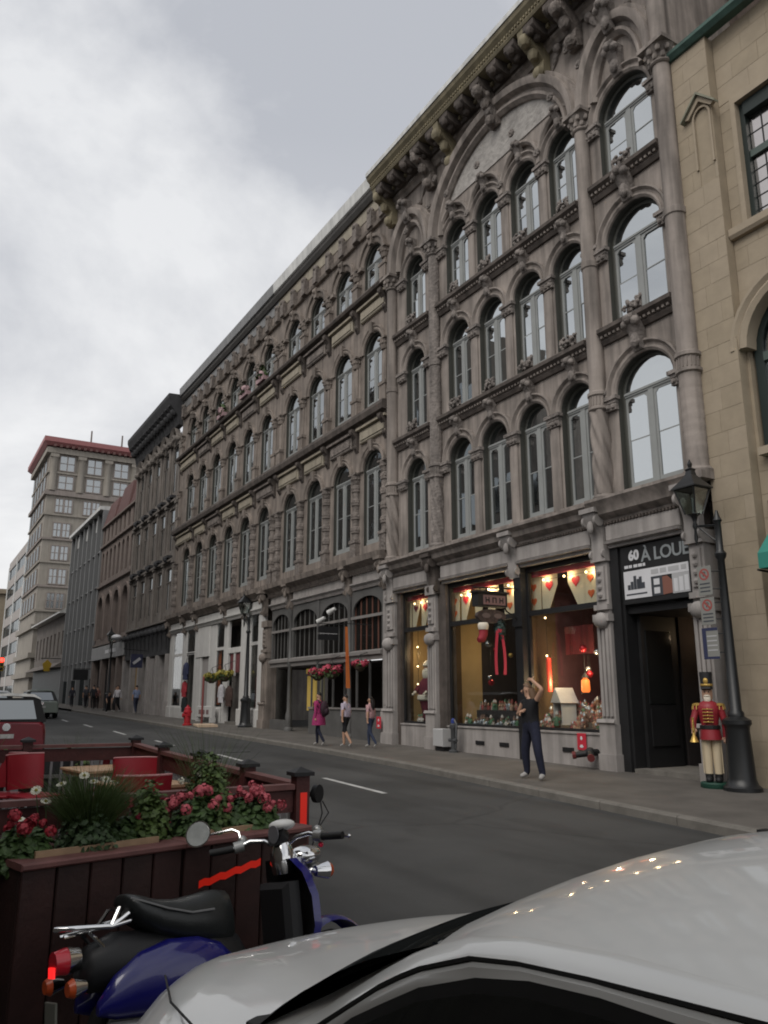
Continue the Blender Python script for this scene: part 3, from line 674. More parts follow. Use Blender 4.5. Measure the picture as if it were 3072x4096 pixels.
for k in range(3): b.box(-10.29+0.125*k, -10.2+0.125*k, YF-0.043, YF-0.0395, 3.53, 3.78+0.02*k)
for k in range(2): b.box(-10.77+0.0*k, -10.63, YF-0.043, YF-0.0395, 3.54+0.17*k, 3.66+0.17*k)
part('picture_detail', b, WHITE, sg, kind='stuff')
# ================================================================ long brown building with three dark string courses
B = thing('commercial_building', 'long brown stone building with ten arched windows a floor and dark projecting ledges', 'building', (-33, YF, gz(-33)), world=True)
BX0, BX1 = -45.1, -20.751
BC = [-42.7, -40.5, -38.25, -35.95, -33.75, -31.5, -28.72, -26.48, -24.22, -22.0]
EDG = [BX0]+[(a+b)/2 for a, b in zip(BC, BC[1:])]+[BX1]
ROWS_B = [(5.95, 10.5, 6.4, 9.52), (10.9, 15.0, 11.1, 13.7), (15.2, 18.3, 15.42, 17.03)]
bw = MB()
for z0, z1, zb, zt in ROWS_B:
    for i, cx in enumerate(BC): arch_cell(bw, EDG[i], EDG[i+1], z0, z1 if z1 > 18 else z1+0.4, cx, 0.64, zb, zt-0.62, 0.62, 0.17)
bw.box(BX0, BX1, YF+0.9, YF+10, 5.3, 18.2)
bw.quad((BX0,YF,5.3), (BX0,YF,19), (BX0,YF+0.9,19), (BX0,YF+0.9,5.3))
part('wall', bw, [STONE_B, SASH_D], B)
SB = []
for ri, (z0, z1, zb, zt) in enumerate(ROWS_B):
    wm = window_meshes(('B', ri), 0.64, zt-0.62-zb, 0.62, SASH, GLASS_B, fw=0.07)
    for cx in BC: put_window(B, wm, (cx, YF+0.14, zb))
def bav(ri):
    b = MB(); archivolt(b, 0, 0.64, 0, 0.62, [(0,0),(0,0.05),(0.06,0.08),(0.12,0.06),(0.16,0.1),(0.2,0.1),(0.2,0)] if ri < 2 else [(0,0),(0,0.05),(0.08,0.08),(0.18,0.08),(0.2,0.15),(0.28,0.17),(0.3,0.17),(0.3,0)], 14, None, 0, 0.0)
    if ri == 2:
        for s in (-1, 1): b.box(s*0.8-0.15, s*0.8+0.15, -0.17, 0, -0.1, 0.02)
        b.prism([(-0.1,-0.18,0.58),(0.1,-0.18,0.58),(0.15,-0.22,0.98),(-0.15,-0.22,0.98)], (0,0.18,0)); b.ball((0,-0.2,0.85), 0.1, 7, 5)
    else: b.prism([(-0.09,-0.13,0.55),(0.09,-0.13,0.55),(0.13,-0.17,0.92),(-0.13,-0.17,0.92)], (0,0.13,0))
    return b.mesh('archivolt', STONE_B, 35)
for ri, (z0, z1, zb, zt) in enumerate(ROWS_B):
    me = bav(ri)
    for cx in BC: part('archivolt', me, None, B, (cx, YF, zt-0.58))
# columns between the windows
def bcol(z0, z1, kind):
    c = MB(); y = -0.02
    c.box(-0.2,0.2,-0.17,0,z0,z0+0.55); c.box(-0.23,0.23,-0.2,0,z0+0.55,z0+0.66)
    if kind == 0:
        zs = z0+0.66; n = 4; h = (z1-0.4-zs)/n
        for k in range(n):
            c.lathe(0, y, [(0.145,zs+k*h),(0.15,zs+k*h+h*0.45),(0.185,zs+k*h+h*0.5),(0.185,zs+(k+1)*h-h*0.08),(0.145,zs+(k+1)*h)], 12)
            for j in range(7): c.ball((0.17*math.cos(math.pi+j*0.5), y+0.17*math.sin(math.pi+j*0.5), zs+k*h+h*0.72), 0.04, 5, 4)
    else:
        c.bevbox(-0.12,0.12,-0.11,0,z0+0.66,z1-0.4,0.03); c.lathe(-0.18, -0.0, [(0.07,z0+0.66),(0.06,z1-0.4)], 8); c.lathe(0.18, -0.0, [(0.07,z0+0.66),(0.06,z1-0.4)], 8)
    c.lathe(0, y, [(0.15,z1-0.4),(0.17,z1-0.36),(0.21,z1-0.06)], 12)
    for k in range(7): c.ball((0.19*math.cos(math.pi+k*0.5), y+0.19*math.sin(math.pi+k*0.5), z1-0.2), 0.045, 5, 4)
    c.box(-0.24,0.24,-0.22,0,z1-0.06,z1)
    return c.mesh('column', STONE_BC if kind == 0 else STONE_B, 35)
cx_ = [EDG[0]+0.5]+EDG[1:6]+[EDG[6]-0.3, EDG[6]+0.3]+EDG[7:10]+[EDG[10]-0.4]
for (z0, z1), kd in (((6.0,8.95),0), ((10.95,13.15),1), ((15.25,16.5),1)):
    me = bcol(0, z1-z0, kd)
    for x in cx_: part('column', me, None, B, (x, YF, z0))
BRK = MB(); BRK.prism([(-0.11,0,-0.7),(-0.11,-0.08,-0.6),(-0.11,-0.12,-0.2),(-0.11,-0.3,0.0),(-0.11,-0.3,0.1),(-0.11,0,0.1)], (0.22,0,0)); BRK.ball((0,-0.22,0.0), 0.1, 7, 5); BRK.ball((0,-0.09,-0.5), 0.09, 7, 5)
BRK = BRK.mesh('bracket', STONE_BC, 35)
BRD = BRK.copy(); BRD.materials[0] = STONE_D
for zc, h in ((10.5, 0.42), (14.92, 0.3)):
    s = MB(); s.extr_x(BX0, BX1-0.15, [(0,zc),(0.1,zc),(0.14,zc+0.08),(0.3,zc+0.12),(0.34,zc+h*0.7),(0.3,zc+h),(0,zc+h+0.03)]); part('string_course', s, STONE_D, B)
    for x in cx_: part('bracket', BRD, None, B, (x, YF, zc-0.1))
    for i in range(10):
        a, b = EDG[i]+0.3, EDG[i+1]-0.3
        p = MB(); p.bevbox(a, b, YF-0.1, YF, zc-0.58, zc-0.12, 0.03); p.box(a+0.08, b-0.08, YF-0.13, YF-0.1, zc-0.48, zc-0.22); p.extr_x(a-0.1, b+0.1, [(0,zc-0.1),(0.2,zc-0.1),(0.2,zc-0.02),(0,zc-0.02)])
        part('frieze_panel', p, CREAM if (i*7+int(zc)) % 3 else STONE_BC, B)
for i in range(10):   # spandrel strips either side of the top arches
    p = MB(); p.extr_x(EDG[i]+0.2, EDG[i+1]-0.2, [(0,17.62),(0.12,17.62),(0.16,17.72),(0,17.74)]); part('hood_string', p, STONE_B, B)
ac = MB(); ac.box(-0.16,0.16,-0.22,0,-0.6,0); ac.ball((0,-0.15,0.05), 0.17, 8, 5, 0, (1,0.8,0.8)); ac = ac.mesh('acroterion', STONE_BC, 40)
for x in cx_+BC: part('acroterion', ac, None, B, (x, YF, 18.28))
f = MB(); f.box(-30.6, BX1, YF-0.02, YF+0.2, 18.31, 18.8); part('frieze', f, CREAM, B, label='cream painted frieze')
f = MB(); f.box(BX0, -30.602, YF-0.02, YF+0.2, 18.31, 18.8); part('frieze', f, METAL_G, B, label='grey metal frieze')
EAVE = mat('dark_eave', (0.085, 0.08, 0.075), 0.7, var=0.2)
for a, b, m2 in ((-30.6, BX1-0.05, METAL_W), (BX0, -30.602, METAL_G)):
    f = MB(); f.extr_x(a, b, [(0.0,18.801),(0.1,18.801),(0.2,18.95),(0.22,19.08),(0.0,19.1)]); part('eave', f, EAVE, B)
    f = MB(); f.extr_x(a, b, [(0.0,19.101),(0.24,19.081),(0.3,19.12),(0.33,19.58),(0.1,19.64),(0.0,19.6)]); part('gutter', f, m2, B)
for x in (-30.5, -37.5, -44.4):
    c = MB(); c.box(x-0.3, x+0.3, YF+0.6, YF+1.2, 18.2, 19.9); c.box(x-0.36, x+0.36, YF+0.54, YF+1.26, 19.9, 20.05); part('roof_vent', c, METAL_G, B)
# window boxes with plants on the upper ledge
LEAFG = mat('leaf_green', (0.05, 0.085, 0.025), 0.6, var=0.45, scale=30); LEAFD = mat('leaf_dark', (0.03, 0.055, 0.02), 0.6, var=0.4, scale=30)
PINKF = mat('petal_pink', (0.4, 0.045, 0.08), 0.6, var=0.3, scale=40); REDF = mat('petal_red', (0.42, 0.03, 0.05), 0.6, var=0.3, scale=40)
PALEPINK = mat('petal_pale_pink', (0.36, 0.24, 0.25), 0.6, var=0.2, scale=30); YELF = mat('petal_yellow', (0.3, 0.26, 0.05), 0.6, var=0.3, scale=30)
def leaf_cloud(seed, n, sx, sy, sz, ls, dome=True, n_side=5):
    rnd = random.Random(seed); mb = MB()
    for i in range(n):
        while True:
            p = Vector((rnd.uniform(-1,1), rnd.uniform(-1,1), rnd.uniform(0 if dome else -1,1)))
            if 0.35 < p.length < 1: break
        p *= 0.8+0.2*rnd.random()
        c = Vector((p.x*sx, p.y*sy, p.z*sz)); nrm = (p+Vector((rnd.uniform(-.6,.6), rnd.uniform(-.6,.6), rnd.uniform(0,.9)))).normalized()
        t = nrm.orthogonal().normalized(); b = nrm.cross(t); s = ls*rnd.uniform(0.6, 1.25); a0 = rnd.random()*6
        pts = [c+s*(math.cos(a0+2*math.pi*k/n_side)*t*0.75+math.sin(a0+2*math.pi*k/n_side)*b)+nrm*(0.18*s*((k % 2)-0.5)) for k in range(n_side)]
        mb.add(pts, [tuple(range(n_side))])
    return mb
def petal_cloud(seed, n, r, ps):
    rnd = random.Random(seed); mb = MB()
    for i in range(n):
        p = Vector((rnd.gauss(0,1), rnd.gauss(0,1), rnd.gauss(0.3,1))).normalized()
        c = p*r*rnd.uniform(0.7,1); t = p.orthogonal().normalized(); b = p.cross(t); s = ps*rnd.uniform(0.7,1.2); a0 = rnd.random()*6
        mb.add([c+s*(math.cos(a0+1.2566*k)*t+math.sin(a0+1.2566*k)*b)+p*(0.25*s if k % 2 else 0) for k in range(5)], [(0,1,2,3,4)])
    return mb
for i, (x, lab) in enumerate(((-31.6, 'green leafy plant with pale pink blooms on the upper ledge of the brown building'), (-33.7, 'pale pink flower box on the upper ledge, beside the leafier one'), (-37.0, 'straggling plant on the upper ledge nearest the far end of the brown building'))):
    t = thing('flower_box', lab, 'plant', (x, YF-0.3, 15.24), 'plants on the upper ledge')
    q = MB(); q.box(-0.45,0.45,-0.12,0.12,0.0,0.2); part('box', q, PALEPINK, t)
    part('foliage', leaf_cloud(30+i, 160, 0.5, 0.2, 0.6 if i != 1 else 0.25, 0.09), LEAFG, t, (0,0,0.2)); part('blossom', petal_cloud(40+i, 40, 0.25, 0.09), PALEPINK, t, (0.15,-0.05,0.28))

# ---------------------------------------------------------------- its shopfronts
for a, b in ((-45.0,-30.75), (-30.4,-21.0)):
    e = MB(); e.extr_x(a, b, [(0,5.55),(0.15,5.55),(0.2,5.65),(0.42,5.8),(0.46,5.98),(0,6.05)]); part('shop_cornice', e, STONE_B, B)
WHITEP = mat('shop_white_paint', (0.56, 0.55, 0.53), 0.6, var=0.07, scale=3, streak=0.12)
f = MB()
for k in range(60): f.box(-30.3+k*0.155, -30.22+k*0.155, YF-0.22, YF-0.1, 5.46, 5.545)
part('dentil_row', f, STONE_D, B, kind='stuff')
for a, b, mm in ((-44.7,-42.3,WHITEP), (-41.9,-40.2,WHITEP), (-39.8,-35.9,WHITEP), (-35.5,-33.3,WHITEP), (-33.0,-31.1,WHITEP), (-30.2,-28.6,SHOPSTONE), (-28.0,-23.8,SHOPSTONE), (-23.2,-21.3,SHOPSTONE)):
    f = MB(); f.bevbox(a, b, YF-0.12, YF+0.3, 5.2, 5.5, 0.02); f.extr_x(a-0.03, b+0.03, [(0,4.99),(0.08,4.99),(0.12,5.08),(0.2,5.15),(0.2,5.195),(0,5.199)]); part('fascia_panel', f, mm, B)
CB = console_mesh(STONE_B, 0.3, 0.9)
for x in (-44.95, -42.1, -40.0, -35.7, -33.15, -30.9, -28.3, -23.5, -21.1): part('console', CB, None, B, (x, YF, 5.72))
f = MB(); f.box(BX0, BX1-0.3, YF+0.31, YF+0.5, 4.95, 5.9); part('lintel', f, STONE_B, B)
# dark arcaded shop
IRONG = mat('shop_iron_grey', (0.1, 0.098, 0.095), 0.6, var=0.2); TAUPE = mat('shop_taupe', (0.21, 0.195, 0.185), 0.65, var=0.12)
DGLASS = glass_mat('dark_shop_glass', 0.09, (0.012, 0.011, 0.01), rough=0.05)
p = MB(); p.extr_x(-30.2, -21.3, [(0.0,2.72),(0.06,2.72),(0.06,2.84),(0.14,2.88),(0.14,2.98),(0.0,3.04)]); part('shop_band', p, TAUPE, B)
for x, z1 in ((-28.28, 5.0), (-23.48, 5.0)):
    c = MB(); zb = gz(x); c.lathe(x, YF-0.05, [(0.16,zb),(0.16,zb+0.1),(0.11,zb+0.16),(0.13,zb+0.55),(0.08,zb+0.75),(0.07,2.7),(0.1,2.75),(0.1,3.0),(0.07,3.05),(0.065,4.6),(0.12,4.7),(0.12,5.0)], 12); part('iron_column', c, IRONG, B, smooth=40)
p = MB(); p.box(-25.93, -25.77, YF-0.08, YF, 2.5, 4.95); part('mullion', p, IRONG, B)
p = MB(); p.box(-30.2, -21.3, YF-0.05, YF-0.01, 4.05, 4.14); part('transom', p, TAUPE, B)
for a, b in ((-30.2,-28.38), (-28.18,-25.94), (-25.76,-23.58), (-23.38,-21.3)):
    s = MB(); cx = (a+b)/2; hw = (b-a)/2-0.1; A_ = arch_pts(cx, hw, 4.3, 0.45, 12)
    for (xa, za), (xb, zc) in zip(A_, A_[1:]): s.prism([(xa,YF-0.03,za),(xb,YF-0.03,zc),(xb,YF-0.03,4.98),(xa,YF-0.03,4.98)], (0,0.06,0))
    s.box(a, cx-hw, YF-0.03, YF+0.03, 3.05, 4.98); s.box(cx+hw, b, YF-0.03, YF+0.03, 3.05, 4.98)
    part('arch_panel', s, IRONG, B)
    n = 5; w = part('window', (lambda q: (([q.box(a+0.1+(b-a-0.2)*k/n-0.03, a+0.1+(b-a-0.2)*k/n+0.03, YF+0.06, YF+0.12, 3.04, 4.9) for k in range(n+1)]), q)[1])(MB()), IRONG if a < -24 else mat('curtain_brown', (0.12, 0.05, 0.035), 0.8, var=0.2), B)
    for k in range(n):
        g = MB(); g.box(a+0.13+(b-a-0.2)*k/n, a+0.07+(b-a-0.2)*(k+1)/n, YF+0.08, YF+0.09, 3.04, 4.9); part('pane', g, DGLASS, w)
p = MB(); p.box(-30.2, -21.3, YF+2.5, YF+2.6, 0.2, 2.72); p.box(-30.2,-21.3,YF+0.3,YF+2.5,2.66,2.72); part('shop_interior', p, DARKROOM, B)
p = MB(); p.box(-26.6, -21.3, YF-0.02, YF+0.1, gz(-24)-0.05, 1.18); p.box(-30.2, -28.4, YF-0.02, YF+0.1, gz(-29)-0.05, 0.75); part('low_panel', p, IRONG, B)
p = MB(); p.box(-26.6, -21.3, YF-0.06, YF+0.1, 1.19, 1.25); part('rail', p, TAUPE, B)
p = MB()
for k in range(7): p.box(-26.55+0.85*k, -26.5+0.85*k, YF+0.02, YF+0.08, 1.25, 2.72)
part('glazing_bars', p, IRONG, B)
YLIT = mat('lit_yellow_panel', (0.3, 0.2, 0.05), 0.7, emit=(0.55, 0.4, 0.1), estr=0.22)
YLIT2 = mat('lit_dim_panel', (0.12, 0.11, 0.07), 0.7, emit=(0.4, 0.36, 0.2), estr=0.08)
p = MB(); p.box(-28.1, -27.35, YF+0.6, YF+0.65, 1.1, 2.36); p.box(-28.1, -27.4, YF+0.55, YF+0.6, 2.44, 2.62); part('lit_door', p, YLIT, B)
p = MB(); p.box(-27.0, -26.7, YF+0.6, YF+0.65, 1.0, 2.4); part('lit_door', p, YLIT2, B)
shop_pier(-30.95, -30.4, m=STONE_B); 
for o_ in (B,):
    pass
def bpier(x0, x1):
    p = MB(); z = gz(x0); p.box(x0-0.04, x1+0.04, YF-0.12, YF+0.3, z-0.1, z+0.9); p.box(x0, x1, YF-0.05, YF+0.3, z+0.9, 5.0); p.box(x0+0.07, x1-0.07, YF-0.07, YF-0.05, z+1.1, 4.7); part('pier', p, SHOPSTONE, B)
bpier(-21.29, -21.03)
# white shop
def wbox(name, x0, x1, z0, z1, y0=-0.02, y1=0.1, m=WHITEP):
    p = MB(); p.bevbox(x0, x1, YF+y0, YF+y1, z0, z1, 0.02); return part(name, p, m, B)
for x0, x1, base in ((-45.0,-44.25,1), (-42.55,-41.8,1), (-40.4,-39.25,0), (-38.1,-37.05,1), (-35.95,-35.35,0), (-33.75,-32.55,1), (-31.7,-31.0,1)):
    wbox('pier', x0, x1, gz(x0)-0.1, 4.98)
    if base: wbox('plinth', x0-0.12, x1+0.12, gz(x0)-0.1, 1.1, -0.09, -0.022); 
for x0, x1 in ((-44.13,-42.67), (-36.93,-36.07), (-32.43,-31.82)): wbox('plinth', x0, x1, gz(x0)-0.1, 1.1, -0.05, 0.1)
wbox('sign_panel', -40.1, -37.95, 3.5, 4.97, -0.06, -0.022)
SHOPIN = mat('shop_interior_grey', (0.13, 0.12, 0.11), 0.9, var=0.3, scale=1.5)
ORANGEP = mat('orange_poster', (0.5, 0.13, 0.04), 0.7, var=0.3, scale=2); REDP = mat('dark_red_poster', (0.14, 0.04, 0.045), 0.7, var=0.2)
p = MB(); p.box(-44.9, -31.0, YF+1.2, YF+1.25, 0.3, 4.98); part('shop_interior', p, SHOPIN, B)
for x0, x1, zb in ((-44.25,-42.55,1.1), (-37.05,-35.95,1.1), (-32.55,-31.7,1.1), (-41.8,-40.4,3.75)):
    f = MB(); f.box(x0,x0+0.05,YF+0.0,YF+0.05,zb,4.98); f.box(x1-0.05,x1,YF+0.0,YF+0.05,zb,4.98); f.box(x0+0.05,x1-0.05,YF+0.0,YF+0.05,3.72,3.86); f.box(x0+0.05,x1-0.05,YF+0.0,YF+0.05,zb,zb+0.06)
    w = part('window', f, WHITEP, B)
    for z0, z1 in ((zb+0.06,3.72), (3.86,4.98)):
        if z1 > z0+0.1:
            g = MB(); g.box(x0+0.05, x1-0.05, YF+0.02, YF+0.03, z0, z1); part('pane', g, SHOPGLASS, w)
p = MB(); p.box(-37.3, -36.75, YF+0.15, YF+0.17, 1.25, 3.7); part('poster', p, ORANGEP, B); p = MB(); p.box(-37.8, -37.3, YF+0.2, YF+0.22, 1.2, 3.2); part('poster', p, mat('tan_poster', (0.3, 0.2, 0.09), 0.8), B)
wbox('grey_door', -39.25+0.002, -38.1-0.002, gz(-38.5)+0.02, 3.48, 0.06, 0.1, m=mat('grey_door', (0.3, 0.28, 0.27), 0.7))
fd = wbox('door_frame', -35.35+0.002, -33.75-0.002, 3.5, 3.75, -0.02, 0.1)
for x0, x1 in ((-35.15,-34.65), (-34.45,-33.95)): 
    p = MB(); p.box(x0, x1, YF+0.04, YF+0.05, 2.65, 3.48); part('poster', p, REDP, B)
p = MB(); p.box(-34.65+0.002, -34.45-0.002, YF+0.0, YF+0.06, 2.5, 3.5); part('mullion', p, WHITEP, B)
p = MB(); p.box(-35.3, -33.8, YF+0.2, YF+0.25, gz(-34), 2.6); part('shop_door', p, SHOPIN, B)
p = MB(); p.box(-35.2, -33.8, YF-0.1, YF+0.5, gz(-34)-0.1, gz(-34)+0.12); part('door_step', p, KERB, B)

# ================================================================ tan ashlar building on the right
T = thing('stone_building', 'tan ashlar building at the right edge with pointed niche and dark leaded windows', 'building', (-6, YF, gz(-6)), world=True)
w = MB(); w.box(-9.3, -8.46, YF+0.0, YF+8, -0.3, 14.55); w.box(-8.46+0.001, 3, YF+0.22, YF+0.5, 12.95, 14.55); w.box(-8.459, 3, YF+0.22, YF+0.5, 8.9, 10.05)
w.box(-8.459, -8.4, YF+0.22, YF+0.5, -0.3, 8.9); w.box(-8.459, -8.12, YF+0.22, YF+0.5, 10.05, 12.95); w.box(-6.2, 3, YF+0.22, YF+0.5, -0.3, 12.95); w.box(-8.4, -6.2, YF+0.22, YF+0.5, -0.3, 5.85); w.box(-8.4, 3, YF+1.2, YF+8, -0.3, 14.5)
part('wall', w, TAN3, T)
rnd = random.Random(5)
stones = [TAN, TAN, TAN2, TAN3]
def ashlar(x0, x1, z0, z1, yf, depth, wmin, wmax, ch, holes=()):
    z = z0; r = 0
    while z < z1-0.05:
        zt = min(z+ch, z1); x = x0; first = True
        while x < x1-0.02:
            wd = rnd.uniform(wmin, wmax)*(0.55 if (first and r % 2) else 1); first = False
            xe = min(x+wd, x1)
            if x1-xe < 0.15: xe = x1
            segs = [(x, xe)]
            for hx0, hx1, hz0, hz1 in holes:
                if zt > hz0 and z < hz1:
                    ns = []
                    for a, b in segs:
                        if b <= hx0 or a >= hx1: ns.append((a, b)); continue
                        if a < hx0: ns.append((a, hx0))
                        if b > hx1: ns.append((hx1, b))
                    segs = ns
            for a, b in segs:
                if b-a < 0.04: continue
                j = 0.0015; dy = rnd.uniform(-0.0015, 0.0015)
                q = MB(); q.bevbox(a+j, b-j, yf+dy, yf+depth, z+j, zt-j, 0.003); part('stone', q, rnd.choice(stones), T)
            x = xe
        z = zt; r += 1
ashlar(-9.3, -8.46, gz(-9)-0.1, 14.55, YF-0.02, 0.019, 0.4, 0.62, 0.42, [(-8.86, -8.52, 11.7, 13.0)])
ashlar(-8.455, -7.1, 12.96, 14.55, YF+0.2, 0.019, 0.45, 0.7, 0.42); ashlar(-8.455, -7.1, 8.95, 10.0, YF+0.2, 0.019, 0.45, 0.7, 0.42, [(-8.1, -6.2, 5.9, 8.95)])
ashlar(-8.455, -7.1, 0.0, 5.8, YF+0.2, 0.019, 0.45, 0.7, 0.42); ashlar(-8.455, -8.21, 10.25, 12.95, YF+0.2, 0.019, 0.2, 0.3, 0.42)
# niche with pointed hood
n = MB(); archivolt(n, -8.69, 0.17, 12.82, 0.2, [(0,0.03),(0,0.06),(0.04,0.06),(0.04,0.0)], 10, 11.72); part('niche_rim', n, TAN2, T)
n = MB(); n.box(-8.86, -8.52, YF-0.004, YF-0.001, 11.7, 13.0); part('niche_back', n, TAN3, T)
n = MB()
n.prism([(-8.69,YF-0.16,13.36),(-9.1,YF-0.16,12.93),(-9.1,YF-0.16,12.88),(-8.69,YF-0.16,13.3),(-8.3,YF-0.16,12.88),(-8.3,YF-0.16,12.93)], (0,0.14,0))
part('niche_hood', n, mat('hood_copper', (0.2,0.2,0.15), 0.7, var=0.2, scale=8), T)
n = MB(); n.prism([(-8.69,YF-0.1,13.29),(-9.03,YF-0.1,12.93),(-8.95,YF-0.1,12.9),(-8.69,YF-0.1,13.16),(-8.43,YF-0.1,12.9),(-8.36,YF-0.1,12.93)], (0,0.08,0)); part('hood_gable', n, TAN2, T)
# coping and set-back brick storey
n = MB(); n.extr_x(-9.3, 3, [(-0.1,14.551),(0.08,14.551),(0.16,14.64),(0.16,14.72),(-0.1,14.75)]); part('coping', n, COPPER, T)
n = MB(); n.box(-8.9, 4, YF+1.9, YF+7, 14.5, 22); part('upper_storey', n, BRICK_M, T)
n = MB(); n.box(-9.29, -8.9, YF+2.2, YF+7, 14.5, 22); part('party_wall', n, BRICK_M, T)
# leaded upper window
GREENF = mat('green_window_frame', (0.014, 0.022, 0.02), 0.5, var=0.1)
GREENL = mat('green_window_rail', (0.07, 0.095, 0.085), 0.5, var=0.1)
n = MB(); n.box(-8.2, -8.1, YF+0.16, YF+0.3, 10.22, 12.8); n.box(-8.2, -6.1, YF+0.16, YF+0.3, 12.8, 12.95); part('window_surround', n, TAN2, T)
n = MB(); n.extr_x(-8.45, 3, [(-0.3,10.0),(-0.1,10.0),(-0.06,10.06),(-0.06,10.2),(-0.3,10.24)]); part('sill', n, TAN2, T)
f = MB(); f.box(-8.13, -8.0, YF+0.3, YF+0.46, 10.24, 12.78); f.box(-8.0, -6.2, YF+0.26, YF+0.46, 12.5, 12.78)
w1 = part('window', f, GREENF, T)
f = MB(); f.box(-8.0, -6.2, YF+0.34, YF+0.42, 11.6, 11.74); part('rail', f, GREENL, w1)
xs = [-8.0, -7.74, -7.48, -7.2, -6.8, -6.2]; zs = [10.24, 10.5, 10.77, 11.04, 11.32, 11.6, 11.74, 12.12, 12.5]
for i in range(5):
    for j in range(8):
        if j == 5: continue
        g = MB(); g.box(xs[i]+0.012, xs[i+1]-0.012, YF+0.41, YF+0.418, zs[j]+0.012, zs[j+1]-0.012); part('pane', g, GLASS_L, w1)
f = MB()
for x in xs[1:5]: f.box(x-0.012, x+0.012, YF+0.4, YF+0.43, 10.24, 12.5)
for z in zs[1:]: f.box(-8.0, -6.2, YF+0.402, YF+0.428, z-0.012, z+0.012)
part('leading', f, BLACK, w1)
# lower arched window
n = MB(); archivolt(n, -7.3, 1.0, 7.75, 1.0, [(0,-0.3),(0,-0.02),(0.1,0.02),(0.16,-0.02),(0.24,0.04),(0.3,0.04),(0.3,-0.3)], 16, None); part('arch_mould', n, TAN2, T, smooth=35)
n = MB()
for (xa,za),(xb,zb) in zip(*[arch_pts(-7.3, 1.16, 7.75, 1.19, 14)[k:] for k in (0,1)]): n.quad((xa,YF+0.2,za),(xb,YF+0.2,zb),(xb,YF+0.2,8.96),(xa,YF+0.2,8.96))
part('spandrel', n, TAN, T)
wm = MB(); archivolt(wm, -7.3, 1.0, 7.75, 0.95, [(-0.12,-0.4),(-0.12,-0.3),(0.05,-0.3),(0.05,-0.4)], 16, 5.9); wm.box(-8.25, -6.2, YF+0.27, YF+0.4, 5.9, 6.06)
w2 = part('window', wm, GREENF, T)
f = MB(); f.box(-8.18, -6.3, YF+0.29, YF+0.38, 7.5, 7.66); part('rail', f, GREENL, w2)
g = MB(); g.box(-8.18, -6.3, YF+0.36, YF+0.37, 6.06, 7.5); part('pane', g, GLASS, w2)
g = MB(); g.prism([(x,YF+0.36,z) for x, z in arch_pts(-7.3, 0.88, 7.67, 0.85, 12)], (0,0.01,0)); part('pane', g, GLASS, w2)
n = MB(); n.extr_x(-8.3, 3, [(-0.3,5.7),(0.0,5.7),(0.0,5.84),(-0.3,5.88)]); part('sill', n, TAN2, T)
n = MB(); n.box(-8.3, 3, YF+0.12, YF+0.2, 0.0, 4.9); part('dado', n, mat('dark_brown_stone', (0.1, 0.075, 0.06), 0.85, var=0.2), T)
# green awning
TEAL = mat('teal_awning', (0.03, 0.2, 0.16), 0.7, var=0.1)
aw = thing('awning', 'teal green fabric awning at the right edge beside the tan wall', 'awning', (-7.4, YF, 3.5), world=True)
n = MB(); n.prism([(-8.0,YF+0.1,4.75),(-8.0,YF-0.75,3.85),(-8.0,YF-0.75,3.6),(-8.0,YF+0.1,3.6)], (2.5,0,0)); part('canopy', n, TEAL, aw)
n = MB(); n.tube([(-8.02,YF+0.1,3.55),(-8.02,YF-0.75,3.58)], 0.02, 6); n.tube([(-5.48,YF+0.1,3.55),(-5.48,YF-0.75,3.58)], 0.02, 6); part('arm', n, BLACK, aw)
# ================================================================ farther buildings down the street
STONE_F = mat('stone_far_grey', (0.2, 0.178, 0.16), 0.85, var=0.2, scale=1.5, streak=0.35)
STONE_FD = mat('stone_far_dark', (0.045, 0.045, 0.048), 0.85, var=0.3, scale=2)
PINKST = mat('pinkish_stone', (0.22, 0.178, 0.158), 0.85, var=0.14, scale=1.5, streak=0.3)
REDROOF = mat('red_mansard', (0.125, 0.065, 0.06), 0.8, var=0.15)
def rect_cell(mb, x0, x1, z0, z1, a, b, zb, zt, depth=0.3):
    y = YF; q = lambda p, r, s, t: mb.quad((p[0],y,p[1]),(r[0],y,r[1]),(s[0],y,s[1]),(t[0],y,t[1]))
    q((x0,z0),(a,z0),(a,z1),(x0,z1)); q((b,z0),(x1,z0),(x1,z1),(b,z1)); q((a,z0),(b,z0),(b,zb),(a,zb)); q((a,zt),(b,zt),(b,z1),(a,z1))
    P = [(a,zb),(a,zt),(b,zt),(b,zb),(a,zb)]
    for (xa,za),(xb,zc) in zip(P, P[1:]): mb.quad((xa,y,za),(xa,y+depth,za),(xb,y+depth,zc),(xb,y,zc))
# --- C: five bays, dark bracketed cornice
Cb = thing('commercial_building', 'narrow dark grey building of slim piers under a heavy black cornice with curled bay heads', 'building', (-50.4, YF, gz(-50)), world=True)
PX = [-55.5, -53.4, -51.35, -49.3, -47.25, -45.15]
cw = MB()
wins = []
for i in range(5):
    a, b = PX[i]+0.28, PX[i+1]-0.28
    for z0, z1 in ((5.8, 9.25), (9.25, 12.8), (12.8, 17.0)):
        rect_cell(cw, PX[i], PX[i+1], z0, z1, a+0.15, b-0.15, z0+0.55, min(z1-0.35, 16.4)); wins.append((a+0.15, b-0.15, z0+0.55, min(z1-0.35, 16.4)))
cw.box(PX[0], PX[-1], YF+0.6, YF+12, -0.2, 17.6)
cw.quad((PX[0],YF,5.8),(PX[0],YF,17.2),(PX[0],YF+0.6,17.2),(PX[0],YF+0.6,5.8))
part('wall', cw, STONE_F, Cb)
for a, b, zb, zt in wins:
    k = ('C', round(b-a, 2), round(zt-zb, 2)); hw = (b-a)/2
    put_window(Cb, window_meshes(k, hw, (zt-zb)*0.68, (zt-zb)*0.32, STONE_F, GLASS_F, rows=1, arch=False), ((a+b)/2, YF+0.12, zb))
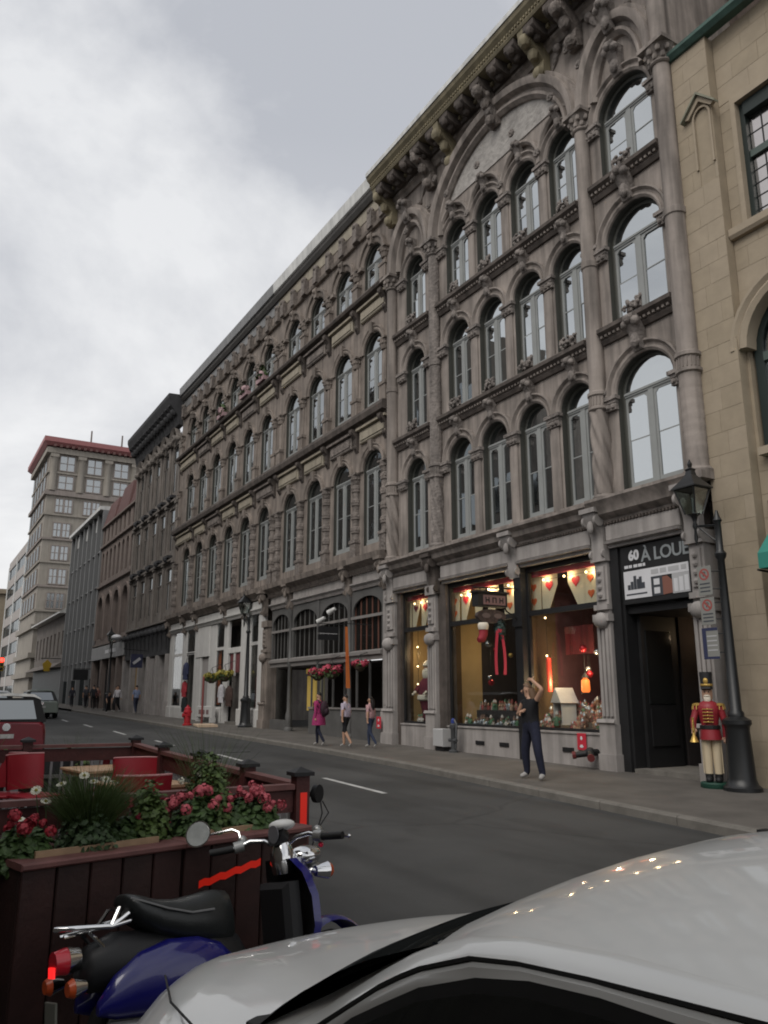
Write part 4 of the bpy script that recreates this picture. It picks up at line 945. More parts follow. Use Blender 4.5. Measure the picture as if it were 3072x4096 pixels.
for x in PX:
    p = MB(); p.bevbox(x-0.14, x+0.14, YF-0.12, YF+0.1, 5.9, 16.6, 0.04)
    for z in (9.1, 12.6, 16.5): p.box(x-0.2, x+0.2, YF-0.18, YF+0.1, z, z+0.2)
    part('pier', p, STONE_F, Cb)
for z in (5.75, 9.2, 12.75):
    s = MB(); s.extr_x(PX[0], PX[-1], [(0,z),(0.2,z+0.04),(0.2,z+0.16),(0,z+0.2)]); part('string_course', s, STONE_F, Cb)
for i in range(5):
    cx = (PX[i]+PX[i+1])/2; h = MB(); archivolt(h, cx, 0.6, 16.5, 0.75, [(0,0.0),(0,0.16),(0.22,0.3),(0.24,0.0)], 14); h.tube([(cx-0.25*math.cos(t)*(1-t/9), YF-0.22, 16.75+0.25*math.sin(t)*(1-t/9)) for t in [k*0.6 for k in range(13)]], 0.09, 6)
    for s in (-1, 1): h.ball((cx+s*0.75, YF-0.2, 16.6), 0.2, 7, 5)
    part('bay_head', h, STONE_F, Cb)
    for z in (9.4, 13.0): 
        p = MB(); p.box(cx-0.5, cx+0.5, YF-0.3, YF+0.0, z+0.05, z+0.2); p.ball((cx, YF-0.2, z+0.0), 0.2, 7, 5); part('balcony_ledge', p, STONE_FD, Cb)
cm = MB(); cm.extr_x(PX[0]-0.1, PX[-1]+0.1, [(0,17.3),(0.25,17.4),(0.35,17.9),(0.8,18.5),(0.95,18.95),(0.95,19.2),(0,19.25)])
part('cornice', cm, STONE_FD, Cb)
bk = MB(); bk.prism([(-0.15,0,-0.9),(-0.15,-0.3,-0.8),(-0.15,-0.45,-0.2),(-0.15,-0.85,0.1),(-0.15,-0.85,0.2),(-0.15,0,0.2)], (0.3,0,0)); bk.ball((0,-0.5,-0.2), 0.25, 7, 5); bk = bk.mesh('bracket', STONE_FD, 35)
for k in range(14): part('bracket', bk, None, Cb, (PX[0]+0.3+k*0.76, YF, 18.35))
p = MB(); p.box(PX[0], PX[-1], YF-0.1, YF+0.6, 3.95, 5.72)
for k in range(11):
    x = PX[0]+0.3+k*0.97; p.prism([(x-0.12,YF-0.35,5.6),(x+0.12,YF-0.35,5.6),(x+0.12,YF-0.12,4.2),(x-0.12,YF-0.12,4.2)], (0,0.05,0)); p.ball((x, YF-0.28, 5.35), 0.2, 7, 5)
part('carved_fascia', p, STONE_FD, Cb)
for i, x in enumerate(PX):
    p = MB(); z = gz(x); p.box(x-0.28, x+0.28, YF-0.25, YF+0.3, z-0.1, z+0.8); p.box(x-0.2, x+0.2, YF-0.18, YF+0.3, z+0.8, 3.95); part('pier', p, SHOPSTONE, Cb)
p = MB(); p.box(PX[0]+0.2, PX[-1]-0.2, YF+0.35, YF+0.4, gz(-50)-0.1, 3.95); part('shop_window', p, GLASS_F, Cb)
p = MB(); p.box(-49.2, -48.2, YF-0.1, YF+0.2, gz(-49)-0.1, 3.8); p.box(-47.0,-46.2,YF+0.1,YF+0.2,gz(-47),2.4); part('stone_panel', p, SHOPSTONE, Cb)
p = MB(); p.box(-53.1, -51.7, YF+0.1, YF+0.2, 1.9, 3.7); part('display_panel', p, mat('tan_poster', (0.3,0.2,0.09), 0.8), Cb)
bs = thing('projecting_sign', 'dark blue sign projecting from the narrow dark grey building', 'sign', (-49.4, YF-0.2, 3.5), world=True)
p = MB(); p.box(-49.5, -49.4, YF-1.1, YF-0.4, 3.3, 4.1); part('board', p, mat('navy_sign', (0.025,0.027,0.06), 0.5), bs)
p = MB(); p.obox((-49.38, YF-0.75, 3.7), (0.01,0,0), (0,0.2,0.16), (0,0.05,-0.06)); part('emblem', p, SPALE, bs)
p = MB(); p.tube([(-49.45,YF,4.3),(-49.45,YF-1.55,4.4)], 0.03, 6); part('bracket', p, BLACK, bs)

# --- D: pinkish stone with red mansard dormers
Db = thing('commercial_building', 'pinkish stone building with round arched windows and dark red roof', 'building', (-61, YF, gz(-61)), world=True)
dw = MB(); DX0, DX1 = -66.8, -55.601
n = 4; wd = (DX1-DX0)/n
for i in range(n):
    x0 = DX0+i*wd; cx = x0+wd/2
    arch_cell(dw, x0, x0+wd, 5.4, 10.0, cx, 0.85, 5.95, 8.35, 0.85, 0.5)
for i in range(8):
    x0 = DX0+i*wd/2; cx = x0+wd/4
    arch_cell(dw, x0, x0+wd/2, 10.0, 13.3, cx, 0.36, 10.5, 12.5, 0.36, 0.4)
    rect_cell(dw, x0, x0+wd/2, 13.3, 15.0, cx-0.3, cx+0.3, 13.6, 14.8)
dw.box(DX0, DX1, YF+0.7, YF+12, -0.2, 15.0); dw.quad((DX0,YF,5),(DX0,YF,15),(DX0,YF+0.7,15),(DX0,YF+0.7,5))
part('wall', dw, PINKST, Db)
for i in range(n): put_window(Db, window_meshes('Da', 0.85, 2.4, 0.85, STONE_FD, GLASS_F, rows=1), (DX0+i*wd+wd/2, YF+0.42, 5.95))
for i in range(8):
    cx = DX0+i*wd/2+wd/4
    put_window(Db, window_meshes('Db', 0.36, 2.0, 0.36, STONE_FD, GLASS_F, rows=1, lights=1), (cx, YF+0.3, 10.5)); put_window(Db, window_meshes('Dc', 0.3, 0.8, 0.4, STONE_FD, GLASS_F, rows=1, arch=False, lights=1), (cx, YF+0.22, 13.6))
for i in range(n):
    a = MB(); archivolt(a, DX0+i*wd+wd/2, 0.88, 8.35, 0.88, [(0,0),(0,0.1),(0.25,0.14),(0.27,0)], 12, 5.9); part('archivolt', a, PINKST, Db)
for z in (5.35, 9.95, 13.2, 14.85):
    s = MB(); s.extr_x(DX0, DX1, [(0,z),(0.18,z+0.05),(0.18,z+0.18),(0,z+0.22)]); part('string_course', s, PINKST, Db)
p = MB(); p.box(DX0, DX1, YF-0.18, YF+0.6, 4.35, 5.3); part('sign_band', p, METAL_G, Db)
b = MB()
for x0, x1 in ((-61.6,-60.4), (-59.9,-58.0)): b.box(x0, x1, YF-0.2, YF-0.185, 4.7, 4.95)
part('small_lettering', b, WHITE, Db)
p = MB(); p.box(DX0, DX1, YF+0.3, YF+0.4, gz(-60)-0.1, 4.35); part('shop_window', p, DARKROOM, Db)
for x in (DX0+0.3, -63.2, -60.2, -57.9, DX1-0.3):
    p = MB(); p.box(x-0.25, x+0.25, YF-0.12, YF+0.3, gz(x)-0.1, 4.35); part('pier', p, PINKST, Db)
p = MB(); p.box(-62.8,-61.0,YF+0.2,YF+0.29,gz(-62),3.6); part('shop_door', p, BLACK, Db)
for a, b, t in ((-66.6,-62.6,16.9), (-61.9,-57.9,17.2), (-57.3,-55.62,17.0)):
    r = MB(); r.prism([(a,YF-0.1,15.05),(b,YF-0.1,15.05),(b-0.5,YF+0.3,t),(a+0.5,YF+0.3,t)], (0,3.0,0)); part('roof', r, REDROOF, Db)
lp = MB(); lp.ball((-56.6, YF-0.5, 5.55), 0.35, 10, 6, 0, (1.4,1,0.6)); lp.tube([(-56.6,YF,5.3),(-56.6,YF-0.5,5.3)], 0.05, 6); part('wall_lamp', lp, WHITE, Db, smooth=50)
fs = thing('projecting_sign', 'small black sign projecting between the pinkish building and the glass one', 'sign', (-66.9, YF-0.2, 3), world=True)
p = MB(); p.box(-66.95,-66.85,YF-1.4,YF-0.3,2.9,3.7); part('board', p, BLACK, fs); p = MB(); p.tube([(-66.9,YF,3.75),(-66.9,YF-1.4,3.75)], 0.03, 6); part('bracket', p, BLACK, fs)

# --- E: glass curtain wall
Eb = thing('office_building', 'dark glass fronted building with tall grey fins', 'building', (-74, YF, gz(-74)), world=True)
EX0, EX1 = -81.5, -66.9
p = MB(); p.box(EX0, EX1, YF+0.5, YF+12, -0.2, 16.6); part('core', p, STONE_FD, Eb)
FIN = mat('grey_fin', (0.2, 0.203, 0.205), 0.5)
n = 7; wd = (EX1-EX0)/n
for i in range(n):
    for z0, z1 in ((gz(-74), 4.4), (4.5, 7.4), (7.5, 10.3), (10.4, 13.2), (13.3, 16.1)):
        if z0 > 4:
            for h in range(2):
                g = MB(); g.box(EX0+(i+h*0.5)*wd+0.08, EX0+(i+0.5+h*0.5)*wd-0.04, YF+0.2, YF+0.23, z0, z1-0.3); part('pane', g, GLASS_E, Eb)
        else:
            g = MB(); g.box(EX0+i*wd+0.08, EX0+(i+1)*wd-0.08, YF+0.2, YF+0.23, z0, z1); part('pane', g, GLASS_E, Eb)
for i in range(n+1):
    f = MB(); f.box(EX0+i*wd-0.09, EX0+i*wd+0.09, YF-0.14, YF+0.5, 3.0 if i % 2 else gz(-74), 16.6); part('fin', f, FIN, Eb)
for z in (4.42, 7.42, 10.3, 13.22):
    f = MB(); f.box(EX0, EX1, YF+0.02, YF+0.5, z, z+0.09); part('spandrel', f, FIN, Eb)
f = MB(); f.extr_x(EX0-0.1, EX1, [(-0.5,16.61),(0.4,16.61),(0.4,16.9),(-0.5,16.95)]); part('parapet', f, METAL_W, Eb)
for i in range(3):
    f = MB(); f.box(EX0+2+i*4.5, EX0+3.2+i*4.5, YF+0.05, YF+0.2, 15.3, 16.4); part('blind', f, METAL_W, Eb)
# --- F: low building with a metal roof
Fb = thing('low_building', 'low two storey building with sloping pale metal roof before the tower', 'building', (-92, YF, gz(-92)), world=True)
FX0, FX1 = -102, -81.7
fw = MB(); n = 8; wd = (FX1-FX0)/n
for i in range(n):
    x0 = FX0+i*wd; rect_cell(fw, x0, x0+wd, 4.9, 9.6, x0+wd*0.3, x0+wd*0.7, 5.6, 7.9)
fw.box(FX0, FX1, YF+0.5, YF+9, -0.2, 9.5); fw.quad((FX0,YF,0),(FX0,YF,9.6),(FX0,YF+0.5,9.6),(FX0,YF+0.5,0))
part('wall', fw, STONE_F, Fb)
for i in range(n): put_window(Fb, window_meshes('F', wd*0.2, 1.5, 0.8, METAL_W, GLASS_F, rows=1, arch=False), (FX0+i*wd+wd*0.5, YF+0.25, 5.6))
r = MB(); r.add([(FX0-0.2,YF-0.7,9.6),(FX1,YF-0.7,9.6),(FX1,YF+5,13.0),(FX0-0.2,YF+5,13.0),(FX0-0.2,YF-0.7,9.45),(FX1,YF-0.7,9.45),(FX1,YF+5,9.5),(FX0-0.2,YF+5,9.5)], [(0,1,2,3),(4,5,1,0),(4,7,6,5),(0,3,7,4),(1,5,6,2),(3,2,6,7)]); part('roof', r, METAL_W, Fb)
for x in (-83.2, -86.5):
    c = MB(); c.lathe(x, YF+2.2, [(0.9,10.6),(0.95,12.0),(0.8,12.7),(0.3,13.1)], 12); part('dormer', c, METAL_W, Fb, smooth=50)
p = MB(); p.box(FX0, FX1, YF-0.02, YF+0.45, gz(-90)-0.1, 4.6); part('shop_window', p, mat('dark_green_shop', (0.03,0.045,0.045), 0.5, var=0.3), Fb)
p = MB(); p.prism([(FX0,YF-0.05,4.9),(FX0,YF-0.05,4.4),(FX0,YF-1.0,4.3)], (FX1-FX0,0,0)); part('awning', p, STONE_F, Fb)
ys = thing('projecting_sign', 'yellow sign hanging out over the far pavement', 'sign', (-83, YF-1, 3.6), world=True)
p = MB(); p.prism([(-83.0,YF-1.6,4.7),(-83.0,YF-1.2,5.1),(-83.0,YF-0.8,4.7),(-83.0,YF-0.95,4.0),(-83.0,YF-1.45,4.0)], (0.15,0,0)); part('board', p, mat('sign_yellow', (0.42,0.27,0.02), 0.6), ys); p = MB(); p.tube([(-82.9,YF,5.2),(-82.9,YF-1.8,5.2)], 0.04, 6); part('bracket', p, BLACK, ys)
# --- G: the tower with a red cornice
Gb = thing('tower_building', 'ten storey grey stone tower with red cornice', 'building', (-112, YF+8, gz(-112)), world=True)
GXA, GXB, GYA, GYB = -120, -105, 12.3, 30
TOWER = mat('tower_stone', (0.31, 0.283, 0.247), 0.85, var=0.1, scale=0.6, streak=0.2)
TOWER2 = mat('tower_stone_pink', (0.27, 0.235, 0.215), 0.85, var=0.1, scale=0.6, streak=0.2)
g = MB(); g.box(GXA, GXB, GYA, GYB, -0.5, 32.6); part('core', g, TOWER, Gb)
FL = [(29.6,31.5), (27.2,28.9), (24.2,25.9), (21.1,22.8), (18.2,19.9), (15.2,17.0), (12.2,14.0)]
def flank_win(y0, y1, z0, z1, many):
    f = MB(); xf = GXB
    f.box(xf, xf+0.14, y0-0.12, y0, z0-0.12, z1+0.12); f.box(xf, xf+0.14, y1, y1+0.12, z0-0.12, z1+0.12); f.box(xf, xf+0.14, y0, y1, z1, z1+0.12); f.box(xf, xf+0.22, y0, y1, z0-0.12, z0)
    f.box(xf, xf+0.1, (y0+y1)/2-0.06, (y0+y1)/2+0.06, z0, z1); f.box(xf, xf+0.08, y0, y1, (z0+z1)/2-0.04, (z0+z1)/2+0.04)
    w_ = part('window', f, TOWER2, Gb)
    for a, b in ((y0+0.02, (y0+y1)/2-0.06), ((y0+y1)/2+0.06, y1-0.02)):
        for c, d in ((z0+0.01, (z0+z1)/2-0.04), ((z0+z1)/2+0.04, z1-0.01)):
            q = MB(); q.box(xf+0.01, xf+0.03, a, b, c, d); part('pane', q, GT, w_)
GT = glass_mat('tower_glass', 0.42, (0.06,0.06,0.06), rough=0.2)
for i, (z0, z1) in enumerate(FL):
    for yc in (14.4, 17.75, 21.1, 24.5, 27.9):
        if i < 2: flank_win(yc-0.85, yc+0.85, z0, z1, True)
        else:
            flank_win(yc-0.95, yc-0.12, z0, z1, False); flank_win(yc+0.12, yc+0.95, z0, z1, False)
    s = MB(); s.box(GXB, GXB+0.2, GYA-0.2, GYB, z0-0.45, z0-0.2); s.box(GXA, GXB, GYA-0.2, GYA, z0-0.45, z0-0.2); part('string_course', s, TOWER2 if i % 2 else TOWER, Gb)
    for x in (-118.3, -115.5, -112.7, -109.9, -107.1):
        f = MB(); f.box(x-0.75, x+0.75, GYA-0.14, GYA, z0-0.12, z1+0.12); f_ = part('window', f, TOWER2, Gb)
        q = MB(); q.box(x-0.65, x-0.06, GYA-0.17, GYA-0.142, z0, z1); part('pane', q, GLASS_F, f_); q = MB(); q.box(x+0.06, x+0.65, GYA-0.17, GYA-0.142, z0, z1); part('pane', q, GLASS_F, f_)
for y in (12.8, 16.1, 19.4, 22.8, 26.2, 29.4):
    p = MB(); p.lathe(GXB+0.05, y, [(0.45,26.9),(0.42,30.9),(0.55,31.2)], 12, 0); p.box(GXB, GXB+0.6, y-0.5, y+0.5, 31.2, 31.6); part('column', p, TOWER, Gb, smooth=40)
c = MB(); c.box(GXA-0.3, GXB+0.35, GYA-0.35, GYB, 26.3, 26.75); part('belt_course', c, TOWER2, Gb)
c = MB(); c.box(GXA-0.3, GXB+0.5, GYA-0.5, GYB, 31.7, 32.4); part('frieze', c, TOWER, Gb)
c = MB(); c.add([(GXA-0.4,GYA-0.5,32.6),(GXB+0.5,GYA-0.5,32.6),(GXB+0.5,GYB,32.6),(GXA-0.4,GYB,32.6),(GXA-0.9,GYA-0.95,33.05),(GXB+0.95,GYA-0.95,33.05),(GXB+0.95,GYB,33.05),(GXA-0.9,GYB,33.05),(GXA-0.9,GYA-0.95,33.65),(GXB+0.95,GYA-0.95,33.65),(GXB+0.95,GYB,33.65),(GXA-0.9,GYB,33.65)],
    [(0,1,5,4),(1,2,6,5),(2,3,7,6),(3,0,4,7),(4,5,9,8),(5,6,10,9),(6,7,11,10),(7,4,8,11),(8,9,10,11)]); part('cornice', c, mat('red_cornice', (0.3, 0.12, 0.12), 0.6, var=0.1), Gb)
c = MB()
for k in range(24): c.box(GXB+0.5, GXB+1.0, GYA+0.2+k*0.72, GYA+0.5+k*0.72, 32.42, 32.75)
part('dentil_row', c, REDROOF, Gb, kind='stuff')
for y in (17.5, 21.5, 23.5):
    c = MB(); c.lathe(GXB-3, y, [(0.13,32.6),(0.1,36.4)], 8); part('flue', c, STONE_F, Gb)
for z in (9.6, 6.2, 3.9):
    c = MB(); c.box(GXA-0.3, GXB+0.3, GYA-0.4, GYB, z, z+0.6); part('belt_course', c, TOWER, Gb)
# --- H: white ribbon-window block
Hb = thing('office_building', 'pale block of white bands and dark ribbon windows past the tower', 'building', (-130, YF, gz(-130)), world=True)
h = MB(); h.box(-145, -121, YF+0.2, YF+20, -0.5, 22.4); part('core', h, STONE_FD, Hb)
PALE = mat('pale_cladding', (0.36, 0.33, 0.31), 0.7, var=0.1)
for k in range(7):
    z = 1.6+k*3.1
    s = MB(); s.box(-145, -121, YF, YF+0.2, z+1.6, z+3.0); part('band', s, PALE, Hb)
    for j in range(8):
        g = MB(); g.box(-145+j*3+0.1, -142-0.1+j*3, YF+0.1, YF+0.19, z+0.02, z+1.58); part('pane', g, GLASS_F, Hb)
for k in range(3):
    s = MB(); s.box(-121.8-k*11.5, -121-k*11.5, YF-0.1, YF-0.002, 0, 22.4); part('pilaster', s, METAL_W, Hb)
# --- I: brown blocks farther still
for x0, x1, zt, y0, m_, lab in ((-175,-152,19,YF-1,TAN3,'brown stone block at the far end of the street'), (-230,-176,14,YF-4,STONE_F,'distant grey block at the very end of the street, lower than the brown one')):
    Ib = thing('distant_building', lab, 'building', ((x0+x1)/2, y0, 0), world=True)
    s = MB(); s.box(x0, x1, y0, y0+20, -0.5, zt); s.box(x0-0.5, x1+0.5, y0-0.5, y0+20, zt+0.01, zt+0.8); part('wall', s, m_, Ib)
    for k in range(4):
        for j in range(int((x1-x0)/3)):
            g = MB(); g.box(x0+j*3+0.8, x0+j*3+2.2, y0-0.08, y0-0.01, 2+k*4, 4.2+k*4); w_ = part('window', g, PALE, Ib)
            q = MB(); q.box(x0+j*3+0.95, x0+j*3+2.05, y0-0.1, y0-0.082, 2.1+k*4, 4.1+k*4); part('pane', q, GLASS_F, w_)

# ================================================================ the other side of the street (behind the camera; seen mirrored in the panes)
OPS = mat('opposite_stone', (0.12, 0.105, 0.09), 0.85, var=0.2, scale=1)
def opposite(x0, x1, h, lab, m_):
    o = thing('facing_building', lab, 'building', ((x0+x1)/2, -3.2, 0), world=True)
    s = MB(); s.box(x0, x1, -8.2, -3.2, -0.5, h); part('wall', s, m_, o)
    c = MB(); c.box(x0, x1, -3.2+0.001, -2.8, h-0.6, h); part('cornice', c, STONE_D, o)
    g0 = MB(); g0.box(-0.55, 0.55, 0.001, 0.06, 0, 2.1); gm = g0.mesh('window', GLASS_F)
    for j in range(int((x1-x0)/2.6)):
        for k in range(int((h-4)/3.6)):
            part('window', gm, None, o, (x0+1.4+j*2.6, -3.2, 4.6+k*3.6))
opposite(-95, -37.5, 24.0, 'long dark stone row across the street, mirrored in the panes', OPS)
opposite(-37.4, -31.2, 17.2, 'lower dark stone house across the street beside the long row', STONE_F)
opposite(-31.1, -14, 7.5, 'low house across the street', OPS)
opposite(-13.9, 8, 7.0, 'low house behind the parked white car', OPS)
# ================================================================ shop display things
GOLD = mat('gold_trim', (0.55, 0.36, 0.1), 0.4, metal=0.6); CREAMC = mat('cream_cloth', (0.62, 0.55, 0.4), 0.8, var=0.06)
HEART = mat('heart_red', (0.6, 0.03, 0.05), 0.6); HEARTO = mat('heart_orange', (0.55, 0.12, 0.04), 0.6)
BULB = mat('lit_bulb', (1, 0.8, 0.5), 0.4, emit=(1.0, 0.72, 0.36), estr=4.5)
SKIN = mat('skin', (0.42, 0.25, 0.17), 0.6); WHITEF = mat('white_fluff', (0.66, 0.6, 0.5), 0.95, bump=0.6, bscale=60)
MAROON = mat('maroon_cloth', (0.12, 0.02, 0.035), 0.9, var=0.2, scale=10)
def heart_mesh(s, m):
    mb = MB(); P = []
    for k in range(18):
        t = 2*math.pi*k/18; P.append((s*math.sin(t)**3, 0, s*(13*math.cos(t)-5*math.cos(2*t)-2*math.cos(3*t)-math.cos(4*t))/16))
    mb.prism(P, (0,-0.012,0)); return mb.mesh('heart', m)
H1 = heart_mesh(0.13, HEART); H2 = heart_mesh(0.1, HEARTO)
BANN = [(-20.0,0.2,0,2), (-19.55,0.2,1,0), (-19.05,0.22,1,1), (-17.6,0.2,0,2), (-17.1,0.22,1,1), (-16.5,0.22,1,0), (-15.95,0.22,1,1), (-15.3,0.22,0,2), (-14.4,0.24,0,2), (-13.86,0.27,1,1), (-13.0,0.27,2,1), (-12.55,0.2,0,2)]
LBL = {-20.0:'cream banner with two orange hearts at the left edge of the narrow window', -19.55:'cream banner with a dim maroon heart in the narrow window', -19.05:'cream banner with bright red heart in the narrow window', -17.6:'cream banner with two hearts at the left of the middle window', -17.1:'cream banner with red heart left of the hanging sign', -16.5:'cream banner behind the hanging sign, its heart maroon', -15.95:'cream banner with red heart just above the hanging sign', -15.3:'cream banner with two orange hearts beside the black post', -14.4:'cream banner with two orange hearts just right of the black post', -13.86:'tapered cream banner with red heart, second in the right window', -13.0:'tapered cream banner with red heart, third in the right window', -12.55:'cream banner with two hearts against the right pier'}
H3 = heart_mesh(0.11, MAROON)
for x, hw, kind, hk in BANN:
    t = thing('banner', LBL[x], 'banner', (x*1.02, YF+0.3, 3.58), 'cream heart banners in the shop window')
    q = MB()
    if kind == 0: q.prism([(-hw,0,0),(hw,0,0),(hw,0,0.82),(-hw,0,0.82)], (0,0.012,0))
    elif kind == 1: q.prism([(-hw,0,0),(-hw*0.1,0,0),(hw,0,0.55),(hw,0,0.82),(-hw,0,0.82)], (0,0.012,0))
    else: q.prism([(hw,0,0),(hw*0.1,0,0),(-hw,0,0.55),(-hw,0,0.82),(hw,0,0.82)], (0,0.012,0))
    part('cloth', q, CREAMC, t)
    if hk == 2: part('heart', H2, None, t, (0,-0.002,0.56)); part('heart', H2, None, t, (0,-0.002,0.22))
    else: part('heart', H1 if hk else H3, None, t, (0,-0.002,0.55))
b1 = MB(); b1.ball((0,0,0), 0.027, 8, 6); BM = b1.mesh('bulb', BULB)
def bulbs(name, lab, pts, energy, cat='string lights', size=1.0, col=(1,0.72,0.4), lights=None):
    t = thing(name, lab, cat, pts[0], world=True)
    w = MB(); w.tube([(p[0],p[1]+0.02,p[2]) for p in pts] if len(pts) > 1 else [pts[0], (pts[0][0], pts[0][1]+0.1, pts[0][2])], 0.006, 5); part('wire', w, BLACK, t)
    for i, p in enumerate(pts):
        o = part('bulb', BM, None, t, p); o.scale = (size,)*3
    for p in (lights or []):
        l = bpy.data.lights.new('bulb_light', 'POINT'); l.energy = energy; l.color = col; l.shadow_soft_size = 0.06; l.specular_factor = 0.15
        lo = bpy.data.objects.new('bulb_light', l); COL.objects.link(lo); lo.location = Vector(p)-OFFS[t.name]; lo.parent = t
    return t
bulbs('bulb_string', 'string of four warm bulbs hanging down the narrow shop window', [(-20.12,YF+0.45,3.58),(-20.12,YF+0.45,3.02),(-20.12,YF+0.45,2.46),(-20.12,YF+0.45,1.95)], 7, lights=[(-20.0,YF+0.4,2.8)])
bulbs('bulb_string', 'warm bulbs along the top of the narrow shop window', [(-19.9,YF+0.22,4.26),(-19.55,YF+0.22,4.262),(-19.2,YF+0.22,4.26)], 3.5, lights=[(-19.6,YF+0.22,4.264)])
bulbs('bulb_string', 'row of warm bulbs along the top of the middle window', [(-17.55+0.4*k,YF+0.22,4.26+0.03*(k % 2)) for k in range(7)], 7, lights=[(-17.3,YF+0.22,4.26),(-16.3,YF+0.22,4.26),(-15.4,YF+0.22,4.2)])
bulbs('bulb_string', 'four warm bulbs along the top of the right window', [(-14.25,YF+0.22,4.263),(-13.55,YF+0.22,4.264),(-12.85,YF+0.22,4.264),(-12.5,YF+0.22,4.26)], 3.5, lights=[(-14.2,YF+0.22,4.26),(-13.4,YF+0.22,4.26),(-12.7,YF+0.22,4.26)])
bulbs('bulb_string', 'two bulbs on a cord near the black post in the right window', [(-14.45,YF+0.4,3.4),(-14.45,YF+0.4,2.52)], 2.2, size=0.9, lights=[(-14.3,YF+0.4,2.5)], col=(1,0.35,0.25))
bulbs('spot_lamp', 'lamp low in the middle window lighting the small houses', [(-16.3,YF+0.5,3.3)], 17, 'lamp', 0.7, lights=[(-17.2,YF+1.3,2.8)])
bulbs('spot_lamp', 'lamp over the crowd of figurines in the right window', [(-13.0,YF+0.9,3.3)], 22, 'lamp', 0.5, lights=[(-13.2,YF+0.5,2.3),(-14.2,YF+0.4,1.9)])
# bearded figure in a dark red coat
fg = thing('bearded_figure', 'large white bearded figure in a dark red coat in the narrow window', 'figure', (-19.74, YF+0.6, 0.88))
q = MB(); q.lathe(0,0,[(0.2,0.05),(0.22,0.3),(0.3,0.62),(0.33,0.8),(0.3,1.0),(0.22,1.2),(0.1,1.3)],16); part('coat', q, MAROON, fg, smooth=50)
q = MB(); q.tube([(-0.24,0,1.15),(-0.38,-0.12,0.95),(-0.3,-0.28,0.85)], [0.1,0.09,0.07], 8); part('arm', q, MAROON, fg, smooth=50); q = MB(); q.tube([(0.24,0,1.15),(0.36,-0.1,0.95),(0.28,-0.26,0.85)], [0.1,0.09,0.07], 8); part('arm', q, MAROON, fg, smooth=50)
q = MB(); q.lathe(0,0,[(0.3,0.6),(0.36,0.64),(0.36,0.74),(0.31,0.78)],16); part('fur_hem', q, WHITEF, fg, smooth=50)
q = MB(); q.ball((0,-0.02,1.5), 0.15, 12, 8); q.ball((0,-0.17,1.5), 0.03, 6, 4); part('head', q, SKIN, fg, smooth=60)
q = MB(); q.ball((0,-0.08,1.36), 0.17, 12, 8, 0, (1,0.8,1.2)); q.ball((0,-0.16,1.42), 0.08, 8, 5, 0, (1.6,0.6,0.7)); part('beard', q, WHITEF, fg, smooth=60)
q = MB(); q.ball((0,0.0,1.66), 0.16, 12, 6, 0, (1,1,0.6)); q.lathe(0,0,[(0.17,1.56),(0.2,1.6),(0.17,1.66)],12); part('hair', q, WHITEF, fg, smooth=60)
for x in (-0.3, 0.28):
    q = MB(); q.ball((x,-0.3,0.83), 0.055, 8, 6)
    for k in range(4): q.tube([(x-0.04+0.026*k,-0.33,0.82),(x-0.04+0.026*k,-0.38,0.8),(x-0.04+0.026*k,-0.37,0.76)], 0.013, 6)
    q.tube([(x+0.05,-0.31,0.84),(x+0.07,-0.35,0.83)], 0.014, 6); part('hand', q, WHITEF, fg, smooth=60)
for x in (-0.1,0.1):
    q = MB(); q.ball((x,-0.08,0.07), 0.1, 8, 6, 0, (0.8,1.5,0.8)); part('boot', q, BLACK, fg, smooth=60)
# small lit bear-like toy + lanterns + houses
lt = thing('lantern', 'glowing orange lantern hanging in the right window', 'lantern', (-13.45, YF+0.6, 1.68))
q = MB(); q.lathe(0,0,[(0.07,0.0),(0.1,0.05),(0.09,0.26),(0.04,0.32)],8); part('globe', q, mat('lantern_orange', (0.6,0.15,0.03), 0.6, emit=(1,0.2,0.04), estr=1.2), lt, smooth=50)
q = MB(); q.lathe(0,0,[(0.1,0.32),(0.03,0.4),(0.01,0.45)],8); q.tube([(0,0,0.44),(0,0,1.1)], 0.006, 5); q.lathe(0,0,[(0.1,-0.03),(0.1,0.0)],8); part('cap', q, BLACK, lt)
hs = thing('model_house', 'small white stable shaped house among the figurines', 'model house', (-14.05, YF+0.5, 0.98), rz=R(-20)); hs.scale = (0.85,0.85,0.85)
q = MB(); q.box(-0.3,-0.25,-0.2,0.2,0,0.55); q.box(0.25,0.3,-0.2,0.2,0,0.55); q.box(-0.25,0.25,0.16,0.2,0,0.55); part('wall', q, WHITEP, hs)
q = MB(); q.prism([(-0.36,-0.25,0.56),(0.36,-0.25,0.56),(0.0,-0.25,0.95)], (0,0.5,0)); part('roof', q, WHITEP, hs)
rw = thing('hanging_cloth', 'dark red cloth hanging at the upper left of the right window', 'cloth', (-13.9, YF+0.9, 2.5))
q = MB(); q.grid([[(-0.45+0.1*i, 0.06*math.sin(i*1.7), z) for i in range(10)] for z in (0.05,0.35,0.7)]); q.grid([[(-0.45+0.1*i, 0.06*math.sin(i*1.7)+0.02, z) for i in range(9,-1,-1)] for z in (0.05,0.35,0.7)]); part('cloth', q, mat('deep_red_hanging', (0.09,0.012,0.016), 0.9), rw, smooth=60)
rc = thing('red_candle', 'tall red cylinder glowing beside the post in the right window', 'candle', (-14.42, YF+0.42, 1.7))
q = MB(); q.lathe(0,0,[(0.06,0.0),(0.06,0.75),(0.02,0.78)],10); part('body', q, mat('red_glow', (0.5,0.05,0.03), 0.5, emit=(0.9,0.1,0.05), estr=0.18), rc, smooth=50)
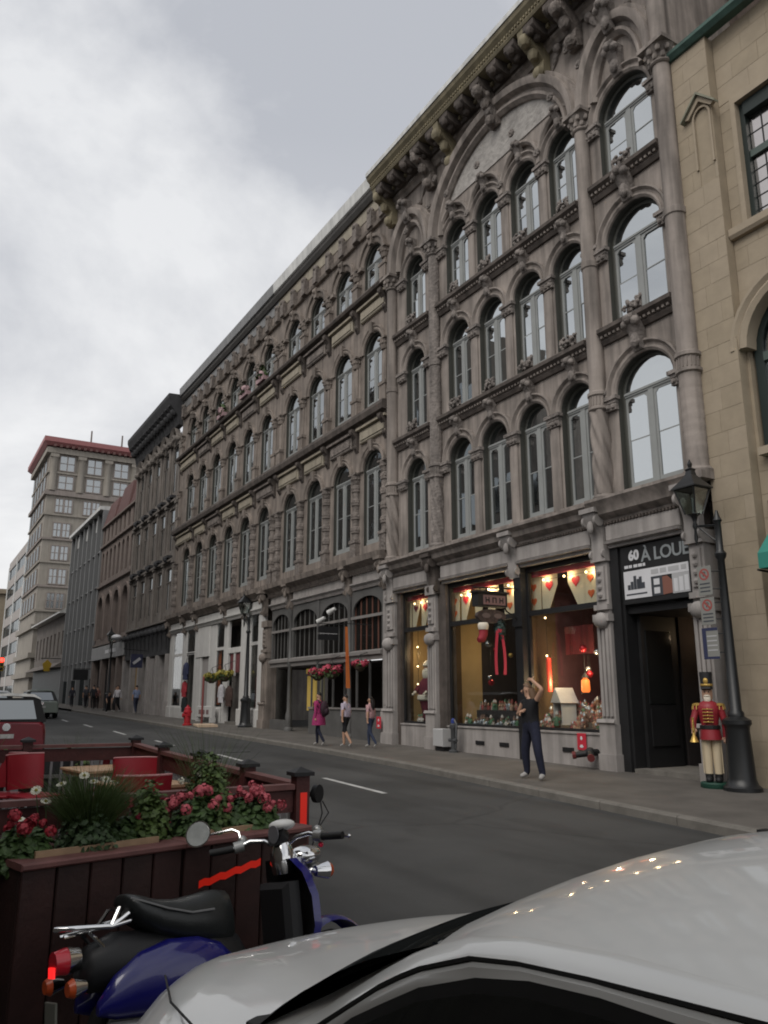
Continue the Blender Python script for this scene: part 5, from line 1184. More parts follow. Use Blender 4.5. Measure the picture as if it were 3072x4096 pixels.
# figurines
FCOL = [mat('figurine_tan', (0.4,0.25,0.17), 0.6), mat('figurine_red', (0.3,0.07,0.06), 0.6), mat('figurine_white', (0.55,0.5,0.46), 0.6), mat('figurine_brown', (0.14,0.08,0.06), 0.6), mat('figurine_silver', (0.3,0.32,0.34), 0.3, metal=0.5), mat('figurine_green', (0.08,0.16,0.09), 0.6)]
def figurine_proto(i):
    rnd = random.Random(90+i); h = rnd.uniform(0.16,0.26); r = h*0.27
    a = MB(); a.lathe(0,0,[(r*0.9,0),(r,h*0.1),(r*0.8,h*0.4),(r*0.75,h*0.6),(r*0.35,h*0.72)],8)
    a.tube([(-r*0.8,0,h*0.6),(-r*1.2,-r*0.5,h*0.38)], r*0.25, 5); a.tube([(r*0.8,0,h*0.6),(r*1.2,-r*0.5,h*0.4)], r*0.25, 5)
    b = MB(); b.ball((0,0,h*0.82), r*0.55, 8, 5); c = MB(); c.lathe(0,0,[(r*0.6,h*0.88),(r*0.5,h*0.98),(r*0.1,h*1.15)],7)
    return a.mesh('robe', FCOL[i % 6], 50), b.mesh('head', FCOL[0], 60), c.mesh('hat', FCOL[(i*5+1) % 6], 50)
FP = [figurine_proto(i) for i in range(12)]
rnd = random.Random(11)
FN = ['tan', 'red', 'white', 'brown', 'silver', 'green']; ROWN = ['front row', 'second row', 'third row', 'back row']
def figurine(x, y, z, i, lab, grp):
    lab = lab % (FN[i % 6], FN[(i*5+1) % 6])
    f = thing('figurine', lab, 'figurine', (x, y, z), grp, rz=rnd.uniform(-0.9,0.5)); s = rnd.uniform(0.8,1.3); f.scale = (s,s,s)
    for nm, me in zip(('robe','head','hat'), FP[i]): part(nm, me, None, f)
for k in range(150):
    x = rnd.uniform(-14.6,-12.4); row = rnd.randint(0,3)
    if -14.15 < x < -13.55 and row < 2: row = 3
    figurine(x, YF+0.22+0.16*row, 0.845+0.1*row, rnd.choice([0,0,1,3,6,7,9,2,6,0,5]), '%s robed figurine in %s hat, '+ROWN[row]+' in right window, '+('left of the model house' if x < -14.1 else 'before the model house' if x < -13.55 else 'right of the model house' if x < -13 else 'by the right pier'), 'figurines in the right window')
st = MB(); st.box(-17.7,-15.0,YF+0.75,YF+1.2,0.845,1.25); part('display_step', st, DARKROOM, A)
st = MB(); st.box(-14.7,-12.3,YF+0.95,YF+1.5,0.845,1.25); part('display_step', st, WHITEP, A)
for k in range(60):
    x = rnd.uniform(-15.0,-12.5); figurine(x, YF+rnd.uniform(0.98,1.4), 1.255, rnd.choice([0,0,1,3,6,7,9,2,6]), '%s figurine in %s hat on the raised step of the right window, '+('left part' if x < -14.1 else 'middle part' if x < -13.2 else 'right part'), 'figurines in the right window')
for k in range(90):
    lo = k % 2; x = rnd.uniform(-17.75,-15.1); figurine(x, YF+(0.85+0.2*rnd.random() if lo else 0.3+0.3*rnd.random()), 1.255 if lo else 0.845, rnd.randint(0,11) if lo else rnd.choice([2,4,8,10,5]), '%s figurine with %s hat, '+('raised step' if lo else 'ledge')+' of middle window, '+('near the post' if x > -16.4 else 'near the dark pier'), 'figurines in the middle window')
for k in range(9): figurine(rnd.uniform(-20.1,-18.9), YF+0.26+0.14*rnd.random(), 0.845, rnd.choice([2,4,8]), 'small %s ornament with %s hat at the foot of the bearded figure', 'ornaments in the narrow window')
rnd = random.Random(5)
ORN = [mat('ornament_red',(0.35,0.02,0.03),0.25,metal=0.4), mat('ornament_silver',(0.5,0.5,0.5),0.2,metal=0.8), GOLD]; ON = ['red', 'silver', 'gold']
for k in range(16):
    mid = k % 2 == 0; x = rnd.uniform(-17.3,-15.4) if mid else rnd.uniform(-13.6,-12.6); z = rnd.uniform(1.9,3.1); c = rnd.randint(0,2)
    t = thing('hanging_ornament', '%s ornament ball hanging %s in the %s window' % (ON[c], 'high' if z > 2.5 else 'low', 'middle' if mid else 'right'), 'ornament', (x, YF+rnd.uniform(0.5,1.2), z), 'ornaments hanging in the shop windows')
    q = MB(); q.ball((0,0,0), rnd.uniform(0.05,0.09), 10, 6); part('ball', q, ORN[c], t, smooth=60); q = MB(); q.tube([(0,0,0.05),(0,0,4.6-z)], 0.003, 4); part('string', q, BLACK, t)
cl_ = thing('ceiling_lamp', 'small lit ceiling lamp inside the dark doorway', 'lamp', (-11.0, YF+1.9, 2.95))
q = MB(); q.lathe(0,0,[(0.09,0),(0.1,0.05),(0.04,0.1)],10); part('globe', q, BULB, cl_); q = MB(); q.tube([(0,0,0.1),(0,0,0.3)], 0.01, 5); part('stem', q, BLACK, cl_)
l = bpy.data.lights.new('ceiling_light', 'POINT'); l.energy = 3; l.color = (1,0.7,0.45); l.shadow_soft_size = 0.1; lo = bpy.data.objects.new('ceiling_light', l); COL.objects.link(lo); lo.location = (0,0,-0.12); lo.parent = cl_
shf = thing('display_shelf', 'dim shelf of small goods at the back of the dark doorway', 'shelf', (-10.6, YF+3.0, gz(-10.6)+0.1))
q = MB()
for k in range(5): q.box(-0.9,0.6,-0.12,0.12,0.3+k*0.5,0.33+k*0.5)
part('shelf_board', q, mat('shelf_brown',(0.08,0.05,0.03),0.8), shf, kind='stuff')
for k in range(5):
    q = MB()
    for j in range(9): 
        h = rnd.uniform(0.1,0.3); x = -0.82+j*0.16; q.lathe(x,0,[(0.05,0.331+k*0.5),(0.06,0.36+k*0.5),(0.03,0.33+h+k*0.5)],7)
    part('goods', q, FCOL[(k*2+1) % 6], shf, kind='stuff')
# ================================================================ hanging shop sign, garland, stocking
hsn = thing('hanging_sign', 'black box sign with pale lettered panel hanging over an oval plaque before the shop', 'sign', (-14.8, YF-0.1, 3.3), world=True)
q = MB(); q.box(-14.95,-14.72,11.05,11.9,3.62,3.93); q.box(-14.99,-14.68,11.0,11.95,3.93,3.97); part('box', q, BLACK, hsn)
q = MB(); q.box(-14.719,-14.712,11.2,11.84,3.66,3.88); part('panel', q, mat('sign_dim_pink', (0.2,0.12,0.12), 0.6), hsn)
q = MB()
for i, yy in enumerate((11.32,11.52,11.72)):
    q.box(-14.711,-14.705,yy-0.06,yy-0.035,3.7,3.83); q.box(-14.711,-14.705,yy+0.03,yy+0.055,3.7,3.83); q.box(-14.711,-14.705,yy-0.035,yy+0.03,3.75 if i != 1 else 3.805,3.78 if i != 1 else 3.83)
part('lettering', q, BLACK, hsn)
q = MB(); q.prism([(-14.86,11.47+0.42*math.cos(t),3.4+0.16*math.sin(t)) for t in [2*math.pi*k/24 for k in range(24)]], (0.1,0,0)); part('oval_plaque', q, mat('plaque_brown', (0.05,0.036,0.034), 0.5, var=0.5, scale=12), hsn)
q = MB()
for s in (-1, 1): q.prism([(-14.755,11.47+s*0.17+0.12*math.cos(t),3.41+0.06*math.sin(t)) for t in [2*math.pi*k/12 for k in range(12)]], (0.004,0,0))
part('emblem', q, mat('plaque_pale', (0.13,0.1,0.095), 0.6), hsn)
q = MB(); q.tube([(-14.83,YF,4.1),(-14.83,11.0,4.05)], 0.02, 6); q.tube([(-14.83,11.2,4.05),(-14.83,11.2,3.96)], 0.012, 5); q.tube([(-14.83,11.8,4.06),(-14.83,11.8,3.96)], 0.012, 5)
q.tube([(-14.83,11.3,3.62),(-14.83,11.3,3.5)], 0.01, 5); q.tube([(-14.83,11.65,3.62),(-14.83,11.65,3.5)], 0.01, 5); q.tube([(-14.83,YF,3.3),(-14.83,11.95,3.55),(-14.83,11.85,3.75)], 0.02, 6); part('bracket', q, BLACK, hsn)
sk = thing('stocking', 'dark red stocking with white cuff hanging below the oval plaque', 'stocking', (-14.75, 11.2, 3.2))
q = MB(); q.tube([(0,0,-0.08),(0,0,-0.22),(0,-0.05,-0.33),(0,-0.14,-0.36)], [0.1,0.1,0.1,0.06], 8); part('sock', q, mat('deep_red_cloth',(0.25,0.02,0.03)), sk, smooth=60)
q = MB(); q.lathe(0,0,[(0.11,-0.12),(0.13,-0.06),(0.13,0.0),(0.1,0.04)],10); part('cuff', q, WHITEF, sk, smooth=60)
gr = thing('garland', 'dark green fir garland with a red ribbon trailing from it beside the black post', 'garland', (-14.8, 11.7, 3.1))
lc = leaf_cloud(3, 260, 0.12, 0.16, 0.3, 0.05, dome=False); part('fir_sprays', lc, mat('fir_green', (0.035,0.06,0.055), 0.7, var=0.4, scale=20), gr, (0,0.03,0.0))
RIB = mat('ribbon_red', (0.42,0.03,0.06), 0.6)
for k, s in enumerate((-0.05, 0.06)):
    q = MB(); P = [(0.06,-0.05+s*1.4*math.sin(t*2.2)+s,-0.02-1.0*t) for t in [j/9 for j in range(10)]]
    q.grid([[(p[0],p[1]-0.035,p[2]),(p[0]+0.01,p[1]+0.035,p[2])] for p in P]); q.grid([[(p[0]-0.006,p[1]+0.035,p[2]),(p[0]-0.008,p[1]-0.035,p[2])] for p in P]); part('ribbon', q, RIB, gr, smooth=60)
q = MB(); q.ball((0.05,-0.03,-0.02), 0.06, 7, 5); q.ball((0.05,0.06,0.0), 0.05, 7, 5); part('bow', q, RIB, gr, smooth=60)

# ================================================================ street furniture
LAMPG = clear_glass('lamp_glass', 0.2, (0.8,0.84,0.82))
def lamp_post(name, label, x, y, arm=0.46):
    z = gz(x); t = thing(name, label, 'street lamp', (x, y, z))
    q = MB(); q.lathe(0,0,[(0.3,0.0),(0.3,0.06),(0.25,0.1),(0.22,0.2),(0.19,0.95),(0.2,1.0),(0.23,1.04),(0.23,1.1),(0.14,1.16)],14); part('base', q, IRON, t, smooth=35)
    q = MB(); q.lathe(0,0,[(0.13,1.16),(0.13,1.22),(0.1,1.26),(0.072,3.0),(0.06,3.75),(0.09,3.8),(0.1,3.86),(0.06,3.92),(0.055,4.4),(0.08,4.44),(0.05,4.5),(0.02,4.62)],12); part('shaft', q, IRON, t, smooth=40)
    q = MB(); q.tube([(0,0,4.36),(-arm,0,4.42)], 0.022, 6); q.tube([(0,0,4.05),(-arm*0.4,0,4.2),(-arm*0.85,0,4.4)], 0.016, 6); q.lathe(-arm,0,[(0.012,4.08),(0.035,4.2),(0.02,4.36),(0.05,4.42),(0.03,4.5),(0.06,4.6),(0.12,4.64)],10); part('arm', q, IRON, t, smooth=40)
    lz = 4.64
    q = MB()
    for k in range(4):
        a = math.pi/4+k*math.pi/2; c, s = math.cos(a), math.sin(a); q.tube([(-arm+0.15*c,0.15*s,lz),(-arm+0.3*c,0.3*s,lz+0.46)], 0.016, 5)
        a2 = a+math.pi/2; q.tube([(-arm+0.3*c,0.3*s,lz+0.46),(-arm+0.3*math.cos(a2),0.3*math.sin(a2),lz+0.46)], 0.02, 5)
    q.lathe(-arm,0,[(0.36,lz+0.46),(0.36,lz+0.48),(0.2,lz+0.62),(0.1,lz+0.72),(0.08,lz+0.8),(0.1,lz+0.83),(0.03,lz+0.87),(0.045,lz+0.93),(0.005,lz+1.02)],4,0,a0=math.pi/4,a1=math.pi/4+2*math.pi)
    part('lantern_frame', q, IRON, t)
    for k in range(4):
        a = math.pi/4+k*math.pi/2; b = a+math.pi/2; g = MB()
        P = [(-arm+0.145*math.cos(a),0.145*math.sin(a),lz+0.01),(-arm+0.145*math.cos(b),0.145*math.sin(b),lz+0.01),(-arm+0.29*math.cos(b),0.29*math.sin(b),lz+0.45),(-arm+0.29*math.cos(a),0.29*math.sin(a),lz+0.45)]
        m_ = (a+b)/2; g.prism(P, (-0.006*math.cos(m_),-0.006*math.sin(m_),0)); part('pane', g, LAMPG, t)
    return t
lamp_post('street_lamp', 'black street lamp with lantern beside the tan building, hung with parking signs', -8.77, 11.76)
lamp_post('street_lamp', 'black street lamp standing before the white shopfront', -31.85, 12.0, 0.55)
lamp_post('street_lamp', 'farther black street lamp before the pinkish stone building', -57.5, 11.8, 0.5)
SIGNP = mat('street_sign_pale', (0.22,0.22,0.205), 0.6, var=0.08); RINGR = mat('sign_ring_red', (0.3,0.07,0.06), 0.6); NAVY = mat('sign_navy', (0.03,0.035,0.08), 0.6)
def street_sign(z, w, h, lab, kind, dx=-0.24):
    t = thing('parking_sign', lab, 'parking sign', (-8.77+dx, 11.6, z))
    q = MB(); q.bevbox(-w/2,w/2,-0.006,0.006,-h/2,h/2,0.003); part('plate', q, SIGNP, t)
    q = MB(); q.tube([(w/2-0.02,0.01,h*0.3),(-dx,0.12,h*0.3)], 0.012, 5); q.tube([(w/2-0.02,0.01,-h*0.3),(-dx,0.12,-h*0.3)], 0.012, 5); part('clamp', q, IRON, t)
    if kind == 0:
        q = MB(); R0 = w*0.36; zc = h*0.22
        q.grid([[(r*math.cos(a),-0.008,zc+r*math.sin(a)) for a in [2*math.pi*k/20 for k in range(20)]] for r in (R0*0.72,R0)], closed=True); q.obox((0,-0.0085,zc), (R0*0.75*0.7,0,-R0*0.75*0.7), (0,0.001,0), (0.012,0,0.012)); part('ring', q, RINGR, t)
        lettering('P', w*0.42, BLACK, t, (0,-0.007,zc), FRONT, depth=0.001)
        q = MB()
        for k in range(3): q.box(-w*0.36,w*0.36,-0.008,-0.006,-h*0.08-k*h*0.13-0.022,-h*0.08-k*h*0.13)
        part('small_lettering', q, SDARK, t)
    else:
        q = MB(); q.box(-w/2,-w/2+0.08,-0.008,-0.006,-h/2,h/2); q.box(-w/2,w/2,-0.0085,-0.0065,h/2-0.05,h/2); q.box(-w/2,w/2,-0.0085,-0.0065,-h/2,-h/2+0.04)
        part('border', q, NAVY, t)
        q = MB()
        for k in range(4): q.box(-w*0.2,w*0.42,-0.008,-0.006,h*0.25-k*h*0.15-0.02,h*0.25-k*h*0.15)
        part('small_lettering', q, SPALE, t)
street_sign(3.52, 0.28, 0.5, 'pale parking sign with red ring, topmost on the nearest lamp post', 0)
street_sign(3.0, 0.28, 0.46, 'pale parking sign with red ring, middle one on the nearest lamp post', 0, -0.23)
street_sign(2.46, 0.31, 0.52, 'pale sign with dark navy border, lowest on the nearest lamp post', 1, -0.23)
# toy soldier
SRED = mat('soldier_red', (0.24,0.02,0.028), 0.45, var=0.1); SCREAM = mat('soldier_cream', (0.55,0.46,0.32), 0.5, var=0.06)
ts = thing('toy_soldier_statue', 'painted wooden toy soldier statue in red jacket and cream trousers beside the lamp post', 'statue', (-9.26, 11.72, gz(-9.3)), rz=R(32)); ts.scale = (0.82,0.82,0.94)
q = MB(); q.lathe(0,0,[(0.27,0),(0.28,0.02),(0.28,0.08),(0.26,0.1)],18); part('base', q, mat('soldier_green', (0.01,0.045,0.03), 0.5), ts, smooth=40)
for s in (-1,1):
    q = MB(); q.ball((s*0.09,-0.05,0.14), 0.08, 10, 6, 0, (0.9,1.6,0.8)); q.lathe(s*0.09,0,[(0.075,0.12),(0.08,0.24)],10); part('boot', q, BLACK, ts, smooth=50)
    q = MB(); q.lathe(s*0.09,0,[(0.075,0.22),(0.085,0.45),(0.1,0.86)],12); q.box(s*0.09+s*0.085,s*0.09+s*0.1,-0.02,0.02,0.25,0.85); part('leg', q, SCREAM, ts, smooth=50)
q = MB(); q.lathe(0,0,[(0.22,0.82),(0.2,0.95),(0.17,1.08),(0.2,1.25),(0.22,1.38),(0.16,1.46),(0.07,1.5)],16); part('jacket', q, SRED, ts, smooth=50)
q = MB(); q.lathe(0,0,[(0.195,1.0),(0.2,1.01),(0.2,1.06),(0.19,1.07)],16); part('belt', q, BLACK, ts)
q = MB()
for k in range(5): q.box(-0.1,0.1,-0.225,-0.19,1.12+k*0.055,1.135+k*0.055)
for k in range(5): q.ball((0,-0.225,1.13+k*0.055), 0.014, 6, 4)
part('braid', q, GOLD, ts)
for s, P in ((-1, [(-0.22,0,1.38),(-0.31,-0.02,1.15),(-0.3,-0.16,1.0)]), (1, [(0.22,0,1.38),(0.29,0,1.12),(0.28,-0.04,0.86)])):
    q = MB(); q.tube(P, [0.075,0.065,0.05], 10); part('sleeve', q, SRED, ts, smooth=50)
    e = Vector(P[2]); q = MB(); q.ball(e, 0.05, 8, 6)
    for k in range(4): q.tube([e+Vector((-0.03+0.02*k,-0.02,-0.02)), e+Vector((-0.03+0.02*k,-0.05,-0.07)), e+Vector((-0.03+0.02*k,-0.03,-0.1+0.008*abs(k-1.5)))], 0.011, 5)
    q.tube([e+Vector((s*-0.045,-0.01,0)), e+Vector((s*-0.06,-0.05,-0.04))], 0.012, 5); part('hand', q, SKIN, ts, smooth=60)
    q = MB(); q.ball((s*0.22,0,1.42), 0.09, 10, 5, 0, (1.1,1,0.4))
    for k in range(8): q.tube([(s*0.22+0.09*math.cos(k*0.785),0.085*math.sin(k*0.785),1.41),(s*0.22+0.1*math.cos(k*0.785),0.095*math.sin(k*0.785),1.34)], 0.012, 4)
    part('epaulette', q, GOLD, ts, smooth=50)
q = MB(); q.lathe(-0.3,-0.2,[(0.09,0.78),(0.03,0.9),(0.02,1.15),(0.03,1.2)],10); q.tube([(-0.3,-0.2,1.15),(-0.3,-0.28,1.1),(-0.3,-0.28,0.98),(-0.3,-0.2,0.95)], 0.014, 6); part('trumpet', q, GOLD, ts, smooth=50)
q = MB(); q.lathe(0,-0.0,[(0.07,1.48),(0.1,1.54),(0.105,1.62),(0.1,1.7),(0.06,1.74)],12); q.ball((0,-0.11,1.61), 0.022, 6, 4); part('head', q, SKIN, ts, smooth=60)
for s in (-1,1):
    q = MB(); q.ball((s*0.04,-0.095,1.645), 0.013, 6, 4); part('eye', q, BLACK, ts)
q = MB(); q.ball((0,-0.075,1.53), 0.075, 10, 6, 0, (1,0.6,1.2)); q.ball((0,-0.11,1.58), 0.04, 8, 4, 0, (1.6,0.5,0.5)); part('beard', q, WHITEF, ts, smooth=60)
q = MB(); q.lathe(0,0,[(0.115,1.69),(0.12,1.72),(0.115,1.76),(0.125,1.98),(0.12,2.0)],14); q.obox((0,-0.13,1.7), (0.09,0,0), (0,0.05,-0.015), (0,0.003,0.008)); part('hat', q, BLACK, ts, smooth=40)
q = MB(); q.ball((0,-0.115,1.84), 0.05, 8, 5, 0, (1,0.4,1.1)); q.lathe(0,0,[(0.122,1.75),(0.126,1.77),(0.122,1.79)],14); part('hat_badge', q, GOLD, ts)
# fire plaques, siamese connection, meter cabinet, hydrant, pole, board, bench sign
FRED = mat('plaque_red', (0.5,0.03,0.05), 0.5)
def fire_plaque(x, y, z, lab):
    t = thing('fire_plaque', lab, 'sign', (x, y, z)); q = MB(); q.bevbox(-0.13,0.13,-0.015,0.0,-0.17,0.17,0.005); part('plate', q, FRED, t)
    q = MB(); q.ball((0,-0.016,0.07), 0.035, 8, 4, 0, (1,0.15,1.2)); q.box(-0.035,0.035,-0.02,-0.015,-0.12,-0.06); q.box(-0.055,-0.035,-0.02,-0.015,-0.11,-0.085); q.box(0.035,0.055,-0.02,-0.015,-0.11,-0.085); part('pictogram', q, WHITE, t)
fire_plaque(-12.97, YF-0.055, 0.67, 'red fire plaque on the stone sill wall near the dark doorway')
fire_plaque(-21.2, YF-0.24, 0.85, 'red fire plaque low on the pier beside the dark arcaded shop')
sm_ = thing('hose_connection', 'black twin hose connection low on the wall by the doorway', 'hose connection', (-12.55, YF-0.05, 0.48), rz=0)
q = MB(); q.tube([(0,0.0,0),(0,-0.2,0)], 0.07, 10); q.tube([(0,-0.2,0),(-0.2,-0.4,-0.05)], [0.075,0.06], 10); q.tube([(0,-0.2,0),(0.2,-0.38,-0.08)], [0.075,0.06], 10); q.ball((0,-0.2,0), 0.11, 10, 6); part('body', q, BLACK, sm_, smooth=40)
q = MB(); q.tube([(-0.2,-0.4,-0.05),(-0.25,-0.45,-0.06)], 0.075, 8); q.tube([(0.2,-0.38,-0.08),(0.25,-0.42,-0.09)], 0.075, 8); part('cap', q, mat('cap_dull_red',(0.12,0.02,0.02)), sm_)
mc = thing('meter_cabinet', 'small pale grey cabinet standing against the shop pier', 'cabinet', (-17.85, 12.12, gz(-17.8)))
q = MB(); q.bevbox(-0.22,0.22,-0.14,0.16,0.12,0.56,0.015); part('box', q, mat('cabinet_grey',(0.4,0.4,0.4),0.6), mc); q = MB(); q.box(-0.18,0.18,-0.08,0.12,0,0.12); part('foot', q, BLACK, mc)
pp = thing('standpipe', 'dark standpipe with blue cap beside the pale cabinet', 'standpipe', (-17.3, 12.1, gz(-17.3)))
q = MB(); q.lathe(0,0,[(0.13,0),(0.13,0.05),(0.07,0.08),(0.07,0.55),(0.1,0.6),(0.1,0.68),(0.05,0.72)],10); q.tube([(-0.15,-0.02,0.3),(0.16,-0.02,0.3)], 0.045, 8); q.tube([(0.1,0,0.1),(0.14,0,0.7),(0.05,0,0.8)], 0.03, 6); part('pipe', q, mat('dark_grey_paint',(0.06,0.062,0.065),0.5), pp, smooth=40); q = MB(); q.lathe(0,0,[(0.06,0.72),(0.06,0.8),(0.02,0.84)],8); part('cap', q, mat('cap_blue',(0.03,0.05,0.22),0.4), pp)
hy = thing('fire_hydrant', 'red fire hydrant at the kerb before the white shop', 'hydrant', (-34.25, 10.34, gz(-34.25)))
HYR = mat('hydrant_red', (0.36,0.015,0.025), 0.45)
q = MB(); q.lathe(0,0,[(0.2,0),(0.2,0.06),(0.14,0.08),(0.14,0.5),(0.18,0.52),(0.18,0.58),(0.15,0.6),(0.13,0.72),(0.05,0.78),(0.04,0.84)],12); part('barrel', q, HYR, hy, smooth=40)
q = MB(); q.tube([(-0.22,0,0.45),(0.22,0,0.45)], 0.07, 8); q.tube([(0,-0.22,0.42),(0,0,0.42)], 0.085, 8); part('outlet', q, HYR, hy, smooth=40)
po = thing('marker_pole', 'thin dull red marker pole on the pavement before the white shop', 'pole', (-35.0, 11.2, gz(-35)))
q = MB(); q.lathe(0,0,[(0.06,0),(0.05,0.1),(0.045,2.0),(0.02,2.05)],8); part('shaft', q, mat('pole_dull_red',(0.22,0.06,0.055),0.6), po); q = MB(); q.box(-0.16,0.16,-0.16,0.16,0,0.03); part('foot', q, BLACK, po)
bd = thing('board', 'flat beige board lying on the pavement by the red hydrant', 'board', (-33.1, 10.75, gz(-33.1)), rz=R(-12)); q = MB(); q.bevbox(-0.95,0.95,-0.4,0.4,0.0,0.09,0.02); part('slab', q, mat('beige_board',(0.5,0.38,0.27),0.7), bd)
bn = thing('bench_sign', 'low white display bench with printed panel below the orange shop window', 'bench', (-37.2, 12.0, gz(-37)))
q = MB(); q.bevbox(-1.1,1.1,-0.02,0.16,0.22,0.72,0.02); part('panel', q, WHITEP, bn)
for x in (-1.0,1.0):
    q = MB(); q.box(x-0.1,x+0.1,-0.05,0.2,0,0.219); part('leg', q, WHITEP, bn)
q = MB()
for k in range(3): q.box(-0.75+k*0.55,-0.4+k*0.55,-0.026,-0.02,0.36,0.56)
part('print', q, mat('print_dull',(0.2,0.13,0.13)), bn)
# clothes in the white shop's doorway
for lab, x, z, c, s in (('dark blue jacket hanging high in the white shop doorway', -41.1, 3.0, (0.03,0.035,0.075), 1.0), ('red and white shirt hanging below the blue jacket in the doorway', -41.2, 2.1, (0.3,0.03,0.04), 0.9), ('black trousers hanging lowest in the white shop doorway', -41.1, 1.35, (0.015,0.02,0.022), 0.9), ('white shirt hanging under the flower baskets', -35.2, 1.85, (0.45,0.44,0.46), 0.9), ('dark brown coat hanging beside the white shirt', -34.2, 1.75, (0.05,0.03,0.025), 1.0)):
    t = thing('hanging_garment', lab, 'garment', (x, YF-0.2 if x < -40 else YF-0.3, z))
    q = MB(); q.lathe(0,0,[(0.3*s,-0.55*s),(0.28*s,-0.1*s),(0.3*s,0.15*s),(0.12*s,0.32*s)],10); q.v = [(a,b*0.45,c_) for a,b,c_ in q.v]
    for k in (-1,1): q.tube([(k*0.26*s,0,0.2*s),(k*0.38*s,-0.02,-0.3*s)], [0.08*s,0.06*s], 7)
    part('cloth', q, mat('garment_'+lab.split()[0]+lab.split()[1], c, 0.9, var=0.3, scale=6), t, smooth=50)
    q = MB(); q.tube([(0,0,0.3*s),(0,0,0.5*s),(0,0.2,0.52*s)], 0.012, 5); part('hook', q, IRON, t)
# hanging baskets
def basket(x, y, z, lab, fm, grp, seed, s=1.0):
    t = thing('hanging_basket', lab, 'flower basket', (x, y, z), grp)
    q = MB(); q.lathe(0,0,[(0.1*s,-0.22*s),(0.24*s,-0.1*s),(0.28*s,0.0)],10); part('bowl', q, mat('basket_brown',(0.06,0.045,0.03)), t)
    part('foliage', leaf_cloud(seed, 150, 0.42*s, 0.42*s, 0.26*s, 0.06*s, dome=False), LEAFG, t, (0,0,0.05)); 
    for k in range(6): part('blossom', petal_cloud(seed+k, 26, 0.16*s, 0.06*s), fm, t, (0.28*s*math.cos(k*1.05),0.28*s*math.sin(k*1.05),0.12*s+0.06*s*(k % 2)))
    q = MB()
    for k in range(3): q.tube([(0.27*s*math.cos(k*2.1),0.27*s*math.sin(k*2.1),0),(0,0,0.55*s)], 0.008, 4)
    q.tube([(0,0,0.55*s),(0,YF-y,0.75*s)], 0.012, 5); part('chain', q, IRON, t)
basket(-25.0, 11.95, 2.3, 'pink flower basket hanging left of its twin on the dark shop', PINKF, 'pink baskets on the dark shop', 100, 0.8)
basket(-23.95, 11.95, 2.34, 'pink flower basket hanging just left of the orange banner', PINKF, 'pink baskets on the dark shop', 110, 0.85)
basket(-22.1, 12.0, 2.5, 'pink flower basket hanging right of the orange banner', PINKF, 'pink baskets on the dark shop', 120, 0.65)
basket(-36.2, 11.95, 2.4, 'yellow flower basket hanging by the orange poster window', YELF, 'yellow baskets on the white shop', 130, 0.9)
basket(-34.45, 11.95, 2.45, 'yellow and white flower basket hanging before the red poster door', YELF, 'yellow baskets on the white shop', 140, 0.95)
fb = thing('banner', 'narrow orange banner hanging edge on in front of the dark arcaded shop', 'banner', (-22.1, 11.5, 1.85))
q = MB(); q.prism([(0,0.02,0),(0,0.15,0.0),(0,0.04,1.85),(0,-0.03,1.85)], (0.03,0,0)); part('cloth', q, mat('banner_orange',(0.5,0.1,0.03),0.7,col2=(0.55,0.17,0.03),scale=1.0), fb)
q = MB(); q.tube([(0.02,0.9,1.95),(0.02,-0.1,1.95)], 0.015, 6); part('pole', q, IRON, fb)
ds = thing('hanging_sign', 'dark double board sign hanging before the arcaded shop', 'sign', (-24.0, YF, 3.3), world=True)
for z0, z1 in ((3.66,3.86), (3.42,3.6)):
    q = MB(); q.bevbox(-24.03,-23.97,11.45,12.2,z0,z1,0.01); part('board', q, BLACK, ds)
q = MB(); q.tube([(-24.0,YF,3.95),(-24.0,11.45,3.95)], 0.015, 6); q.tube([(-24.0,11.6,3.95),(-24.0,11.6,3.4)], 0.008, 4); q.tube([(-24.0,12.1,3.95),(-24.0,12.1,3.4)], 0.008, 4); part('bracket', q, IRON, ds)
q = MB(); q.box(-23.968,-23.962,11.5,12.15,3.62,3.64); part('small_lettering', q, SPALE, ds)
for x, z, lab in ((-24.15, 4.42, 'white spotlight on the dark shop, the higher of the two'), (-24.95, 4.18, 'white spotlight on the dark shop, lower and to the left')):
    t = thing('spotlight', lab, 'spotlight', (x, 12.05, z)); q = MB(); q.tube([(-0.12,-0.1,-0.08),(0.1,0.05,0.06)], [0.1,0.06], 10); part('housing', q, METAL_W, t, smooth=40); q = MB(); q.tube([(0,0,0),(0.05,0.35,0.1)], 0.015, 5); part('arm', q, IRON, t)
tl = thing('traffic_light', 'traffic light showing red at the far left end of the street', 'traffic light', (-100, 8.75, gz(-100)))
q = MB(); q.tube([(0,0,0),(0,0,3.2)], 0.08, 8); part('post', q, IRON, tl); q = MB(); q.box(-0.2,0.2,-0.25,0.25,3.2,4.7); part('housing', q, mat('signal_yellow',(0.3,0.2,0.02)), tl)
for z, e in ((4.4,(1,0.03,0.02)), (3.9,None), (3.45,None)):
    q = MB(); q.ball((0.2,0,z), 0.25 if e else 0.16, 10, 6, 0, (0.4,1,1)); part('lens', q, mat('signal_red',(0.6,0.02,0.02),0.4,emit=e,estr=5) if e else BLACK, tl)
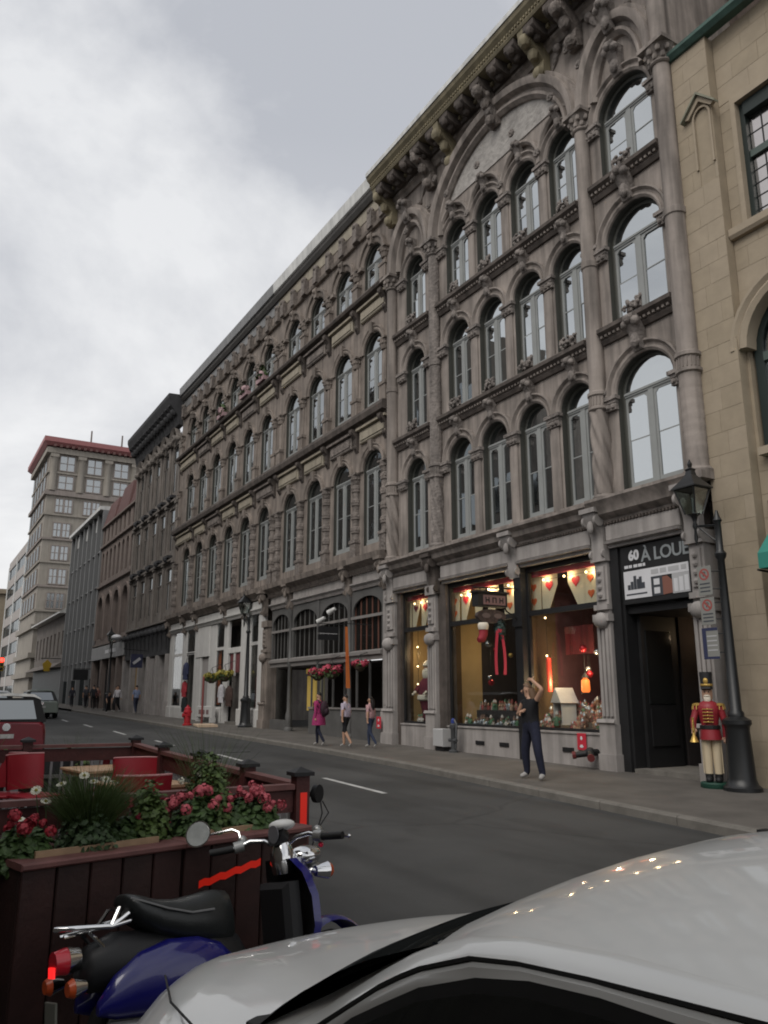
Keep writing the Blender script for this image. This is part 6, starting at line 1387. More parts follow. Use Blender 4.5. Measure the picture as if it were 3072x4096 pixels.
# ================================================================ people
SHOE = mat('shoe_grey', (0.3,0.29,0.28), 0.7); HAIRD = mat('hair_dark', (0.012,0.009,0.008), 0.6); HAIRB = mat('hair_brown', (0.14,0.085,0.05), 0.6)
def cloth(n, c): return mat('cloth_'+n, c, 0.9, var=0.25, scale=14, bump=0.4, bscale=25)
BASE = dict(pel=(0,0,0.93,0.135), wai=(0,0,1.08,0.13), che=(0,0,1.27,0.145), nec=(0,0.0,1.45,0.052), hea=(0,-0.015,1.57,0.088), top=(0,-0.005,1.66,0.07),
    shl=(-0.17,0,1.37,0.06), ell=(-0.23,0.03,1.1,0.042), wrl=(-0.23,-0.05,0.87,0.03), hal=(-0.23,-0.07,0.8,0.034),
    shr=(0.17,0,1.37,0.06), elr=(0.23,0.03,1.1,0.042), wrr=(0.23,-0.05,0.87,0.03), har=(0.23,-0.07,0.8,0.034),
    hil=(-0.09,0,0.88,0.09), knl=(-0.1,-0.02,0.5,0.062), anl=(-0.1,0.02,0.09,0.042), tol=(-0.11,-0.13,0.035,0.036),
    hir=(0.09,0,0.88,0.09), knr=(0.1,-0.02,0.5,0.062), anr=(0.1,0.02,0.09,0.042), tor=(0.11,-0.13,0.035,0.036))
BONES = [('pel','wai'),('wai','che'),('che','nec'),('nec','hea'),('hea','top'),('che','shl'),('shl','ell'),('ell','wrl'),('wrl','hal'),('che','shr'),('shr','elr'),('elr','wrr'),('wrr','har'),('pel','hil'),('hil','knl'),('knl','anl'),('anl','tol'),('pel','hir'),('hir','knr'),('knr','anr'),('anr','tor')]
def person(label, loc, rz, H=1.7, top=None, bot=None, sleeve=0.5, short=False, hair=HAIRD, longhair=False, J=None, fingers=False, shoe=SHOE, group=None, face=True):
    t = thing('person', label, 'person', loc, group, rz=rz); s = H/1.72; t.scale = (s,s,s)
    P = dict(BASE); P.update({k: v for k, v in (J or {}).items() if k != 'face'})
    names = list(P); V = [Vector(P[n][:3]) for n in names]; rad = [P[n][3] for n in names]; E = [(names.index(a), names.index(b)) for a, b in BONES]; bone = list(BONES)
    if fingers:
        for sd in ('l','r'):
            w, h = Vector(P['wr'+sd][:3]), Vector(P['ha'+sd][:3]); d = (h-w).normalized(); side = d.orthogonal().normalized(); up = d.cross(side)
            for k in range(5):
                o = (-0.03+0.02*k); ln = (0.05,0.07,0.078,0.07,0.055)[k]
                base = h+side*o*0.7 if k else w*0.4+h*0.6+side*o; a = base+d*ln*0.55+side*o*(0.5 if k else 1.6)-up*0.008; b = a+d*ln*0.45*(1 if k else 0.6)-up*0.022
                i = len(V); V += [base, a, b]; rad += [0.011,0.009,0.007]; E += [(names.index('ha'+sd), i), (i,i+1), (i+1,i+2)]; bone += [('wr'+sd,'ha'+sd)]*3
    me = bpy.data.meshes.new('body'); me.from_pydata(V, E, []); o = bpy.data.objects.new('body', me); COL.objects.link(o)
    md = o.modifiers.new('skin', 'SKIN'); md.use_smooth_shade = True; o.modifiers.new('sub', 'SUBSURF').levels = 2
    for i, sv in enumerate(me.skin_vertices[0].data): sv.radius = (rad[i], rad[i]); sv.use_root = (i == 0)
    dg = bpy.context.evaluated_depsgraph_get(); nm = bpy.data.meshes.new_from_object(o.evaluated_get(dg)); bpy.data.objects.remove(o); nm.name = 'body'
    nm.materials.clear()
    for m_ in (SKIN, top, bot, shoe): nm.materials.append(m_)
    for p in nm.polygons:
        c = p.center; best = (9, None, 0)
        for (i, j), (a, b) in zip(E, bone):
            d = V[j]-V[i]; u = max(0, min(1, (c-V[i]).dot(d)/max(d.length_squared,1e-9))); dist = (c-V[i]-d*u).length/(rad[i]*(1-u)+rad[j]*u)
            if dist < best[0]: best = (dist, (a, b), u)
        (a, b), u = best[1], best[2]; mi = 0
        if a in ('pel','wai') or (a, b) in (('che','shl'),('che','shr')): mi = 1 if (a != 'pel' or u > 0.35 or b != 'wai') else 2
        if a == 'pel' and b in ('hil','hir'): mi = 2
        if a == 'che' and b == 'nec': mi = 1 if u < 0.75 else 0
        if a in ('shl','shr'): mi = 1 if u < sleeve*2 else 0
        if a in ('ell','elr'): mi = 1 if u < (sleeve-0.5)*2 else 0
        if a in ('hil','hir'): mi = 2
        if a in ('knl','knr'): mi = 0 if (short and u > 0.05) else 2
        if a in ('anl','anr'): mi = 3
        p.material_index = mi; p.use_smooth = True
    part('body', nm, None, t)
    hc = Vector(P['hea'][:3]); tp = Vector(P['top'][:3]); n_ = Vector(P['nec'][:3]); ax = (tp-n_).normalized(); back = Vector((0,1,0)); back = (back-ax*back.dot(ax)).normalized(); sd = ax.cross(back)
    fc = J.get('face') if J else None
    if fc: back = -Vector(fc).normalized(); back = (back-ax*back.dot(ax)).normalized(); sd = ax.cross(back)
    q = MB(); rows = []
    for i in range(8):
        th = 0.02+i/7*1.75; row = []
        for j in range(12):
            a = 2*math.pi*j/12; f = math.cos(a)   # f=1 at the back
            tt = th*(0.42+0.58*(f*0.5+0.5)); r = 0.101-0.012*(i/7)**2
            row.append(hc+ax*0.03+r*(math.cos(tt)*ax*1.05+math.sin(tt)*(math.cos(a)*back*1.03+math.sin(a)*sd*0.92)))
        rows.append(row)
    q.grid(rows, 0, True)
    if longhair: q.tube([hc+back*0.07+ax*0.02, hc+back*0.1-ax*0.1, hc+back*0.1-ax*0.25, hc+back*0.08-ax*0.36], [0.08,0.085,0.075,0.03], 9)
    part('hair', q, hair, t, smooth=60)
    if face:
        for s_ in (-1,1):
            q = MB(); q.ball(hc-back*0.083+sd*0.032*s_+ax*0.015, 0.007, 6, 4); part('eye', q, BLACK, t)
            q = MB(); q.ball(hc+sd*0.09*s_-ax*0.005, 0.024, 6, 5, 0, (0.6,0.8,1.1)); part('ear', q, SKIN, t, smooth=60)
        q = MB(); q.tube([hc-back*0.078+ax*0.012, hc-back*0.108-ax*0.018, hc-back*0.085-ax*0.026], [0.008,0.015,0.01], 6); part('nose', q, SKIN, t, smooth=60)
        q = MB(); q.tube([hc-back*0.085+sd*0.025-ax*0.047, hc-back*0.094-ax*0.047, hc-back*0.085-sd*0.025-ax*0.047], [0.004,0.008,0.004], 6); part('mouth', q, mat('lips',(0.3,0.12,0.1)), t, smooth=60)
    return t
BLK = cloth('black', (0.008,0.008,0.01)); NVY = cloth('navy', (0.012,0.014,0.03))
person('woman in black top and dark trousers on the pavement, one hand raised to her hair', (-11.66, 9.88, gz(-11.6)), 0, 1.72, BLK, NVY, 0.06, hair=HAIRB, longhair=True, fingers=True,
    J=dict(shl=(-0.19,0,1.36,0.055), ell=(-0.36,0.0,1.11,0.042), wrl=(-0.12,-0.16,1.16,0.03), hal=(-0.04,-0.18,1.18,0.033), shr=(0.17,0,1.37,0.055), elr=(0.36,-0.02,1.57,0.042), wrr=(0.1,0.0,1.72,0.03), har=(0.02,0.0,1.76,0.033),
    nec=(-0.02,0,1.44,0.048), hea=(-0.06,-0.02,1.56,0.085), top=(-0.04,0.0,1.655,0.068), face=(-0.75,-0.65,-0.25), knl=(-0.16,-0.03,0.5,0.085), anl=(-0.18,0.02,0.09,0.06), tol=(-0.22,-0.12,0.035,0.036), hir=(0.1,0,0.88,0.105), hil=(-0.09,0,0.88,0.105), knr=(0.22,-0.06,0.52,0.085), anr=(0.26,0.0,0.09,0.06), tor=(0.32,-0.12,0.035,0.036), wai=(-0.02,0,1.08,0.14), che=(0,0,1.27,0.14)))
PNK = cloth('magenta', (0.3,0.03,0.12))
walk = dict(knl=(-0.1,-0.14,0.52,0.062), anl=(-0.1,-0.12,0.1,0.042), tol=(-0.1,-0.27,0.05,0.036), knr=(0.1,0.06,0.5,0.06), anr=(0.1,0.3,0.14,0.042), tor=(0.1,0.2,0.04,0.036), hal=(-0.24,-0.14,0.82,0.034), wrl=(-0.24,-0.1,0.88,0.03), har=(0.24,0.06,0.8,0.034), wrr=(0.24,0.03,0.87,0.03))
FARW = R(-100)   # walking away to the left
pk = person('child in magenta jacket with dark backpack walking past the dark shop', (-20.8, 10.0, gz(-20.8)), R(-62), 1.48, PNK, NVY, 1.0, J=dict(walk, che=(0,0,1.27,0.16), wai=(0,0,1.08,0.15), pel=(0,0,0.93,0.15)))
q = MB(); q.lathe(0,0,[(0.27,0.66),(0.25,0.85),(0.2,1.02)],14); q.v = [(a,b*0.75,c) for a,b,c in q.v]; part('jacket_skirt', q, PNK, pk, smooth=50)
bp = thing('backpack', 'dark backpack worn by the child in the magenta jacket', 'backpack', pk.location, rz=R(-62)); bp.scale = pk.scale
q = MB(); q.ball((0,0.22,1.17), 0.2, 12, 8, 0, (0.85,0.55,1.3)); q.ball((0,0.31,1.08), 0.13, 10, 6, 0, (0.9,0.5,0.9)); part('sack', q, mat('backpack_dark',(0.03,0.014,0.022),0.8,var=0.4,scale=12), bp, smooth=60)
for s in (-1,1):
    q = MB(); q.tube([(s*0.1,0.16,1.36),(s*0.11,0.0,1.45),(s*0.11,-0.15,1.35),(s*0.13,-0.13,1.15),(s*0.14,0.1,1.0)], 0.02, 6); part('strap', q, BLACK, bp)
person('person in pale lilac shirt and black shorts walking beside the pink shirt', (-20.05, 10.45, gz(-20)), R(-62), 1.42, cloth('lilac',(0.42,0.37,0.45)), BLK, 0.3, True, J=dict(walk, che=(0,0,1.27,0.17), wai=(0,0,1.08,0.17)))
person('person in pink shirt and blue jeans walking beside the pale lilac shirt', (-19.55, 10.95, gz(-19.6)), R(-62), 1.38, cloth('pale_pink',(0.42,0.25,0.26)), cloth('denim',(0.03,0.04,0.075)), 0.35, longhair=True, J=dict(walk, che=(0,0,1.27,0.155), wai=(0,0,1.08,0.15)))
FARP = [((-48.7,11.6), 1.68, (0.2,0.24,0.36), (0.03,0.035,0.06), -80, 'pedestrian in light blue shirt before the narrow dark grey building'), ((-53.2,11.5), 1.66, (0.5,0.48,0.5), (0.015,0.015,0.018), 60, 'pedestrian in white shirt and black trousers before the dark sign band'), ((-50.7,10.4), 1.42, (0.05,0.045,0.05), (0.02,0.02,0.022), 100, 'stooped pedestrian in dark clothes at the far kerb'), ((-54.5,11.7), 1.6, (0.03,0.03,0.035), (0.02,0.02,0.02), 20, 'dark clad pedestrian just behind the white shirt'), ((-59.6,11.5), 1.62, (0.16,0.07,0.06), (0.03,0.02,0.02), -100, 'pedestrian in rust red top farther down the pavement'), ((-58.8,11.1), 1.7, (0.025,0.025,0.03), (0.02,0.02,0.02), -90, 'tall pedestrian all in black farther down the pavement'), ((-62.6,11.3), 1.66, (0.06,0.06,0.07), (0.02,0.02,0.025), -80, 'pedestrian in grey jacket beyond the one in black'), ((-66,10.9), 1.6, (0.03,0.03,0.04), (0.025,0.025,0.03), -90, 'farthest dark pedestrian by the glass building'), ((-64.5,11.6), 1.65, (0.25,0.2,0.19), (0.03,0.03,0.035), -60, 'pedestrian in pale top among the dark ones far down the pavement')]
for i, ((x, y), h, c1, c2, rz, lab) in enumerate(FARP):
    person(lab, (x, y, gz(x)), R(rz), h, cloth('far_top_%s' % 'abcdefghi'[i], c1), cloth('far_legs_%s' % 'abcdefghi'[i], c2), 0.4+0.5*(i % 2), J=walk if i != 2 else dict(walk, che=(0,-0.18,1.2,0.135), nec=(0,-0.3,1.33,0.05), hea=(0,-0.38,1.42,0.088), top=(0,-0.42,1.5,0.07), shl=(-0.17,-0.24,1.28,0.06), shr=(0.17,-0.24,1.28,0.06), ell=(-0.2,-0.3,1.0,0.042), elr=(0.2,-0.3,1.0,0.042), wrl=(-0.18,-0.4,0.8,0.03), wrr=(0.18,-0.4,0.8,0.03), hal=(-0.18,-0.42,0.73,0.034), har=(0.18,-0.42,0.73,0.034)), face=False, group=None)
# ================================================================ white car beside the camera
PAINT = mat('car_pearl_white', (0.63, 0.635, 0.62), 0.32, coat=0.7, spec=0.5, var=0.015, scale=3)
RUB = mat('rubber', (0.006,0.006,0.006), 0.6); SATIN = mat('satin_metal', (0.3,0.3,0.29), 0.35, metal=0.7); TYRE = mat('tyre', (0.012,0.012,0.012), 0.8); CHROME = mat('chrome', (0.75,0.75,0.75), 0.12, metal=1.0)
wc = thing('parked_car', 'pearl white parked car, its roof and bonnet filling the lower right', 'car', (-0.5, 1.35, gz(0)-0.12), world=True)
YC = 1.35
def interp(T, x):
    if x <= T[0][0]: 
        (a,va),(b,vb) = T[0],T[1]
        return va+(vb-va)*(x-a)/(b-a)
    for (a,va),(b,vb) in zip(T, T[1:]):
        if a <= x <= b:
            return va+(vb-va)*(x-a)/(b-a)
    return T[-1][1]
ZF = [(-1.36,1.085),(-1.27,1.137),(-1.19,1.178),(-1.125,1.205),(-1.035,1.238),(-0.907,1.265),(-0.734,1.286),(-0.55,1.296),(-0.1,1.302),(0.4,1.29),(0.8,1.25),(1.1,1.19)]
def roof_z(x, y):
    v = (y-YC)/0.6; return interp(ZF, x)+0.09*(1-v*v)
rows = []
ys = [0.75+1.2*k/24 for k in range(25)]
for i in range(26):
    u = i/25; r = []
    for y in ys:
        v = (y-YC)/0.6; xh = -1.125-0.2*(1-v*v)-0.0; xr = 1.05+0.12*(1-v*v); x = xh+(xr-xh)*(u**1.15); r.append((x, y, roof_z(x, y)))
    rows.append(r)
q = MB(); q.grid(rows); part('roof', q, PAINT, wc, smooth=60)
header = rows[0]; rear = rows[-1]
def cowl(y):
    v = (y-YC)/0.69; return (-1.70-0.105*(1-v*v), y, 0.915+0.055*(1-v*v))
cy = [YC-0.66+1.32*k/24 for k in range(25)]
q = MB(); q.grid([[Vector(header[k])*(1-t)+Vector(cowl(cy[k]))*t+Vector((-0.0,0,0.03*math.sin(math.pi*t))) for k in range(25)] for t in (0,0.08,0.3,0.5,0.7,0.9,1.0)]); part('windscreen', q, CARGLASS, wc, smooth=60)
q = MB(); q.grid([[Vector(rear[k])*(1-t)+Vector((1.65-0.2*abs((ys[k]-YC)/0.6)**2, YC+(ys[k]-YC)*1.1, 0.96))*t for k in range(25)] for t in (0,0.5,1.0)]); part('rear_window', q, CARGLASS, wc, smooth=60)
W_ = [(-1.72,.70,.915),(-1.50,.755,1.03),(-1.30,.765,1.13),(-1.19,.77,1.182),(-1.125,.76,1.21)]
F_ = [(-1.66,.675,.91),(-1.46,.74,1.03),(-1.27,.75,1.137),(-1.19,.75,1.178),(-1.125,.75,1.205),(-1.035,.75,1.238),(-.907,.75,1.265),(-.734,.75,1.286),(-.55,.75,1.296),(-.1,.75,1.302),(.4,.75,1.29),(.8,.75,1.25),(1.05,.75,1.2),(1.5,.7,.97)]
G_ = [(-1.60,.655,.90),(-1.443,.715,1.012),(-1.248,.715,1.1215),(-1.18,.715,1.155),(-1.124,.715,1.18),(-.995,.715,1.226),(-.894,.715,1.245),(-.76,.715,1.262),(-.531,.715,1.2855),(-.1,.712,1.29),(.4,.71,1.275),(.8,.71,1.225),(1.05,.7,1.16),(1.45,.66,.94)]
D_ = [(-1.6,.64,.86),(-1.42,.69,.985),(-1.294,.69,1.063),(-1.18,.69,1.12),(-1.087,.69,1.165),(-.948,.69,1.215),(-.838,.69,1.2406),(-.72,.69,1.256),(-.5,.69,1.27),(-.1,.688,1.272),(.4,.685,1.255),(.8,.685,1.205),(1.03,.675,1.14),(1.4,.62,.92)]
def mirror_y(P): return [(x, 2*YC-y, z) for x, y, z in P]
for sgn in (0, 1):
    mm = (lambda P: P) if not sgn else mirror_y
    mid = [((a[0]*0.5+b[0]*0.5), (a[1]+b[1])/2-0.004*(1-2*sgn)*0, (a[2]+b[2])/2+0.008) for a, b in zip(F_, G_)]
    q = MB(); q.grid([mm(W_), mm(F_[:5])]); q.grid([mm(F_), mm(mid), mm(G_)]); part('roof_rail', q, PAINT, wc, smooth=50)
    K = [(x, y-0.001, z-0.005) for x, y, z in G_]; K2 = [(x*0.12+a*0.88, y*0.12+b*0.88+0.006, z*0.12+c*0.88) for (x,y,z),(a,b,c) in zip(D_, K)]
    q = MB(); q.grid([mm(G_), mm(K), mm(K2)]); part('door_seal', q, RUB, wc)
    q = MB(); m2 = [(a[0]*0.5+b[0]*0.5, (a[1]+b[1])/2-0.008, (a[2]+b[2])/2+0.004) for a, b in zip(K2, D_)]; q.grid([mm(K2), mm(m2), mm(D_)]); part('door_frame', q, mat('door_frame_grey', (0.26,0.255,0.24), 0.4, coat=0.3), wc, smooth=50)
    belt = [(x, 0.555, 0.84+0.0*x) for x, y, z in D_]; belt[0] = (-1.72,0.56,0.83)
    seal = [(x, y-0.004, z-0.018) for x, y, z in D_]
    q = MB(); q.grid([mm(D_), mm(seal)]); part('door_seal', q, RUB, wc)
    q = MB(); q.grid([mm([(x*(1-t)+a*t, y*(1-t)+b*t-0.012*math.sin(math.pi*t), z*(1-t)+c*t) for (x,y,z),(a,b,c) in zip(seal, belt)]) for t in (0,0.33,0.66,1)]); part('side_window', q, CARGLASS, wc, smooth=60)
    sg_ = (-1 if not sgn else 1)
    q = MB(); st = [-1.72,-1.68,-1.62,-1.58,-1.5,-1.0,0,1,1.6,1.75]
    q.grid([[(x, YC+sg_*(hw-0.06*max(0,(-x-2.2))-(0.12 if x < -2.65 else 0)), z+dzz) for x in st] for hw, z, dzz in ((0.795,0.84,0),(0.84,0.78,0),(0.87,0.6,0),(0.87,0.35,0),(0.83,0.12,0))]); part('door', q, PAINT, wc, smooth=50)
    m_ = MB(); m_.ball((-1.45, YC+sg_*1.0, 0.92), 0.1, 10, 6, 0, (0.8,1,0.7)); part('mirror', m_, PAINT, wc, smooth=60)
    for xw in (-2.05, 0.75):
        w = MB(); w.tube([(xw,YC+sg_*0.66,0.2),(xw,YC+sg_*0.87,0.2)], 0.31, 24); wh = part('wheel', w, TYRE, wc, smooth=40)
        w = MB(); w.tube([(0,sg_*0.0,0),(0,sg_*0.02,0)], 0.2, 16); rm = part('rim', w, SATIN, wh, (xw, YC+sg_*0.865, 0.2), smooth=40)
# bonnet and wings
HZ = [(-2.82,0.52),(-2.78,0.64),(-2.7,0.745),(-2.6,0.805),(-2.45,0.855),(-2.25,0.895),(-2.0,0.935),(-1.7,0.962)]
rows = []
for k in range(29):
    y = YC-0.82+1.64*k/28; v = (y-YC)/0.82; r = []
    xr = cowl(max(min(y, YC+0.66), YC-0.66))[0]-0.015; xf = -2.82+0.35*abs(v)**3
    if abs(v) > 0.8: xr = -1.62
    for i in range(15):
        u = i/14; x = xf+(xr-xf)*u; xn = -2.82+(x-xf)/(xr-xf+1e-9)*1.12
        z = interp(HZ, xn)-0.105*abs(v)**5-0.02*v*v+0.012*math.exp(-((abs(v)-0.62)/0.12)**2); r.append((x, y, z))
    rows.append(r)
q = MB(); q.grid(rows); part('bonnet', q, PAINT, wc, smooth=60)
for e, sg_ in ((rows[0], -1), (rows[-1], 1)):
    q = MB(); q.grid([e, [(x,y+sg_*0.012,z-0.025) for x,y,z in e], [(x,y+sg_*0.025,z-0.09) for x,y,z in e], [(x,y+sg_*0.03,z*0.6) for x,y,z in e], [(x,y+sg_*0.015,0.1) for x,y,z in e]]); part('wing', q, PAINT, wc, smooth=60)
q = MB(); q.grid([[Vector(cowl(y))+Vector((0.03,0,0.012)) for y in cy], [Vector(cowl(y))+Vector((-0.05,0,-0.004)) for y in cy], [Vector(cowl(y))+Vector((-0.06,0,-0.05)) for y in cy]]); part('cowl', q, RUB, wc)
q = MB(); q.grid([[(-2.82+0.35*abs(v)**3+dx_, YC+0.82*v, z) for v in [-1+k/10 for k in range(21)]] for dx_, z in ((0,0.52),(-0.04,0.42),(-0.03,0.2),(0.05,0.08))]); part('bumper', q, PAINT, wc, smooth=60)
q = MB(); q.grid([[(x, YC+0.8*v, z-0.05*v*v) for v in [-1+k/8 for k in range(17)]] for x, z in ((1.5,0.96),(1.85,0.93),(1.98,0.8),(2.0,0.4),(1.9,0.15))]); part('boot_lid', q, PAINT, wc, smooth=60)
q = MB(); q.box(-1.5,1.5,YC-0.62,YC+0.62,0.3,0.75); part('cabin', q, RUB, wc)
q = MB(); q.tube([(-1.62,YC-0.75,0.905),(-2.1,YC-0.72,0.865),(-2.5,YC-0.62,0.8)], 0.003, 5); part('bonnet_gap', q, RUB, wc)

# drain at the far kerb and covers in the road
dr = MB()
for k in range(6): dr.box(-6.25+k*0.1,-6.19+k*0.1,8.3,8.54,gz(-6)-0.118,gz(-6)-0.1)
dr.box(-6.3,-5.65,8.26,8.3,gz(-6)-0.118,gz(-6)-0.1); dr.box(-6.3,-5.65,8.54,8.57,gz(-6)-0.118,gz(-6)-0.1); dr.box(-6.26,-5.66,8.56,8.72,gz(-6)-0.05,gz(-6)+0.03)
solo('drain_grate', dr, BLACK, 'black iron drain grate at the far kerb near the right edge', 'drain')
for x, y, lab in ((-13.6,5.4,'round iron manhole cover in the road beyond the corner post'), (-21.5,7.9,'round iron manhole cover nearer the far kerb')):
    q = MB(); z = gz(x)-0.12; q.lathe(x, y, [(0.36,z+0.001),(0.36,z+0.008),(0.33,z+0.009),(0.32,z+0.006)], 24)
    solo('manhole_cover', q, mat('manhole_iron',(0.035,0.035,0.036),0.6,var=0.3,scale=20), lab, 'manhole cover')
# ================================================================ cars down the street
def car(label, loc, hd, Lc, Wc, Hc, body, roofm, hatch=True, group='cars along the near kerb'):
    t = thing('parked_car', label, 'car', loc, group, rz=hd)
    # local x forwards; lower body
    h1 = Hc*0.6
    st = [(-0.5,0.86,0.3,0.92),(-0.485,0.93,0.22,0.98),(-0.42,0.98,0.2,1.0),(-0.25,1,0.18,1.0),(0.1,1,0.18,0.97),(0.27,0.99,0.18,0.9),(0.42,0.94,0.2,0.8),(0.48,0.85,0.24,0.7),(0.5,0.75,0.3,0.55)]
    rows = []
    for s, w, zb, zt in st:
        hw = Wc/2*w; zt *= h1
        rows.append([(s*Lc,-hw*0.9,zb),(s*Lc,-hw,zb+0.15),(s*Lc,-hw,zt*0.75),(s*Lc,-hw*0.96,zt*0.93),(s*Lc,-hw*0.85,zt),(s*Lc,0,zt+0.02),(s*Lc,hw*0.85,zt),(s*Lc,hw*0.96,zt*0.93),(s*Lc,hw,zt*0.75),(s*Lc,hw,zb+0.15),(s*Lc,hw*0.9,zb)])
    q = MB(); q.grid(rows); n = len(rows[0]); q.f.append(tuple(range(n))); q.m.append(0); q.f.append(tuple(len(q.v)-n+k for k in range(n))[::-1]); q.m.append(0); part('body', q, body, t, smooth=40)
    xr0, xr1 = (-0.47, 0.13) if hatch else (-0.3, 0.1); xb0, xb1 = (-0.49, 0.26) if hatch else (-0.42, 0.26)
    hw0, hw1 = Wc/2*0.93, Wc/2*0.74
    lo = [(xb0*Lc,-hw0),(xb1*Lc,-hw0*0.92),(xb1*Lc,hw0*0.92),(xb0*Lc,hw0)]; hi = [(xr0*Lc,-hw1),(xr1*Lc,-hw1),(xr1*Lc,hw1),(xr0*Lc,hw1)]
    q = MB(); q.grid([[(x,y,h1*0.97) for x,y in lo],[(x,y,Hc*0.93) for x,y in hi]], 0, True); part('greenhouse', q, RUB, t)
    pa, pb = lo, hi
    for i in range(4):
        (ax,ay),(bx,by) = lo[i],lo[(i+1) % 4]; (cx_2,cy2),(dx2,dy2) = hi[i],hi[(i+1) % 4]
        def pt(u,v): return (Vector((ax,ay,h1*0.97))*(1-u)+Vector((bx,by,h1*0.97))*u)*(1-v)+(Vector((cx_2,cy2,Hc*0.93))*(1-u)+Vector((dx2,dy2,Hc*0.93))*u)*v
        nrm = (pt(1,0)-pt(0,0)).cross(pt(0,1)-pt(0,0)).normalized()*0.008
        segs = [(0.12,0.88)] if i in (1,3) else [(0.06,0.34),(0.38,0.64),(0.68,0.94)]
        for u0,u1 in segs:
            q = MB(); P = [pt(u0,0.12)+nrm,pt(u1,0.12)+nrm,pt(u1,0.9)+nrm,pt(u0,0.9)+nrm]; q.prism(P, nrm*0.5); part('rear_window' if i == 3 else ('windscreen' if i == 1 else 'side_window'), q, CARGL2, t)
    rr = []
    for s in (-0.01,0.0,0.5,1.0,1.02):
        x = (xr0+(xr1-xr0)*s)*Lc; e = 0.0 if s in (0.0,0.5,1.0) else 0.06
        rr.append([(x,-hw1-0.02,Hc*0.92-e*0.3),(x,-hw1*0.8,Hc*0.985-e),(x,0,Hc-e),(x,hw1*0.8,Hc*0.985-e),(x,hw1+0.02,Hc*0.92-e*0.3)])
    q = MB(); q.grid(rr); part('roof', q, roofm, t, smooth=50)
    for sy in (-1,1):
        q = MB(); q.ball((-0.475*Lc, sy*Wc*0.37, h1*0.82), 0.13, 10, 6, 0, (0.6,1.0,0.95)); part('tail_light', q, TAILR, t, smooth=50)
        q = MB(); q.ball((0.46*Lc, sy*Wc*0.34, h1*0.62), 0.13, 10, 6, 0, (0.9,1,0.7)); part('headlight', q, METAL_W, t, smooth=50)
        q = MB(); q.ball((0.2*Lc, sy*(Wc*0.5+0.06), h1), 0.1, 8, 5, 0, (0.6,1,0.7)); part('mirror', q, body, t, smooth=50)
        for sx in (-0.31,0.31):
            q = MB(); q.tube([(sx*Lc,sy*(Wc/2-0.2),0.31),(sx*Lc,sy*(Wc/2+0.005),0.31)], 0.31, 18); w = part('wheel', q, TYRE, t, smooth=40); q = MB(); q.tube([(sx*Lc,sy*(Wc/2-0.0),0.31),(sx*Lc,sy*(Wc/2+0.012),0.31)], 0.2, 14); part('rim', q, SATIN, w)
    q = MB(); q.box(-0.5*Lc-0.06,-0.46*Lc,-Wc*0.44,Wc*0.44,0.3,0.52); part('bumper', q, body, t)
    q = MB(); q.box(-0.5*Lc-0.075,-0.5*Lc-0.061,-0.16,0.16,0.55,0.64); part('number_plate', q, METAL_W, t)
    q = MB(); q.tube([(-0.5*Lc-0.02,0,h1*0.86),(-0.5*Lc+0.02,0,h1*0.86)], 0.085, 12); part('badge', q, CHROME, t)
    q = MB(); q.tube([(-0.5*Lc-0.02,-0.3,h1*0.99),(-0.5*Lc,0.1,h1*1.03)], 0.012, 5); part('wiper', q, RUB, t)
    return t
CARGL2 = glass_mat('far_car_glass', 0.3, (0.006,0.008,0.008), rough=0.05)
TAILR = mat('tail_light_red', (0.35,0.01,0.02), 0.3, coat=0.5)
car('dark red hatchback with white roof parked beyond the terrace', (-22.1, 2.0, gz(-21)-0.12), R(180), 3.9, 1.78, 1.53, mat('car_red', (0.16,0.01,0.018), 0.3, coat=0.8), METAL_W)
car('silver car parked beyond the dark red hatchback', (-30.2, 2.2, gz(-30)-0.12), R(180), 4.3, 1.76, 1.55, mat('car_silver', (0.4,0.41,0.42), 0.35, metal=0.5), mat('car_silver', (0,0,0)))
car('pale green grey car driving away down the street', (-49.2, 6.3, gz(-49)-0.12), R(180), 4.4, 1.78, 1.5, mat('car_green_grey', (0.2,0.23,0.2), 0.4, coat=0.5), mat('car_green_grey', (0,0,0)), False)

# ================================================================ street terrace
REDWOOD = mat('red_stained_wood', (0.06,0.016,0.014), 0.6, var=0.3, scale=7, bump=0.3, bscale=40)
REDWOODD = mat('dark_stained_plank', (0.026,0.011,0.009), 0.65, var=0.35, scale=6, bump=0.3, bscale=40)
RIMW = mat('red_rim_wood', (0.13,0.055,0.05), 0.6, var=0.25, scale=8)
REDWOODP = mat('planter_plank', (0.032,0.012,0.01), 0.65, var=0.3, scale=6, bump=0.3, bscale=40)
BEIGEW = mat('beige_wood', (0.3,0.2,0.12), 0.65, var=0.2, scale=10); SOIL = mat('soil', (0.025,0.018,0.013), 0.95, var=0.4, scale=20)
TABLEW = mat('table_wood', (0.42,0.27,0.16), 0.5, var=0.15, scale=8); CHAIRR = mat('chair_red', (0.27,0.012,0.022), 0.45, var=0.1)
TAPE = mat('red_reflector', (0.62,0.02,0.012), 0.35, emit=(1,0.03,0.01), estr=0.12); LEGM = mat('leg_metal', (0.45,0.45,0.46), 0.35, metal=0.8); BALU = mat('baluster_grey', (0.2,0.195,0.2), 0.6)
RD = lambda x: gz(x)-0.12
tr = thing('terrace_fence', 'dark red wooden terrace fence with black capped posts and grey balusters along the road', 'fence', (-7.7, 2.45, RD(-7.7)), world=True)
